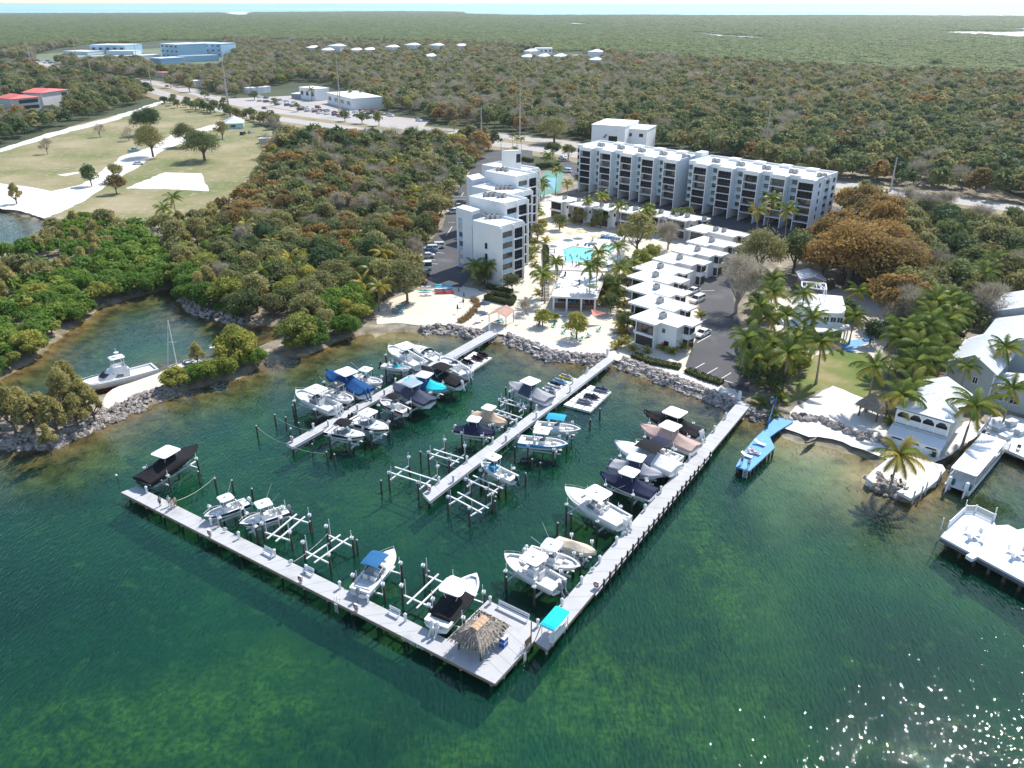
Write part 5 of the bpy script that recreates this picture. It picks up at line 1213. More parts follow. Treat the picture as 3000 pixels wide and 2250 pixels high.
# ================================================================== houses on the right
GREYH = mat('grey_clapboard', (.42, .46, .48), .75, .05, .8, bump=.15); MROOF = mat('white_metal_roof', (.68, .70, .72), .45, .05, .6); WTRIM = mat('white_paint', (.8, .8, .8), .5, .05, 1)
def gable_house(label, FL, FR, depth, zw, rise, wallm=GREYH, roofm=MROOF, over=.5, windows=((.25, .5, 3.5, 4.9),), zb=GZ, hip=0.0, cat='house', side_w=0, group=None, name='house'):
    """FL, FR: front eave corners (ground plan); ridge runs front to back"""
    FL, FR = Vector((FL[0], FL[1], 0)), Vector((FR[0], FR[1], 0)); d = (FR - FL).normalized(); w = (FR - FL).length; bk = Vector((-d.y, d.x, 0))
    t = thing(name, label, cat, (FL.x, FL.y, zb), 0, group)
    A, B, C, D_ = FL, FR, FR + bk * depth, FL + bk * depth
    mb = MB(); mb.prism([tuple(p[:2]) for p in (A, B, C, D_)], zb, zw); mb.build('wall', wallm, t, world=True)
    m0, m1 = (A + B) / 2, (C + D_) / 2
    if not hip:
        for a, b_, m_ in ((A, B, m0), (C, D_, m1)): MB().add([a + Vector((0, 0, zw)), b_ + Vector((0, 0, zw)), m_ + Vector((0, 0, zw + rise))], [(0, 1, 2)]).build('gable', wallm, t, world=True)
    r0, r1 = m0 - bk * (over if not hip else -hip), m1 + bk * over
    mb = MB(); k = over * rise / (w / 2); th = Vector((0, 0, .14))
    for s in (-1, 1):
        e0, e1 = (A if s < 0 else B) + d * s * over - bk * over, (D_ if s < 0 else C) + d * s * over + bk * over
        e0.z = e1.z = zw - k; R0, R1 = r0 + Vector((0, 0, zw + rise)), r1 + Vector((0, 0, zw + rise))
        V = [e0, e1, R1, R0]; V2 = [v + th for v in V]; mb.add(V + V2, [(0, 1, 2, 3), (7, 6, 5, 4), (0, 4, 5, 1), (1, 5, 6, 2), (3, 7, 4, 0)] if s < 0 else [(3, 2, 1, 0), (4, 5, 6, 7), (1, 5, 4, 0), (2, 6, 5, 1), (0, 4, 7, 3)])
    if hip: 
        e0, e1 = A - d * over - bk * over, B + d * over - bk * over; e0.z = e1.z = zw - k; R0 = r0 + Vector((0, 0, zw + rise)); mb.add([e0 + th, e1 + th, R0 + th, e0, e1], [(0, 1, 2), (3, 4, 1, 0)])
    rf = mb.build('roof', roofm, t, world=True)
    if not name.startswith('far'):
        mb = MB(); nseam = int(depth / .9)
        for s in (-1, 1):
            for q in range(1, nseam): e0 = (A if s < 0 else B) + d * s * over + bk * (q * .9); e0.z = zw - k + .16; R0 = m0 + bk * max(q * .9, hip); R0.z = zw + rise + .15; mb.beam(e0, R0, .05, .05)
        o = mb.build('roof_seams', roofm, rf); o['kind'] = 'stuff'; o.parent = t; Mi = Matrix.Translation(-Vector(t.location)); o.data.transform(Mi)
    fc = Face(t, A, B)
    for (u0, u1, a, b_) in windows: fc.win(u0 * w, u1 * w, a, b_, fm=WTRIM, mull=1, gm=GLASS)
    if side_w:
        fs_ = Face(t, B, C)
        for q in range(side_w): fs_.win(depth * (q + .3) / side_w, depth * (q + .3) / side_w + 1.0, zb + 3.6, zb + 5.0, fm=WTRIM)
    for p in (A, B): MB().box((p.x, p.y, (zb + zw) / 2), (.22, .22, zw - zb - .02), math.atan2(d.y, d.x)).build('corner_board', WTRIM, t, world=True)
    return t, fc, bk
# verandah house: two tiers of open arches to the sea
qh = Q(2600, 1050, 3.1725); ez = 6.6
vFL, vFR = qh(112, 440, ez), qh(592, 575, ez); vb = qh(930, 345, ez)
vt, vf, vbk = gable_house('grey and white waterfront house with two-storey arched verandah', vFL, vFR, 12, ez, 1.8, hip=4.2, windows=(), side_w=3)
w = vf.L
def arch_tier(t, fc, z0_, zs, zt, n, o, rail):
    for k in range(n + 1):
        u = fc.L * k / n; fc.pan('column', WTRIM, u - .12, u + .12, z0_, zt, o - .12, o + .12)
    for k in range(n):
        u0, u1 = fc.L * k / n + .12, fc.L * (k + 1) / n - .12
        mb = MB(); fc.box(mb, u0, u1, zt - .28, zt, o - .08, o + .08)
        for a, s in ((u0, 1), (u1, -1)):
            P = [fc.p(a, zt - .28, o - .06), fc.p(a + s * .5, zt - .28, o - .06), fc.p(a, zt - .85, o - .06), fc.p(a, zt - .28, o + .06), fc.p(a + s * .5, zt - .28, o + .06), fc.p(a, zt - .85, o + .06)]
            mb.add(P, [(0, 1, 2), (5, 4, 3), (1, 4, 5, 2), (0, 3, 4, 1), (2, 5, 3, 0)])
        mb.build('arch', WTRIM, t, world=True)
        if rail: fc.pan('balustrade', mat('lattice', (.66, .70, .72), .6, .1, 4), u0, u1, z0_, z0_ + 1.05, o - .05, o + .05)
vo = 2.2
fv = Face(vt, vf.p(0, 0, .05), vf.p(vf.L, 0, .05))
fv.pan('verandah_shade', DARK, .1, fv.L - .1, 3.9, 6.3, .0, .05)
arch_tier(vt, fv, 3.9, 4.9, ez - .35, 4, .45, True)
fv.pan('porch_floor', GREYH, -.1, fv.L + .1, 3.55, 3.85, .0, .8)
mb = MB(); a_, b_ = fv.p(-.3, 3.55, .55), fv.p(fv.L + .3, 3.55, .55); c_, d_ = fv.p(fv.L + .3, 2.75, 3.2), fv.p(-.3, 2.75, 3.2); th = Vector((0, 0, -.15))
mb.add([a_, b_, c_, d_, a_ + th, b_ + th, c_ + th, d_ + th], [(0, 3, 2, 1), (4, 5, 6, 7), (3, 7, 6, 2), (0, 4, 7, 3), (1, 2, 6, 5)]); mb.build('porch_roof', MROOF, vt, world=True)
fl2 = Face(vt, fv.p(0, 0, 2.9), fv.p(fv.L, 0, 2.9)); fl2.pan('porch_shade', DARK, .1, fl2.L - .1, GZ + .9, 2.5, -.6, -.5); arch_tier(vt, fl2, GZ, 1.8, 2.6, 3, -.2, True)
# grey houses behind
h2L, h2R = qb and Q(2650, 850, 4.148)(545, 860, 7.6), Q(2650, 850, 4.148)(1105, 1005, 7.6)
gable_house('grey clapboard house with small square window behind the verandah house', h2L, h2R, 15, 7.6, 2.4, windows=((.58, .70, 4.6, 6.0),))
h3 = Q(2650, 850, 4.148)(905, 655, 7.8); dd = (vFR - vFL).normalized(); dd.z = 0
gable_house('long grey house with wide white metal roof at the right edge', h3, h3 + dd * 15, 17, 7.8, 3.0, windows=((.05, .13, 5, 6.3),))
h4 = Q(2650, 850, 4.148)(1035, 260, 8.2); gable_house('grey house with tall louvred window at the upper right edge', h4, h4 + dd * 12, 14, 8.2, 2.5, windows=((.38, .5, 4.4, 7.2),))
h5 = Q(2650, 850, 4.148)(1040, 1130, 5.2); gable_house('low grey annex with paired windows behind the palms at the right', h5, h5 + dd * 12, 6, 5.0, 1.2, windows=((.08, .22, 2.4, 3.9), (.28, .42, 2.4, 3.9)))
h6 = Q(2650, 850, 4.148)(700, 690, 4.6); gable_house('low white flat annex beside the long grey house', h6, h6 + dd * 7, 6, 4.4, .4, wallm=WHITE, windows=())
# ---- restaurant with curved canopy and pergola
qr = Q(2100, 800, 3.403)
rs = thing('restaurant', 'white restaurant with curved flat canopy and white pergola behind palms', 'building', tuple(qr(950, 600, GZ)[:2]) + (GZ,))
cz = 4.4
can = [(610, 455), (650, 500), (720, 535), (850, 565), (1000, 582), (1180, 580), (1290, 560), (1332, 535), (1320, 515), (1250, 505), (1060, 490), (860, 470), (700, 448)]
mb = MB(); mb.prism([tuple(qr(*p, cz)[:2]) for p in can], cz - .4, cz); mb.build('canopy', WHITE, rs, world=True)
for q in ((720, 525), (880, 555), (1010, 570), (1180, 568), (1285, 548), (1315, 528)):
    p = qr(*q, cz - .4); MB().tube((p.x, p.y, GZ), (p.x, p.y, cz - .35), .16, n=8).build('column', WHITE, rs, world=True)
ub = [qr(*p, 7.2) for p in [(770, 345), (1070, 392), (1275, 405), (1285, 350), (1250, 230), (900, 200)]]
mb = MB(); mb.prism([tuple(p[:2]) for p in ub], GZ, 7.2); mb.build('upper_block', WHITE, rs, world=True)
fu = Face(rs, ub[1], ub[2]); 
for q in range(3): fu.win(fu.L * (q + .06) / 3, fu.L * (q + .94) / 3, 4.7, 6.3, fm=WTRIM, gm=GLASS, mull=1)
fu.pan('balustrade', WTRIM, 0, fu.L, 4.4, 5.2, .15, .2)
inn = [qr(*p, GZ) for p in [(760, 640), (1230, 690), (1240, 560), (800, 520)]]; mb = MB(); mb.prism([tuple(p[:2]) for p in inn], GZ, cz - .4); mb.build('dining_room', mat('restaurant_dark', (.10, .10, .10), .6, .3, 1), rs, world=True)
pg = thing('pergola', 'open white timber pergola on the restaurant roof terrace', 'pergola', tuple(qr(1000, 200, 7.2)[:2]) + (7.2,))
pc = [qr(*p, 10.0) for p in [(850, 140), (1095, 168), (1085, 105), (848, 85)]]; pk = qr(975, 62, 11.0); pk2 = qr(1000, 95, 11.0)
mb = MB()
for i in range(4): mb.beam(pc[i], pc[(i + 1) % 4], .18, .25); mb.beam(pc[i], pk2, .12, .15)
for k in range(1, 5): mb.beam(pc[0].lerp(pc[1], k / 5), pk2, .1, .12); mb.beam(pc[3].lerp(pc[2], k / 5), pk2, .1, .12); mb.beam(pc[0].lerp(pc[1], k / 5), pc[3].lerp(pc[2], k / 5), .08, .1)
mb.build('rafters', WTRIM, pg, world=True)
for p in pc: q = p.copy(); MB().tube((q.x, q.y, 7.2), (q.x, q.y, 10), .12, n=6).build('post', WTRIM, pg, world=True)
mb = MB(); p = qr(950, 40, 4.5); gable_house('small grey-brown shed behind the restaurant', qr(850, 60, 4.2), qr(1070, 70, 4.2), 6, 4.2, .8, wallm=mat('shed_wall', (.30, .27, .24), .8, .1), windows=())
# ================================================================== far buildings
SKYW = mat('school_blue', (.30, .52, .68), .7, .06, .1); PALEB = mat('school_pale', (.62, .72, .78), .7, .05, .1)
def far_block(label, pxs, zt, wallm, roofm, depth=None, cat='building', rows=0, cols=0, sides=True, group=None, name='far_building', flat_roof=True):
    """front ground-plan corners from the top edge of the front wall (left, right) plus depth"""
    a, b_ = U(*pxs[0], zt), U(*pxs[1], zt); a.z = b_.z = 0; d = (b_ - a).normalized(); bk = Vector((-d.y, d.x, 0))
    t = thing(name, label, cat, (a.x, a.y, GZ), 0, group); P = [a, b_, b_ + bk * depth, a + bk * depth]
    MB().prism([tuple(p[:2]) for p in P], GZ - .2, zt).build('wall', wallm, t, world=True)
    mb = MB(); c_ = sum(P, Vector()) / 4; mb.prism([tuple((p + (p - c_).normalized() * .4)[:2]) for p in P], zt, zt + .35); mb.build('roof', roofm, t, world=True)
    fc = Face(t, a, b_); L = fc.L
    for r_ in range(rows):
        for c2 in range(cols):
            u0 = L * (c2 + .25) / cols; z0_ = GZ + (zt - GZ) * (r_ + .35) / rows; fc.win(u0, u0 + L * .5 / cols, z0_, z0_ + (zt - GZ) * .4 / rows, fm=WTRIM, gm=GLASS, mull=0, fw=.15)
    return t, fc
far_block('large three-storey sky blue school building', [(468, 128), (520, 131)], 18, SKYW, MROOF, 40, rows=3, cols=4)
far_block('white stair bay of the blue school building', [(520, 130), (548, 131)], 17.5, PALEB, MROOF, 30, rows=3, cols=2)
far_block('right wing of the sky blue school building', [(548, 127), (646, 129)], 17.2, SKYW, MROOF, 30, rows=3, cols=6)
far_block('low sky blue front hall of the school', [(470, 172), (540, 168)], 7, SKYW, MROOF, 22); far_block('low sky blue gymnasium of the school with grey roof', [(540, 166), (640, 162)], 7.5, SKYW, METAL, 24)
far_block('long pale blue warehouse on the far left', [(262, 132), (365, 133)], 12, SKYW, MROOF, 40, rows=1, cols=5); far_block('low pale blue annex beside the blue warehouse', [(310, 150), (390, 150)], 6, PALEB, MROOF, 25)
far_block('low white shed left of the blue warehouse', [(185, 150), (255, 152)], 5, PALEB, MROOF, 30); far_block('long low white walkway roof behind the playing field', [(210, 166), (400, 163)], 4.5, WHITE, ROOFW, 8); far_block('white portable building beside the school', [(415, 163), (470, 160)], 5, WHITE, ROOFW, 14)
# red-roofed condominium
REDR = mat('coral_metal_roof', (.62, .16, .14), .6, .1, .3); STUC = mat('grey_stucco', (.55, .53, .52), .8, .08, .2)
ca, cb = U(32, 290, 12.5), U(112, 283, 12.5)
rc, rcf, rbk = gable_house('three-storey condominium with coral red roof on the left', ca, cb, 16, 12.5, 1.6, wallm=STUC, roofm=REDR, hip=3, windows=(), cat='building', over=1.0)
for f in range(3): rcf.pan('balcony', DARK, rcf.L * .25, rcf.L * .95, 2.2 + 3.5 * f, 4.4 + 3.5 * f, .0, .05); rcf.pan('balcony_wall', STUC, rcf.L * .22, rcf.L, 1.0 + 3.5 * f, 2.3 + 3.5 * f, .05, .4)  # dark flat panel gives each balcony recess its shade by colour
cc, cd = U(120, 272, 13), U(196, 262, 13)
rc2, rcf2, _ = gable_house('rear wing of the condominium with coral red roof', cc, cd, 14, 13, 1.6, wallm=STUC, roofm=REDR, hip=3, windows=(), cat='building', over=1.0)
for f in range(3): rcf2.pan('balcony', DARK, rcf2.L * .75, rcf2.L * .97, 2.4 + 3.5 * f, 4.6 + 3.5 * f, .0, .05)  # rear wing recesses: shade put into the colour of a flat panel
# pale teal house in the park
tl, tlf, _ = gable_house('small pale teal house with white hip roof beside the park', U(655, 362, 4.0), U(712, 360, 4.0), 13, 4.0, 2.4, wallm=mat('teal_wall', (.42, .66, .66), .7, .05), roofm=MROOF, hip=4, windows=((.3, .6, 1.6, 3.2),))
far_block('grey concrete box shed at the edge of the wood', [(757, 408), (802, 408)], 3.2, mat('concrete_shed', (.52, .5, .47), .9, .1), mat('concrete_shed_roof', (.6, .58, .55), .9, .1), 5)
# shops on the highway
far_block('white square shop tower beside the highway', [(876, 256), (922, 262)], 9, WHITE, ROOFW, 12, rows=1, cols=3); far_block('white showroom with dark tall windows beside the highway', [(957, 272), (1030, 290)], 8, WHITE, ROOFW, 22, rows=1, cols=4)
far_block('low white carport left of the shop tower', [(853, 275), (895, 277)], 4.2, mat('carport_grey', (.3, .3, .3), .8, .1), ROOFW, 12); far_block('low pink-roofed shop between the white shops', [(925, 275), (958, 277)], 4.5, WHITE, mat('dull_red_roof', (.30, .13, .11), .8, .1), 14)
for i, (u, v) in enumerate(((715, 258), (729, 258), (743, 257), (757, 255))): far_block('x', [(u, v), (u + 11, v + 1)], 5.2, WHITE, ROOFW, 8, group='white trailers parked beside the highway', cat='trailer', name='trailer')
number([o for o in bpy.data.objects if o.name.startswith('trailer')], 'white box trailer, {} from the left in the row beside the highway')
far_block('small white kiosk sign house beside the highway', [(558, 236), (572, 238)], 6, WHITE, ROOFW, 5); far_block('small white hut with red awning beyond the highway', [(455, 212), (482, 214)], 5, WHITE, REDR, 10)
# marine workshop behind the long block
mw, mwf = far_block('white boat workshop with tall doorway behind the apartment block', [(1734, 366), (1832, 372)], 13.5, WHITE, ROOFW, 22, cat='building'); 
mwf.pan('doorway', GLASS, mwf.L * .52, mwf.L * .78, GZ, 9, 0, .06)
for q, cm_ in ((.40, (.5, .12, .08)), (.44, (.08, .3, .4))): p = mwf.p(mwf.L * q, 8.4 + (q - .4) * 20, .06); mb = MB(); mb.tube(p, p + mwf.n * .08, .6, n=12); mb.build('round_sign', mat('sign_%d' % int(q * 100), cm_, .6, .1), mw, world=True)
mw2, mwf2 = far_block('lower white workshop wing with two small windows', [(1832, 378), (1896, 382)], 11.5, WHITE, ROOFW, 16, cat='building'); mwf2.win(mwf2.L * .15, mwf2.L * .32, 8.3, 9.8, fm=FRAME); mwf2.win(mwf2.L * .65, mwf2.L * .83, 8.3, 9.8, fm=FRAME); mwf2.pan('garage_door', GLASS, mwf2.L * .1, mwf2.L * .45, GZ, 4.8, 0, .06)
# distant villas among the trees
for i, (u, v, w_, z) in enumerate(((1127, 138, 22, 7), (1185, 132, 28, 8), (1258, 133, 24, 7), (960, 135, 36, 8), (935, 147, 22, 5), (1020, 147, 22, 5), (1060, 146, 18, 5), (895, 140, 14, 6), (1236, 165, 26, 5), (1535, 150, 16, 8), (1520, 167, 30, 5), (1570, 165, 22, 5), (1618, 165, 24, 5), (1722, 152, 30, 8), (1718, 176, 40, 4), (1330, 134, 14, 6))):
    z += 3.5; v -= 1
    a, b_ = U(u, v, z), U(u + w_, v + 1, z); gable_house('x', a, b_, 14, z, 2.2, wallm=WHITE, roofm=ROOFW, hip=5, windows=(), name='far_villa', over=.6, group='distant white villas')
vv = [o for o in COL.objects if o.name.startswith('far_villa')]; number(vv, 'distant white villa among the trees, {} from the left')
far_block('distant white cube house with stepped top by the inlet', [(1568, 142), (1618, 142)], 13, WHITE, ROOFW, 16, rows=2, cols=4)
# far water: lagoons and creeks in the mangrove
LAGM = mat('lagoon_water', (.20, .27, .30), .12, .1, .01)
def lagoon(label, px, z=GZ + .1): return sheet('lagoon', px, z, LAGM, label)
LAG = [[(2715, 93), (2860, 91), (2965, 93), (2990, 88), (2950, 83), (3050, 80), (3100, 108), (2960, 108), (2880, 101)], [(2005, 93), (2060, 95), (2120, 102), (2220, 107), (2275, 111), (2270, 114), (2180, 110), (2080, 104)], [(1660, 66), (1725, 68), (1725, 71), (1660, 69)], [(1890, 76), (1945, 79), (1945, 81), (1890, 78)], [(640, 37), (700, 34), (740, 35), (745, 41), (700, 43)], [(934, 95), (950, 96), (957, 101), (940, 99)], [(2600, 117), (2670, 119), (2680, 121), (2600, 119)], [(2740, 121), (2830, 125), (2830, 127), (2740, 123)], [(1648, 160), (1692, 160), (1700, 176), (1650, 176)]]
for i, l in enumerate(LAG): lagoon(['wide pale lagoon in the mangroves at far right', 'long creek winding through the mangroves', 'thin far creek above the apartment block', 'thin far creek right of centre', 'pale lagoon near the far left shore', 'small pond in the mangroves', 'thin creek at the right', 'thin creek near the right lagoon', 'boat inlet among distant villas'][i], l)
# ================================================================== vehicles
TYRE = mat('tyre', (.015, .015, .015), .8, .2); RIM = mat('rim', (.4, .4, .42), .3, .1, metal=.7); LAMP = mat('head_lamp', (.6, .62, .62), .15, .05); TAIL = mat('tail_lamp', (.35, .01, .01), .3, .1)
PAINTS = {k: mat('car_' + k, c, .25, .03, .5, coat=.6) for k, c in dict(white=(.75, .75, .75), silver=(.42, .44, .46), black=(.015, .015, .018), blue=(.03, .08, .22), red=(.35, .02, .03), grey=(.12, .13, .14), teal=(.05, .25, .33)).items()}
CARM = {}
def car_mesh(kind):
    if kind in CARM: return CARM[kind]
    L, Wd, H_, hood, cab0, cab1, roof0, roof1 = dict(sedan=(4.7, 1.82, 1.45, .92, .26, .88, .42, .72), suv=(4.9, 1.95, 1.78, 1.08, .24, .99, .36, .93), pickup=(5.6, 2.0, 1.85, 1.12, .26, .62, .36, .56), van=(5.6, 2.1, 2.4, 1.2, .07, .99, .16, .98))[kind]
    st = [(0, .45, hood * .62), (.03, .3, hood * .8), (.2, .26, hood * .93), (cab0, .26, hood), (.6, .26, hood + .02), (.96, .28, hood + (.0 if kind != 'pickup' else .02)), (1, .42, hood * .86)]
    mb = MB(); rings = []
    for s, zb, zt in st:
        w_ = Wd / 2 * (1 - .12 * max(0, 1 - s / .1) - .06 * max(0, (s - .92) / .08)); x = L * (.5 - s); rings.append([(x, -w_, zb), (x, -w_ * 1.0, (zb + zt) * .55), (x, -w_ * .93, zt), (x, w_ * .93, zt), (x, w_, (zb + zt) * .55), (x, w_, zb)])
    mb.loft(rings, 0, True, True)
    c0, c1, r0, r1 = L * (.5 - cab0), L * (.5 - cab1), L * (.5 - roof0), L * (.5 - roof1); wb, wr_ = Wd * .46, Wd * .39
    gl = MB(); lo = [(c0, -wb, hood), (c1, -wb, hood), (c1, wb, hood), (c0, wb, hood)]; hi = [(r0, -wr_, H_ - .09), (r1, -wr_, H_ - .09), (r1, wr_, H_ - .09), (r0, wr_, H_ - .09)]; gl.loft([lo, hi], 0, True, False)
    rf = MB(); rf.loft([[(a * 1.0, b_ * 1.03, H_ - .10) for a, b_, _ in hi], [(a * .98, b_ * .92, H_) for a, b_, _ in hi]], 0, True, True)
    pil = MB()
    for a, b_ in zip(lo, hi): pil.beam(a, b_, .09, .09)
    for sy in (-1, 1): xm = (r0 + r1) / 2; pil.beam((xm, sy * wb, hood), (xm, sy * wr_, H_ - .09), .09, .05)
    wh = MB(); wh.tube((0, -.11, 0), (0, .11, 0), .33, n=12); hub = MB(); hub.tube((0, -.12, 0), (0, .12, 0), .19, n=8)
    hl = MB(); hl.box((0, 0, 0), (.1, .38, .16))
    CARM[kind] = (mb, gl, rf, pil, wh.mesh('tyre', TYRE), hub.mesh('rim', RIM), hl, L, Wd, hood, {}); return CARM[kind]
def car(label, p, rz, kind='sedan', paint='white', grp='parked cars', detail=True):
    mb, gl, rf, pil, tyre, rim, hl, L, Wd, hood, cache = car_mesh(kind)
    if paint not in cache:
        cache[paint] = (mb.mesh('body', PAINTS[paint]), rf.mesh('roof', PAINTS[paint]), pil.mesh('pillars', PAINTS[paint]))
        if 'g' not in cache: cache['g'] = gl.mesh('windows', GLASS); cache['h'] = hl.mesh('headlight', LAMP); cache['t'] = hl.mesh('tail_light', TAIL)
    t = thing('car' if kind != 'van' else 'van', label, 'car' if kind != 'van' else 'van', p, rz, grp); b_, r_, pi_ = cache[paint]
    link(b_, 'body', t); link(cache['g'], 'windows', t); ro = link(r_, 'roof', t); link(pi_, 'pillars', t)
    for sx in (-.31, .30):
        for sy in (-1, 1):
            w_ = link(tyre, 'wheel', t, (sx * L, sy * (Wd / 2 - .1), .33))
            if detail: link(rim, 'rim', w_, (0, sy * .005, 0))
    if detail:
        for sy in (-1, 1): link(cache['h'], 'headlight', t, (L / 2 - .09, sy * Wd * .33, hood * .68)); link(cache['t'], 'tail_light', t, (-L / 2 + .03, sy * Wd * .36, hood * .72))
    return t
def carpx(label, u, v, ang, kind, paint, detail=True, grp='parked cars', z=GZ + .03):
    p = U(u, v, z + .6); return car(label, (p.x, p.y, z), ang, kind, paint, grp, detail)
lot = [(430, 1228, .12, 'suv', 'white', 'white sport utility car furthest up the row under the car park trees'), (365, 1256, .12, 'suv', 'white', 'white sport utility car second in the car park row'), (345, 1282, .12, 'sedan', 'blue', 'blue car between white cars in the left car park'), (330, 1322, .12, 'sedan', 'white', 'white hatchback in the left car park beside the blue car'), (285, 1440, .15, 'van', 'white', 'white van in the left car park'), (270, 1500, .15, 'suv', 'black', 'black car in front of the white van'), (252, 1575, .15, 'sedan', 'red', 'red car nearest the beach in the left car park'), (585, 895, .3, 'suv', 'white', 'white car beside the tower stairs'), (630, 840, .3, 'sedan', 'silver', 'silver car behind the stepped tower'), (650, 808, .3, 'sedan', 'black', 'black car furthest behind the stepped tower')]
for x, y, a, k, c, lb in lot: carpx(lb, *qz5(x, y), a + math.pi, k, c)
for (u, v, a, k, c, lb) in ((*qz4(1545, 345), -2.35, 'sedan', 'white', 'white car parked beside the nearest townhouse'), (*qz4(1500, 75), -2.35, 'suv', 'white', 'white sport utility car parked beside the second townhouse'), (2030, 852, -2.35, 'sedan', 'white', 'white car parked beside the fourth townhouse'), (1648, 462, 2.4, 'sedan', 'white', 'white car on the highway behind the apartment block'), (1660, 500, 2.6, 'suv', 'white', 'white car parked left of the long apartment block')): carpx(lb, u, v, a, k, c)
rdir = heading(CLR[25], CLR[20])
cl_ = ['white', 'silver', 'black', 'white', 'grey', 'white', 'red', 'blue', 'white', 'silver']
fars = []
for i, (u, v) in enumerate(((613, 292), (775, 316), (812, 305), (860, 308), (612, 293), (490, 252))): fars.append(carpx('x', u, v, rdir, 'sedan' if i % 2 else 'suv', cl_[(i * 3 + 1) % 10], False, 'cars driving on the highway'))
number(fars, 'car driving on the highway, {} from the left')
fars = []
for i in range(34):
    u = 760 + (i % 17) * 20 + RND.uniform(-4, 4); v = 284 + (i % 17) * 3.1 + (i // 17) * 10 + RND.uniform(-1, 1)
    if 868 < u < 1030 and i < 17: v += 18
    fars.append(carpx('x', u, v, rdir + math.pi / 2 + RND.uniform(-.1, .1), 'suv' if i % 3 == 0 else 'sedan', cl_[(i * 7) % 10], False, 'cars parked at the roadside shops'))
for (u, v, c) in ((932, 314, 'red'), (1060, 325, 'red'), (1095, 326, 'red'), (1145, 338, 'white'), (1120, 333, 'silver'), (1228, 352, 'white')): fars.append(carpx('x', u, v, rdir, 'suv', c, False, 'cars parked at the roadside shops'))
for i in range(22): fars.append(carpx('x', 5 + i * 7.5, 168 + i * .6 + RND.uniform(-2, 2) + (i % 2) * 5, rdir + 1.5, 'suv', cl_[(i * 3) % 10], False, 'cars parked at the roadside shops'))
number(fars, 'small parked car along the far side of the highway, {} from the left')
carpx('blue pickup parked on the sand road in the park', 392, 440, 1.0, 'pickup', 'teal'); carpx('white car parked under the olive tree in the park', 405, 478, .2, 'sedan', 'white'); carpx('dark car parked at the pale teal house', 712, 391, 1.5, 'suv', 'black'); carpx('silver car parked at the pale teal house', 735, 386, 1.4, 'sedan', 'silver')
# ================================================================== utility poles and wires
CONC = mat('pole_concrete', (.42, .39, .36), .9, .1, 1)
poles = []
def upole(base, top, r0=.45, r1=.2, arms=True):
    p = U(*base, GZ); lo, hi = GZ, 60.0
    for _ in range(40):
        m_ = (lo + hi) / 2
        if proj((p.x, p.y, m_))[1] > top[1]: lo = m_
        else: hi = m_
    t = thing('utility_pole', 'x', 'utility pole', (p.x, p.y, GZ), 0, 'tall utility poles'); h = m_ - GZ
    MB().tube((0, 0, -.2), (0, 0, h), r0, r1, 8).build('pole', CONC, t)
    if arms:
        d = Vector((math.cos(rdir), math.sin(rdir), 0)); nn = Vector((-d.y, d.x, 0))
        for k in range(3): z = h - .6 - 2.3 * k; MB().beam(nn * .1 + Vector((0, 0, z)), -nn * 1.6 + Vector((0, 0, z + .25)), .12, .12).build('arm', METAL, t)
    poles.append((t, h)); return t
for b_, tp in (((92, 190), (75, 105)), ((230, 195), (208, 106)), ((405, 196), (391, 130)), ((268, 218), (259, 177)), ((445, 258), (432, 198)), ((674, 335), (646, 136)), ((668, 310), (661, 226)), ((1000, 340), (995, 162)), ((995, 345), (990, 268)), ((1411, 415), (1408, 316)), ((1523, 398), (1524, 221)), ((2237, 468), (2260, 281)), ((2608, 560), (2615, 461)), ((1990, 440), (1993, 385))): upole(b_, tp)
number([p[0] for p in poles], 'tall slender utility pole along the highway, {} from the left')
WIRE = mat('wire', (.10, .10, .11), .6, .1)
pl_ = sorted([p for p in poles if p[1] > 14], key=lambda p: p[0].location.x); k_ = 0
for (a, ha), (b_, hb) in zip(pl_[:-1], pl_[1:]):
    for q in range(3):
        A, B = Vector(a.location) + Vector((0, 0, ha - .6 - 2.3 * q)), Vector(b_.location) + Vector((0, 0, hb - .6 - 2.3 * q)); mb = MB(); mb.path([A.lerp(B, i / 8) - Vector((0, 0, 6 * (i / 8) * (1 - i / 8))) for i in range(9)], .03, 3); o = mb.build('overhead_wire', WIRE); tag(o, 'x', 'wire', 'overhead wires along the highway')
last = pl_[-1]; 
for q in range(6):
    A = Vector(last[0].location) + Vector((0, 0, last[1] - 1 - 2.2 * q)); d = Vector((math.cos(rdir), math.sin(rdir), 0)); d = -d if d.x < 0 else d; B = A + d * 160; mb = MB(); mb.path([A.lerp(B, i / 8) - Vector((0, 0, 6 * (i / 8) * (1 - i / 8))) for i in range(9)], .03, 3); o = mb.build('overhead_wire', WIRE); tag(o, 'x', 'wire', 'overhead wires along the highway')
number([o for o in COL.objects if o.name.startswith('overhead_wire')], 'thin overhead wire strung above the highway, {} from the left', key=lambda o: o.data.vertices[0].co.x)
for (b_, h_, lb) in ((qz5(638, 640), 9.0, 'white lamp post beside the trees left of the stepped tower'), (qz5(1055, 300), 7.0, 'slim brown pole behind the stepped tower')):
    p = U(*b_, GZ); t = thing('lamp_post', lb, 'lamp post', (p.x, p.y, GZ)); MB().tube((0, 0, 0), (0, 0, h_), .12, .08, 8).build('pole', ALU if h_ > 8 else WOODF, t); MB().beam((0, 0, h_ - .4), (1.6, 0, h_ - .2), .08, .08).box((1.8, 0, h_ - .22), (.6, .25, .12)).build('lamp_head', ALU, t)
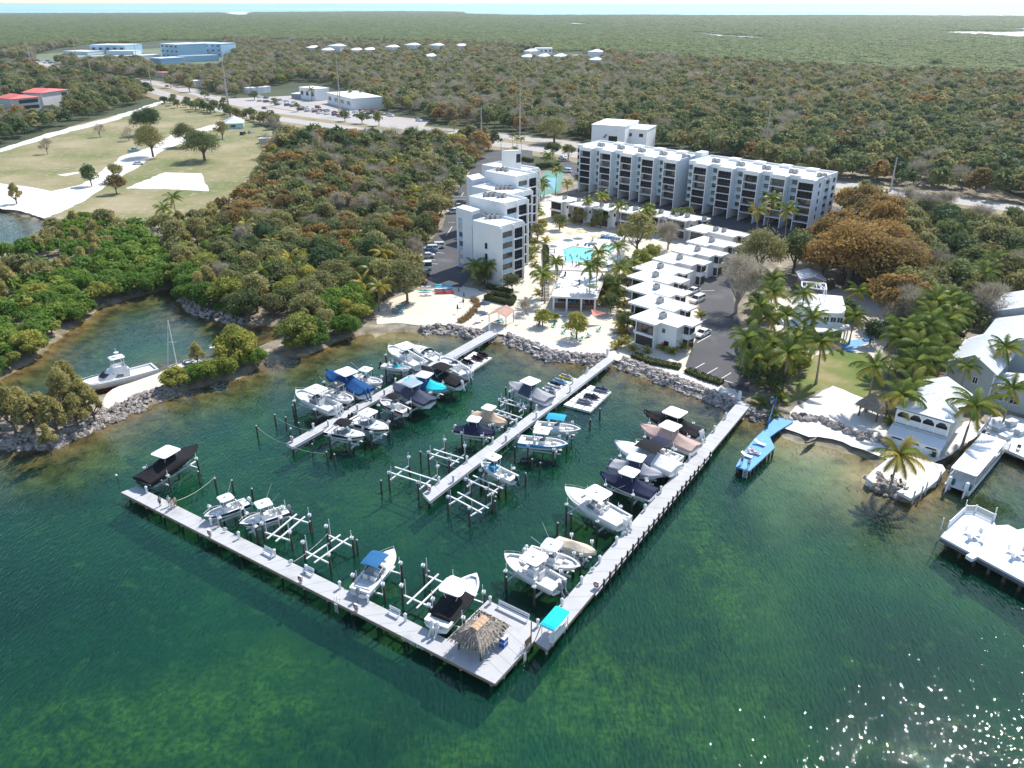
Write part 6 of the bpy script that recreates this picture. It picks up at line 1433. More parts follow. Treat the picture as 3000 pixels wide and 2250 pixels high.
# ================================================================== vegetation
LM = dict(
 rust=leafmat('leaves_rust', [(.15, .125, .045), (.29, .19, .06), (.42, .255, .075)], .5),
 green=leafmat('leaves_green', [(.088, .129, .040), (.150, .187, .063), (.219, .252, .087)], .5),
 dark=leafmat('leaves_dark', [(.046, .092, .038), (.083, .139, .050), (.133, .185, .066)], .5),
 olive=leafmat('leaves_olive', [(.165, .178, .066), (.273, .262, .096), (.362, .332, .133)], .5),
 lime=leafmat('leaves_lime', [(.215, .247, .045), (.330, .347, .066), (.463, .417, .088)], .5),
 grey=leafmat('twigs_grey', [(.27, .235, .175), (.37, .325, .245), (.47, .415, .32)], .35),
 mangrove=leafmat('leaves_mangrove', [(.091, .185, .029), (.165, .278, .041), (.280, .356, .059)], .5),
 casuarina=leafmat('needles_casuarina', [(.30, .28, .09), (.42, .37, .13), (.52, .45, .18)], .5),
 farmang=leafmat('leaves_far_mangrove', [(.15, .215, .07), (.20, .26, .085), (.26, .30, .10)], .5, big=.004),
 palm=leafmat('palm_fronds', [(.115, .185, .029), (.206, .270, .045), (.346, .347, .066)], .5, .4),
 palmy=leafmat('palm_fronds_yellow', [(.264, .262, .045), (.429, .356, .066), (.594, .433, .088)], .5, .45))
def crown_mesh(name, seed, mt, rx=4.0, rz=3.2, blobs=18, n=2600, leaf=.31, shell=.5, droop=0.0, elong=1.0, flat_=0.0, twig=False, cone=False):
    r = random.Random(seed); B = []
    for i in range(blobs):
        a = r.random() * 6.283; e = r.uniform(-.35, 1.0); k = math.sqrt(max(0, 1 - e * e)) * r.uniform(.35, .82)
        if cone: k *= (1 - .75 * max(0, e))
        B.append((Vector((rx * k * math.cos(a), rx * k * math.sin(a), rz * (.95 + e * .78))), rx * r.uniform(.26, .46) * (1 if not cone else .7)))
    V, F = [], []
    for i in range(n):
        c, br = B[r.randrange(blobs)]
        d = Vector((r.gauss(0, 1), r.gauss(0, 1), r.gauss(.25, 1))).normalized(); q = br * (shell + (1 - shell) * r.random() ** .5) * r.uniform(.85, 1.1)
        p = c + Vector((d.x * q, d.y * q, d.z * q * .8))
        if p.z < .25 * rz * r.random(): continue
        nrm = (d + Vector((r.gauss(0, .55), r.gauss(0, .55), r.gauss(.25, .45)))).normalized()
        t = nrm.cross(Vector((r.gauss(0, 1), r.gauss(0, 1), r.gauss(0, 1)))).normalized(); b_ = nrm.cross(t)
        s = leaf * r.uniform(.55, 1.3); o = len(V)
        if twig:
            t = (d + Vector((r.gauss(0, .4), r.gauss(0, .4), r.gauss(.1, .4)))).normalized(); b_ = t.cross(nrm).normalized() if t.cross(nrm).length > .1 else b_
            V += [p - t * s - b_ * .035, p - t * s + b_ * .035, p + t * s * 1.2]; F.append((o, o + 1, o + 2)); continue
        if elong != 1: t = Vector((t.x, t.y, t.z - droop)).normalized(); b_ = t.cross(nrm).normalized() if t.cross(nrm).length > .1 else b_
        V += [p - t * s * elong, p + b_ * s * .5 - t * s * .1, p + t * s * elong, p - b_ * s * .5 + t * s * .1]; F.append((o, o + 1, o + 2, o + 3))
    mb = MB(); mb.add(V, F); return mb.mesh(name, mt)
def trunk_mesh(seed, h=3.6, r0=.22, mt=BARK, limbs=6, spread=2.4, top=3.2):
    r = random.Random(seed); mb = MB(); mb.path([(0, 0, -.3), (r.uniform(-.1, .1), r.uniform(-.1, .1), h * .5), (r.uniform(-.25, .25), r.uniform(-.25, .25), h)], [r0 * 1.25, r0, r0 * .75], 7)
    for k in range(limbs):
        a = 6.283 * k / limbs + r.uniform(-.4, .4); z0_ = h * r.uniform(.35, .85); e = Vector((math.cos(a), math.sin(a), 0)) * spread * r.uniform(.6, 1.1); m_ = e * .45 + Vector((r.uniform(-.2, .2), r.uniform(-.2, .2), z0_ + top * .35)); e.z = z0_ + top * r.uniform(.6, 1.0)
        mb.path([(0, 0, z0_), m_, e], [r0 * .6, r0 * .4, r0 * .12], 5)
        for q in range(2): e2 = e + Vector((r.uniform(-.9, .9), r.uniform(-.9, .9), r.uniform(.2, .9))); mb.path([m_.lerp(e, .4), e2], [r0 * .25, r0 * .06], 4)
    return mb.mesh('trunk', mt)
SPEC = {}
for si, (k, kw, tm) in enumerate((('rust', dict(), BARK), ('green', dict(), BARK), ('dark', dict(), BARK), ('olive', dict(n=1900), BARK), ('lime', dict(rx=3.4, rz=2.6), BARK), ('grey', dict(n=2600, twig=True, leaf=.55, shell=.2), GREYB), ('mangrove', dict(rz=2.3, blobs=22, n=2800), BARK), ('casuarina', dict(n=2200, leaf=.24, elong=2.0, droop=.8, rx=2.6, rz=3.6, cone=True, blobs=18), BARK))):
    crowns = [crown_mesh('crown', 100 * si + q, LM[k], **kw) for q in range(3)]
    lows = [crown_mesh('crown', 100 * si + 50 + q, LM[k], **dict(kw, n=420 if k != 'grey' else 800, leaf=kw.get('leaf', .31) * (2.2 if k != 'grey' else 1.6), shell=.75)) for q in range(3)]
    trunks = [trunk_mesh(100 * si + q, mt=tm, limbs=10 if k == 'grey' else 6, top=4.4 if k == 'grey' else 3.2, h=3.0 if k != 'mangrove' else 1.4, r0=.2 if k == 'grey' else .22) for q in range(2)]
    SPEC[k] = (crowns, lows, trunks)
TREES = {}
CROWNS = {}
LASTC = [None]
def tree(sp, p, s=1.0, far=False, zs=None, reg='wood', hgt=0.0):
    cr, lo, tr = SPEC[sp]; nm = 'shrub' if reg.startswith('shrub')  else dict(mangrove='mangrove_bush', casuarina='casuarina_tree').get(sp, 'tree'); t = thing(nm, 'x', nm.split('_')[0], (p[0], p[1], GZ - .05), RND.random() * 6.28, None)
    c = link((lo if far else cr)[RND.randrange(3)], 'crown', t, (0, 0, (dict(mangrove=.1, lime=.6, casuarina=.45).get(sp, 1.15) + hgt) * s), 0, (s * RND.uniform(.88, 1.12), s * RND.uniform(.88, 1.12), (zs or s) * RND.uniform(.85, 1.15)))
    LASTC[0] = c; CROWNS.setdefault(c.data.name, []).append(c)
    k = link(tr[RND.randrange(2)], 'trunk', t, (0, 0, 0), RND.random() * 6, (s, s, (zs or s) * (1 + hgt / 4)))
    TREES.setdefault((reg, sp), []).append(t); return t
def inpoly(P, x, y):
    c = False; n = len(P)
    for i in range(n):
        x0, y0 = P[i]; x1, y1 = P[(i + 1) % n]
        if (y0 > y) != (y1 > y) and x < (x1 - x0) * (y - y0) / (y1 - y0) + x0: c = not c
    return c
def fill(px, sp, zref=3.0, jit=.42, seed=1):
    P = flat(px, zref); r = random.Random(seed); xs = [p[0] for p in P]; ys = [p[1] for p in P]; out = []; y = min(ys); row = 0
    while y < max(ys):
        x = min(xs) + (row % 2) * sp / 2
        while x < max(xs):
            q = (x + r.uniform(-jit, jit) * sp, y + r.uniform(-jit, jit) * sp)
            if inpoly(P, *q): out.append(q)
            x += sp
        y += sp * .87; row += 1
    return out
def clear_of(q, polys): return not any(inpoly(P, *q) for P in polys)
KEEP = [flat(px, GZ) for px in (RESORT, LOT1, LOT2, PARK, [(1640, 480), (1700, 540), (2150, 690), (2420, 740), (2520, 660), (2480, 560), (2000, 470), (1700, 430)])]
ROADP = [tuple(off(i, -19.5)[:2]) for i in range(len(CLR))] + [tuple(off(i, 20)[:2]) for i in range(len(CLR) - 1, -1, -1)]
LOTR = flat([(640, 290), (760, 262), (870, 240), (960, 245), (1010, 262), (1090, 315), (1260, 345), (1250, 372), (1100, 358), (960, 345), (850, 322), (700, 300)], GZ)
FOOT = []
for o in COL.objects:
    if o.type == 'EMPTY' and o.get('category') in ('building', 'house', 'trailer') and o.children:
        w_ = [c for c in o.children if c.name.startswith(('wall', 'upper_block', 'canopy'))]
        for c in w_:
            cs = [Matrix.Translation(o.location) @ o.rotation_euler.to_matrix().to_4x4() @ v.co for v in c.data.vertices]
            cx_, cy_ = sum(v.x for v in cs) / len(cs), sum(v.y for v in cs) / len(cs)
            if cy_ > 120: FOOT.append((cx_, cy_, max(math.hypot(v.x - cx_, v.y - cy_) for v in cs)))
def off_roofs(q, m_=1.5):
    for a, b_, r_ in FOOT:
        dx, dy = a - q[0], b_ - q[1]; d = math.hypot(dx, dy)
        if d < r_ * .86 + m_: return False
        D = math.hypot(a, b_)
        if D > 420 and d < D * .065 + r_:                    # keep the view of far houses open as in the photograph
            k = (dx * a + dy * b_) / D; side = abs(dx * b_ - dy * a) / D
            if k > 0 and side < r_ * .75: return False
    return True
def vec_ok(pts, polys, m_=1.5, roofs=True, land=None):
    if not len(pts): return []
    A = np.array(pts); X, Y = A[:, 0], A[:, 1]; ok = np.ones(len(A), bool)
    for P in polys: ok &= ~pip(np.array(P), X, Y)
    if roofs:
        for a, b_, r_ in FOOT:
            dx, dy = a - X, b_ - Y; d = np.hypot(dx, dy); D = math.hypot(a, b_); ok &= d >= r_ * .86 + m_
            if D > 420: ok &= ~((d < D * .065 + r_) & ((dx * a + dy * b_) / D > 0) & (np.abs(dx * b_ - dy * a) / D < r_ * .75))
    if land is not None: ok &= signed_shore(X, Y) > land
    return [tuple(p) for p in A[ok]]
def on_land(q, d=1.5): return float(signed_shore(np.array([q[0]]), np.array([q[1]]))[0]) > d
CONDO = flat([(5, 300), (205, 275), (215, 318), (150, 352), (20, 362)], GZ)
NO = KEEP + [ROADP, LOTR, CONDO]
LAGP = [flat([(u, v + k) for u, v in l], GZ) for l in LAG for k in (-.5, 1.2, 2.6)]
def pick(r, table):
    s = r.random() * sum(w for _, w in table)
    for k, w in table:
        s -= w
        if s <= 0: return k
    return table[-1][0]
rt = random.Random(5)
WOOD1 = [(470, 690), (560, 655), (690, 610), (770, 520), (790, 440), (830, 400), (960, 385), (1100, 368), (1250, 360), (1390, 388), (1450, 432), (1395, 475), (1355, 525), (1305, 590), (1275, 660), (1215, 750), (1205, 850), (1090, 905), (1055, 960), (900, 1020), (760, 1060), (640, 1105), (570, 1115), (640, 1045), (760, 1012), (820, 985), (800, 945), (700, 945), (640, 920), (570, 900), (545, 870), (528, 835), (480, 800)]
def wood1_table(q):
    u, v = proj((q[0], q[1], 3))
    if v > 960 or (v > 880 and u > 900): return [('mangrove', 5), ('lime', 2.2), ('olive', 1.5)]
    if u < 640 and v < 900: return [('mangrove', 4), ('olive', 3), ('lime', 1), ('casuarina', 2)]
    if v > 760: return [('olive', 4), ('green', 4), ('lime', 2), ('rust', 1.2), ('dark', 1)]
    if 520 < u < 860 and 480 < v < 660: return [('rust', 5), ('olive', 3), ('dark', 1)]
    if v > 560: return [('rust', 2.6), ('olive', 4), ('grey', 2), ('green', 4), ('lime', .8), ('dark', .8)]
    return [('grey', 4), ('olive', 4), ('green', 2.5), ('rust', 1), ('dark', 1.2), ('lime', .8)]
NEARPTS = []
for q in vec_ok(fill(WOOD1, 5.6, seed=2), KEEP[:4] + [ROADP], 3, True, 1.0):
    NEARPTS.append((q, pick(rt, wood1_table(q)), rt.uniform(.78, 1.25) * (1.35 if proj((q[0], q[1], 3))[1] < 450 else 1), 'wood left of the tower'))
MANG = [(-60, 770), (0, 752), (60, 735), (140, 700), (260, 655), (330, 665), (420, 690), (480, 740), (525, 825), (400, 858), (290, 890), (200, 955), (150, 992), (100, 1035), (30, 1075), (-80, 1110)]
for q in vec_ok(fill(MANG, 5.0, zref=2, seed=3), [], 0, False, .4):
    if True:
        u, v = proj((q[0], q[1], 2)); k = pick(rt, [('mangrove', 8), ('lime', 1)]) if (u - 250) * .5 + (v - 800) > -20 else pick(rt, [('casuarina', 4), ('mangrove', 4), ('olive', 3)])
        NEARPTS.append((q, k, rt.uniform(.7, 1.0), 'mangroves behind the basin'))
EAST = [(2440, 640), (2530, 600), (2640, 625), (2760, 650), (3000, 690), (3150, 900), (2960, 880), (2890, 930), (2860, 1000), (2760, 1010), (2680, 1000), (2620, 940), (2590, 830), (2440, 800), (2400, 760)]
def east_table(q):
    u, v = proj((q[0], q[1], 3))
    if u < 2620 and v > 640: return [('rust', 9), ('olive', 1)]
    if v < 680: return [('grey', 5), ('olive', 2), ('green', 2)]
    return [('olive', 4), ('green', 4), ('dark', 2), ('grey', .8)]
for q in vec_ok(fill(EAST, 6.2, seed=4), NO, 3):
    k = pick(rt, east_table(q)); NEARPTS.append((q, k, rt.uniform(1.0, 1.5) * (1.25 if k == 'rust' else 1), 'wood at the right'))
WEST = [(-150, 430), (0, 412), (150, 370), (330, 322), (455, 280), (440, 245), (330, 228), (190, 215), (60, 190), (-200, 190)]
for q in vec_ok(fill(WEST, 9.0, seed=6), NO, 4):
    if rt.random() < .88: NEARPTS.append((q, pick(rt, [('green', 4), ('olive', 4), ('dark', 2.5), ('rust', 1), ('grey', 1.5)]), rt.uniform(1.0, 1.6), 'trees left of the park'))
HAM = [(-300, 155), (100, 140), (250, 126), (480, 122), (660, 118), (900, 124), (1300, 130), (1500, 138), (1720, 152), (1900, 172), (2200, 192), (2600, 216), (3150, 240), (3300, 610), (3000, 590), (2850, 565), (2300, 492), (1900, 420), (1700, 400), (1480, 374), (1250, 345), (1090, 318), (1010, 285), (900, 250), (760, 262), (640, 275), (560, 255), (450, 230), (330, 215), (190, 195), (80, 170)]
SCH = flat([(90, 165), (180, 142), (250, 128), (400, 124), (470, 118), (660, 118), (668, 200), (640, 212), (560, 216), (462, 212), (400, 182), (250, 180), (120, 190)], GZ)
INL = flat([(1515, 160), (1600, 150), (1700, 150), (1770, 170), (1770, 186), (1500, 182)], GZ)
HAMP = []
for q in vec_ok(fill(HAM, 8.2, seed=7), [ROADP, LOTR, SCH, INL], 3):
    if True:
        u, v = proj((q[0], q[1], 3)); warm = mnoise.noise(Vector((q[0] * .012, q[1] * .012, 5)))
        if u > 2000: tb = [('olive', 6), ('green', 3), ('rust', .8 + 3 * max(0, warm)), ('grey', 3), ('lime', 1.2), ('dark', .7)]
        else: tb = [('grey', 5), ('olive', 6.5), ('green', 2.6), ('dark', .7),  ('rust', .4 + 1.6 * max(0, warm)), ('lime', .4)]
        if v > 330 and u > 1800: tb = [('green', 5), ('dark', 2), ('olive', 3.5), ('grey', 1.2), ('rust', .4)]
        HAMP.append((q, pick(rt, tb), rt.uniform(1.0, 1.55), 'woodland beyond the highway'))
# the 300 that show largest become single trees, the rest a mass
ALLP = NEARPTS + HAMP
ALLP.sort(key=lambda e: -e[2] / math.hypot(*e[0]))
vis = lambda e: (lambda u: u is not None and -40 < u[0] < 3040)(proj((e[0][0], e[0][1], 3)))
IND = [e for e in ALLP if vis(e)][:292]; ids = set(id(e) for e in IND)
REST = [e for e in ALLP if id(e) not in ids]
for e in IND: tree(e[1], e[0], e[2], far=math.hypot(*e[0]) > 330, reg=e[3])
BIGC = {k: crown_mesh('crown', 700 + i, LM[k], rx=4.0, rz=2.6, blobs=44, n=7500, leaf=.16, shell=.2) for i, k in enumerate(('rust', 'olive', 'dark', 'green'))}
# particular trees of the photograph: species, crown pixel, height of that point, size
def spt(label, sp, u, v, z, s, hgt=0.0, far=False, zs=None):
    p = U(u, v, z); t = tree(sp, p, s, far, zs, '_', hgt); t['label'] = label
    if s > 1.55 and sp in BIGC: LASTC[0].data = BIGC[sp]
    return t
spt('large round rust-olive tree standing alone beside the highway', 'olive', 1625, 372, 9, 2.3, zs=2.0); spt('broad dark tree standing alone in the park lawn', 'dark', 432, 362, 7, 2.1); spt('thin bare tree left of the lone dark tree in the park', 'grey', 375, 395, 4, .9, far=True)
spt('leafless tree at the left of the park lawn', 'grey', 135, 432, 4, 1.0, far=True); spt('thin bare tree on the park lawn', 'grey', 290, 385, 4, 1.0, far=True); spt('spreading olive tree beside the sand road', 'olive', 445, 440, 4, 2.1); spt('dense green tree right of the sand road', 'green', 595, 438, 6, 2.4); spt('pale olive tree behind the dense green park tree', 'olive', 545, 405, 5, 1.7)
spt('bushy tree in front of the pale teal house', 'olive', 650, 390, 4, 1.2); spt('bare-branched tree beside the concrete shed', 'grey', 800, 375, 5, 1.4); spt('small dark green tree on the park grass by the sand road', 'dark', 265, 525, 3.5, 1.05); spt('round rust tree on the park grass', 'rust', 338, 548, 3.5, 1.0); spt('feathery shrub on the park shore', 'casuarina', 45, 580, 3, 1.0); spt('airy pale tree behind the round rust park tree', 'olive', 340, 515, 3.5, 1.0)
spt('spreading tree with red-brown trunk beside the left car park', 'olive', 1280, 622, 6, 1.5, .4); spt('leafy tree by the beach beside the kayaks', 'olive', 1190, 830, 6, 1.3, .5)
spt('broad olive tree behind the swimming pool', 'olive', 1868, 695, 6.5, 1.5, .4); spt('brown-twigged tree right of the pool', 'grey', 1960, 692, 5, 1.2); spt('drooping bright green tree right of the pool', 'lime', 1880, 762, 4.5, 1.1); spt('round grey-green tree left of the tall palms at block end', 'olive', 2235, 735, 8, 1.7, .3); spt('round green tree at the right foot of the apartment block', 'green', 2335, 725, 8, 1.45, .3)
spt('tall bare brown tree beside the asphalt drive', 'grey', 2165, 845, 7, 1.7, .4); spt('pruned mushroom-shaped tree on the sand by the left dock', 'lime', 1590, 922, 3.6, .62, .5); spt('wide pruned mushroom-shaped tree on the sand terrace', 'lime', 1690, 958, 3.6, .85, .4); spt('small potted shrub behind the pruned trees', 'lime', 1625, 935, 1.2, .35)
spt('grey leafless tree on the point of the left basin', 'grey', 652, 810, 5, 1.0); spt('small bare tree beside the bar stairs', 'grey', 1540, 895, 3, .55); spt('leafless brown tree beside the restaurant yard', 'grey', 2650, 915, 5, 1.5); spt('dark brown leafless tree beside the grey houses', 'grey', 2890, 930, 6, 1.5)
spt('very large rust-brown tree behind the restaurant', 'rust', 2500, 735, 11, 2.7, .3); spt('huge rust-brown tree right of the first behind the restaurant', 'rust', 2620, 770, 10, 2.4, .2); spt('tall rust tree at the back of the rust grove', 'rust', 2590, 680, 11, 2.2, .2); spt('rust tree at the left of the rust grove', 'rust', 2420, 745, 8, 1.8, .3); spt('ochre tree at the foot of the apartment block end wall', 'rust', 2480, 612, 5, 1.4); spt('dark green conifer at the right edge of the photo', 'dark', 2975, 720, 8, 1.9)
for i, (sp, u, v, z, s) in enumerate((('olive', 1905, 655, 4, .9), ('green', 1985, 655, 4, 1.0), ('green', 2015, 640, 4, .8), ('olive', 1830, 690, 4, .9), ('lime', 1915, 740, 3, .8), ('green', 1860, 800, 3, .75), ('olive', 1840, 830, 3, .7), ('green', 1780, 845, 2.5, .7), ('lime', 1800, 870, 2.2, .65), ('green', 1790, 905, 2, .6), ('olive', 1575, 690, 2.5, .7), ('lime', 1590, 665, 2, .6), ('green', 1830, 960, 2, .6), ('olive', 1700, 640, 3, .7), ('green', 1760, 650, 3, .7), ('green', 1640, 655, 3, .7), ('lime', 1550, 745, 2, .6), ('green', 1900, 630, 3, .8), ('green', 2050, 690, 3, .7), ('olive', 1540, 560, 4, .9), ('green', 1560, 590, 3, .8), ('green', 1500, 840, 2, .6), ('green', 1420, 825, 2, .6), ('green', 1620, 440, 4, 1.0), ('olive', 1665, 455, 3, .9))): tree(sp, U(u, v, z), s, reg='resort garden')
for i, (u, v, s) in enumerate(((60, 1195, 1.0), (125, 1220, 1.0), (185, 1175, 1.15), (220, 1215, 1.0), (10, 1190, 1.05), (268, 1195, .8), (140, 1290, .7), (90, 1235, 1.1), (160, 1240, 1.1), (35, 1230, 1.1), (240, 1175, 1.1), (-15, 1220, 1.2), (200, 1130, 1.0))): tree('casuarina', U(u, v, 3.5), s, reg='casuarinas on the breakwater')
for i, (u, v, s) in enumerate(((520, 1120, .75), (565, 1108, .75), (610, 1100, .65), (660, 1088, .6), (495, 1125, .6), (740, 1050, .6))): tree('mangrove' if i % 2 else 'lime', U(u, v, 1.8), s, reg='shrubs on the breakwater')
for i, (u, v) in enumerate(((655, 1045), (735, 1000), (575, 1040))): tree('casuarina', U(u, v, 3), .6, reg='thin casuarinas on the breakwater')
sp0 = [U(u, v) for u, v in SHORE_PX]
def shore_row(i0, i1, sp_, reg, tb, s0=.55, s1=.85, inl=.6):
    for a, b_ in zip(sp0[i0:i1], sp0[i0 + 1:i1 + 1]):
        d = b_ - a; L = d.length; nn = Vector((-d.y, d.x, 0)) / L; k = max(1, int(L / sp_))
        for i in range(k):
            p = a.lerp(b_, (i + rt.random()) / k) + nn * (inl + rt.uniform(-.8, 1.6)); u = proj(p)
            if u and -60 < u[0] < 3060: tree(pick(rt, tb), p, rt.uniform(s0, s1), reg=reg)
shore_row(1, 9, 4.6, 'mangroves behind the basin', [('mangrove', 6), ('lime', 1)]); shore_row(29, 33, 4.2, 'shrubs by the left shallows', [('mangrove', 4), ('lime', 2), ('olive', 1)]); shore_row(9, 13, 7, 'shrubs on the basin point', [('mangrove', 2), ('olive', 2)], .4, .65, 2.5)
for u, v in ((2190, 1040), (2215, 1070), (2240, 1000), (2205, 960), (2260, 960), (2290, 1020), (2240, 1100), (2270, 1140), (2300, 1100), (2230, 930), (2300, 930), (2330, 1000), (2210, 900), (2260, 880), (2340, 1080), (2200, 1120), (2620, 980), (2650, 1030), (2690, 1060), (2720, 1000), (2760, 980), (2680, 960), (2730, 930), (2790, 1000), (2640, 1090), (2700, 1110), (2800, 950), (2580, 870), (2480, 940), (2550, 1000)):
    tree(pick(rt, [('green', 5), ('lime', 2), ('dark', 1.5)]), U(u, v, 1.6), rt.uniform(.45, .75), reg='shrubs under the right-hand palms')
for i in range(30):
    f = i / 29; u, v = 480 + 330 * f + rt.uniform(-12, 12), 293 + 72 * f + rt.uniform(-5, 9); tree(pick(rt, [('olive', 3), ('green', 2), ('dark', 1)]), U(u, v, 2), rt.uniform(.6, 1.1), True, reg='shrubs by the park')
for u, v, s in ((555, 262, 1.3), (600, 282, .8), (690, 277, 1.0), (745, 285, 1.0), (655, 300, .8), (500, 250, 1.2), (805, 300, .7), (870, 318, .7), (1010, 345, .9), (1060, 352, 1.0), (1110, 358, 1.0), (1330, 372, .8), (1420, 400, .9)): tree(pick(rt, [('green', 2), ('olive', 2)]), U(u, v, 3), s, True, reg='shrubs along the highway')
NAMES = dict(rust='rust-brown broadleaf tree', green='mid green broadleaf tree', dark='dark green tree', olive='olive green tree', lime='yellow-green tree', grey='leafless grey-brown tree', mangrove='bright green mangrove', casuarina='feathery tan casuarina')
for (reg, sp), L_ in TREES.items():
    for o in L_: o['group'] = 'single trees' if reg == '_' else reg
    if reg != '_': number(L_, NAMES[sp] + ', {} from the left of its kind, ' + reg)
# masses: too many to count
def scatter(name, label, pts, srcs):
    """pts: (x, y, z, scale, rot)"""
    me = bpy.data.meshes.new(name); me.from_pydata([(p[0], p[1], p[2]) for p in pts], [], []); me.update()
    for an, ty, ix in (('sc', 'FLOAT', 3), ('rt', 'FLOAT', 4), ('sz', 'FLOAT', 5)): at = me.attributes.new(an, ty, 'POINT'); at.data.foreach_set('value', [p[ix] if ix < len(p) else p[3] for p in pts])
    o = link(me, name); tag(o, label, kind='stuff')
    ng = bpy.data.node_groups.new(name, 'GeometryNodeTree'); ng.interface.new_socket('Geometry', in_out='INPUT', socket_type='NodeSocketGeometry'); ng.interface.new_socket('Geometry', in_out='OUTPUT', socket_type='NodeSocketGeometry')
    nn = ng.nodes; gi, go = nn.new('NodeGroupInput'), nn.new('NodeGroupOutput'); ip = nn.new('GeometryNodeInstanceOnPoints'); jg = nn.new('GeometryNodeJoinGeometry')
    for s_ in srcs:
        oi = nn.new('GeometryNodeObjectInfo'); oi.inputs['Object'].default_value = s_; oi.inputs['As Instance'].default_value = True; oi.transform_space = 'ORIGINAL'; ng.links.new(oi.outputs['Geometry'], jg.inputs[0])
    def na(n_): a = nn.new('GeometryNodeInputNamedAttribute'); a.data_type = 'FLOAT'; a.inputs[0].default_value = n_; return a.outputs[0]
    cx = nn.new('ShaderNodeCombineXYZ'); ng.links.new(na('rt'), cx.inputs[2])
    ng.links.new(gi.outputs[0], ip.inputs['Points']); ng.links.new(jg.outputs[0], ip.inputs['Instance']); ip.inputs['Pick Instance'].default_value = True
    ng.links.new(cx.outputs[0], ip.inputs['Rotation']); cs = nn.new('ShaderNodeCombineXYZ'); sc_o = na('sc'); ng.links.new(sc_o, cs.inputs[0]); ng.links.new(sc_o, cs.inputs[1]); ng.links.new(na('sz'), cs.inputs[2]); ng.links.new(cs.outputs[0], ip.inputs['Scale']); ng.links.new(ip.outputs[0], go.inputs[0])
    md = o.modifiers.new('scatter', 'NODES'); md.node_group = ng; return o
def low_src(sp): return [CROWNS[m_.name][0] for m_ in SPEC[sp][1] if m_.name in CROWNS]
WN = dict(rust='rust-brown', green='mid green', dark='dark green', olive='olive green', lime='yellow-green', grey='leafless grey-brown', mangrove='bright green mangrove', casuarina='tan casuarina')
for sp in SPEC:
    P = [(e[0][0], e[0][1], GZ + .9 * e[2], e[2], rt.random() * 6.28) for e in REST if e[1] == sp]
    if not P: continue
    src = low_src(sp)
    if len(src) < 3:
        have = [c.data for c in src]
        for q in range(3):
            if SPEC[sp][1][q] not in have and P:
                p = P.pop(); t = tree(sp, p, p[3], True, None, '__', 0); c = LASTC[0]; c.data = SPEC[sp][1][q]; src.append(c); t['label'] = WN[sp] + ' tree deep in the woodland beyond the highway, ' + ['left', 'middle', 'right'][q] + ' one'; t['group'] = 'woodland beyond the highway'
    if P: scatter('woodland', WN[sp] + ' trees massed in the woodland', P, src)
# far mangrove plain
FM = flat(HAM[:13], 3)
far_crowns = [crown_mesh('crown', 900 + q, LM['farmang'], rx=9, rz=4.0, blobs=20, n=420, leaf=1.5, shell=.7) for q in range(3)]
rows_ = []
def far_ok(x, y):
    u = proj((x, y, 3))
    if u is None or not (-60 < u[0] < 3060): return False
    # boundary of the hammock wood
    for a, b_ in zip(HAM[:12], HAM[1:13]):
        if a[0] <= u[0] <= b_[0]: vb_ = a[1] + (b_[1] - a[1]) * (u[0] - a[0]) / (b_[0] - a[0]); break
    else: return False
    if u[1] > vb_ + 2: return False
    for a, b_ in zip(farshore[:-1], farshore[1:]):
        if a[0] <= x <= b_[0] and y > a[1] + (b_[1] - a[1]) * (x - a[0]) / (b_[0] - a[0]) - 12: return False
    return True
cand = []
y = 560.0
while y < 7300:
    sp_ = 9 + y * .0052; x = -y * .70
    while x < y * .72:
        q = (x + rt.uniform(-.45, .45) * sp_, y + rt.uniform(-.45, .45) * sp_, sp_)
        if far_ok(q[0], q[1]): cand.append(q)
        x += sp_
    y += sp_ * .9
for q in vec_ok(cand, LAGP + [SCH, INL], 8):
    sp_ = q[2]; h = mnoise.noise(Vector((q[0] * .004, q[1] * .004, 1))); rows_.append((q[0], q[1], GZ - .8 + max(0, h) * 1.5, (sp_ / 8.6) * rt.uniform(.7, 1.35) * (1 + .25 * h), rt.random() * 6.28, rt.uniform(.36, .58)))
fsrc = []
for q in range(3):
    p = rows_.pop(200 + 37 * q); t = thing('mangrove_clump', 'rounded mangrove clump at the near edge of the mangrove plain, ' + ['left', 'middle', 'right'][q] + ' one', 'mangrove', (p[0], p[1], GZ), 0, 'mangrove clumps'); fsrc.append(link(far_crowns[q], 'crown', t, (0, 0, -.5))); link(SPEC['mangrove'][2][0], 'trunk', t)
scatter('mangrove_forest', 'green mangrove forest stretching to the far shore', rows_, fsrc)
print('trees', len(IND), 'rest', len(REST), 'far', len(rows_))
# ================================================================== palms
def frond_mesh(seed, L=3.4, up=.9, droop=1.9, mt=None, leafl=.8, n=15):
    r = random.Random(seed); mb = MB(); P = []; p = Vector((0, 0, 0)); a = up
    for i in range(n + 1): P.append(p.copy()); p = p + Vector((math.cos(a), 0, math.sin(a))) * (L / n); a -= droop / n * (.5 + i / n)
    mb.path(P, [.05 * (1 - .8 * i / n) for i in range(n + 1)], 3, 0, False)
    for i in range(1, n + 1):
        f = i / n; ll = leafl * math.sin(math.pi * min(1, .12 + f * .85)) ** .6; d = (P[i] - P[i - 1]).normalized(); up_ = Vector((-d.z, 0, d.x))
        for k in (0, .5):
            b_ = P[i - 1].lerp(P[i], k)
            for s in (-1, 1):
                tip = b_ + Vector((0, s, 0)) * ll * .8 + d * ll * .55 - up_ * ll * r.uniform(.25, .6) - Vector((0, 0, ll * .2)); w_ = d * .075
                mb.add([b_ - w_, b_ + w_, tip], [(0, 1, 2) if s > 0 else (2, 1, 0)])
    return mb.mesh('frond', mt or LM['palm'])
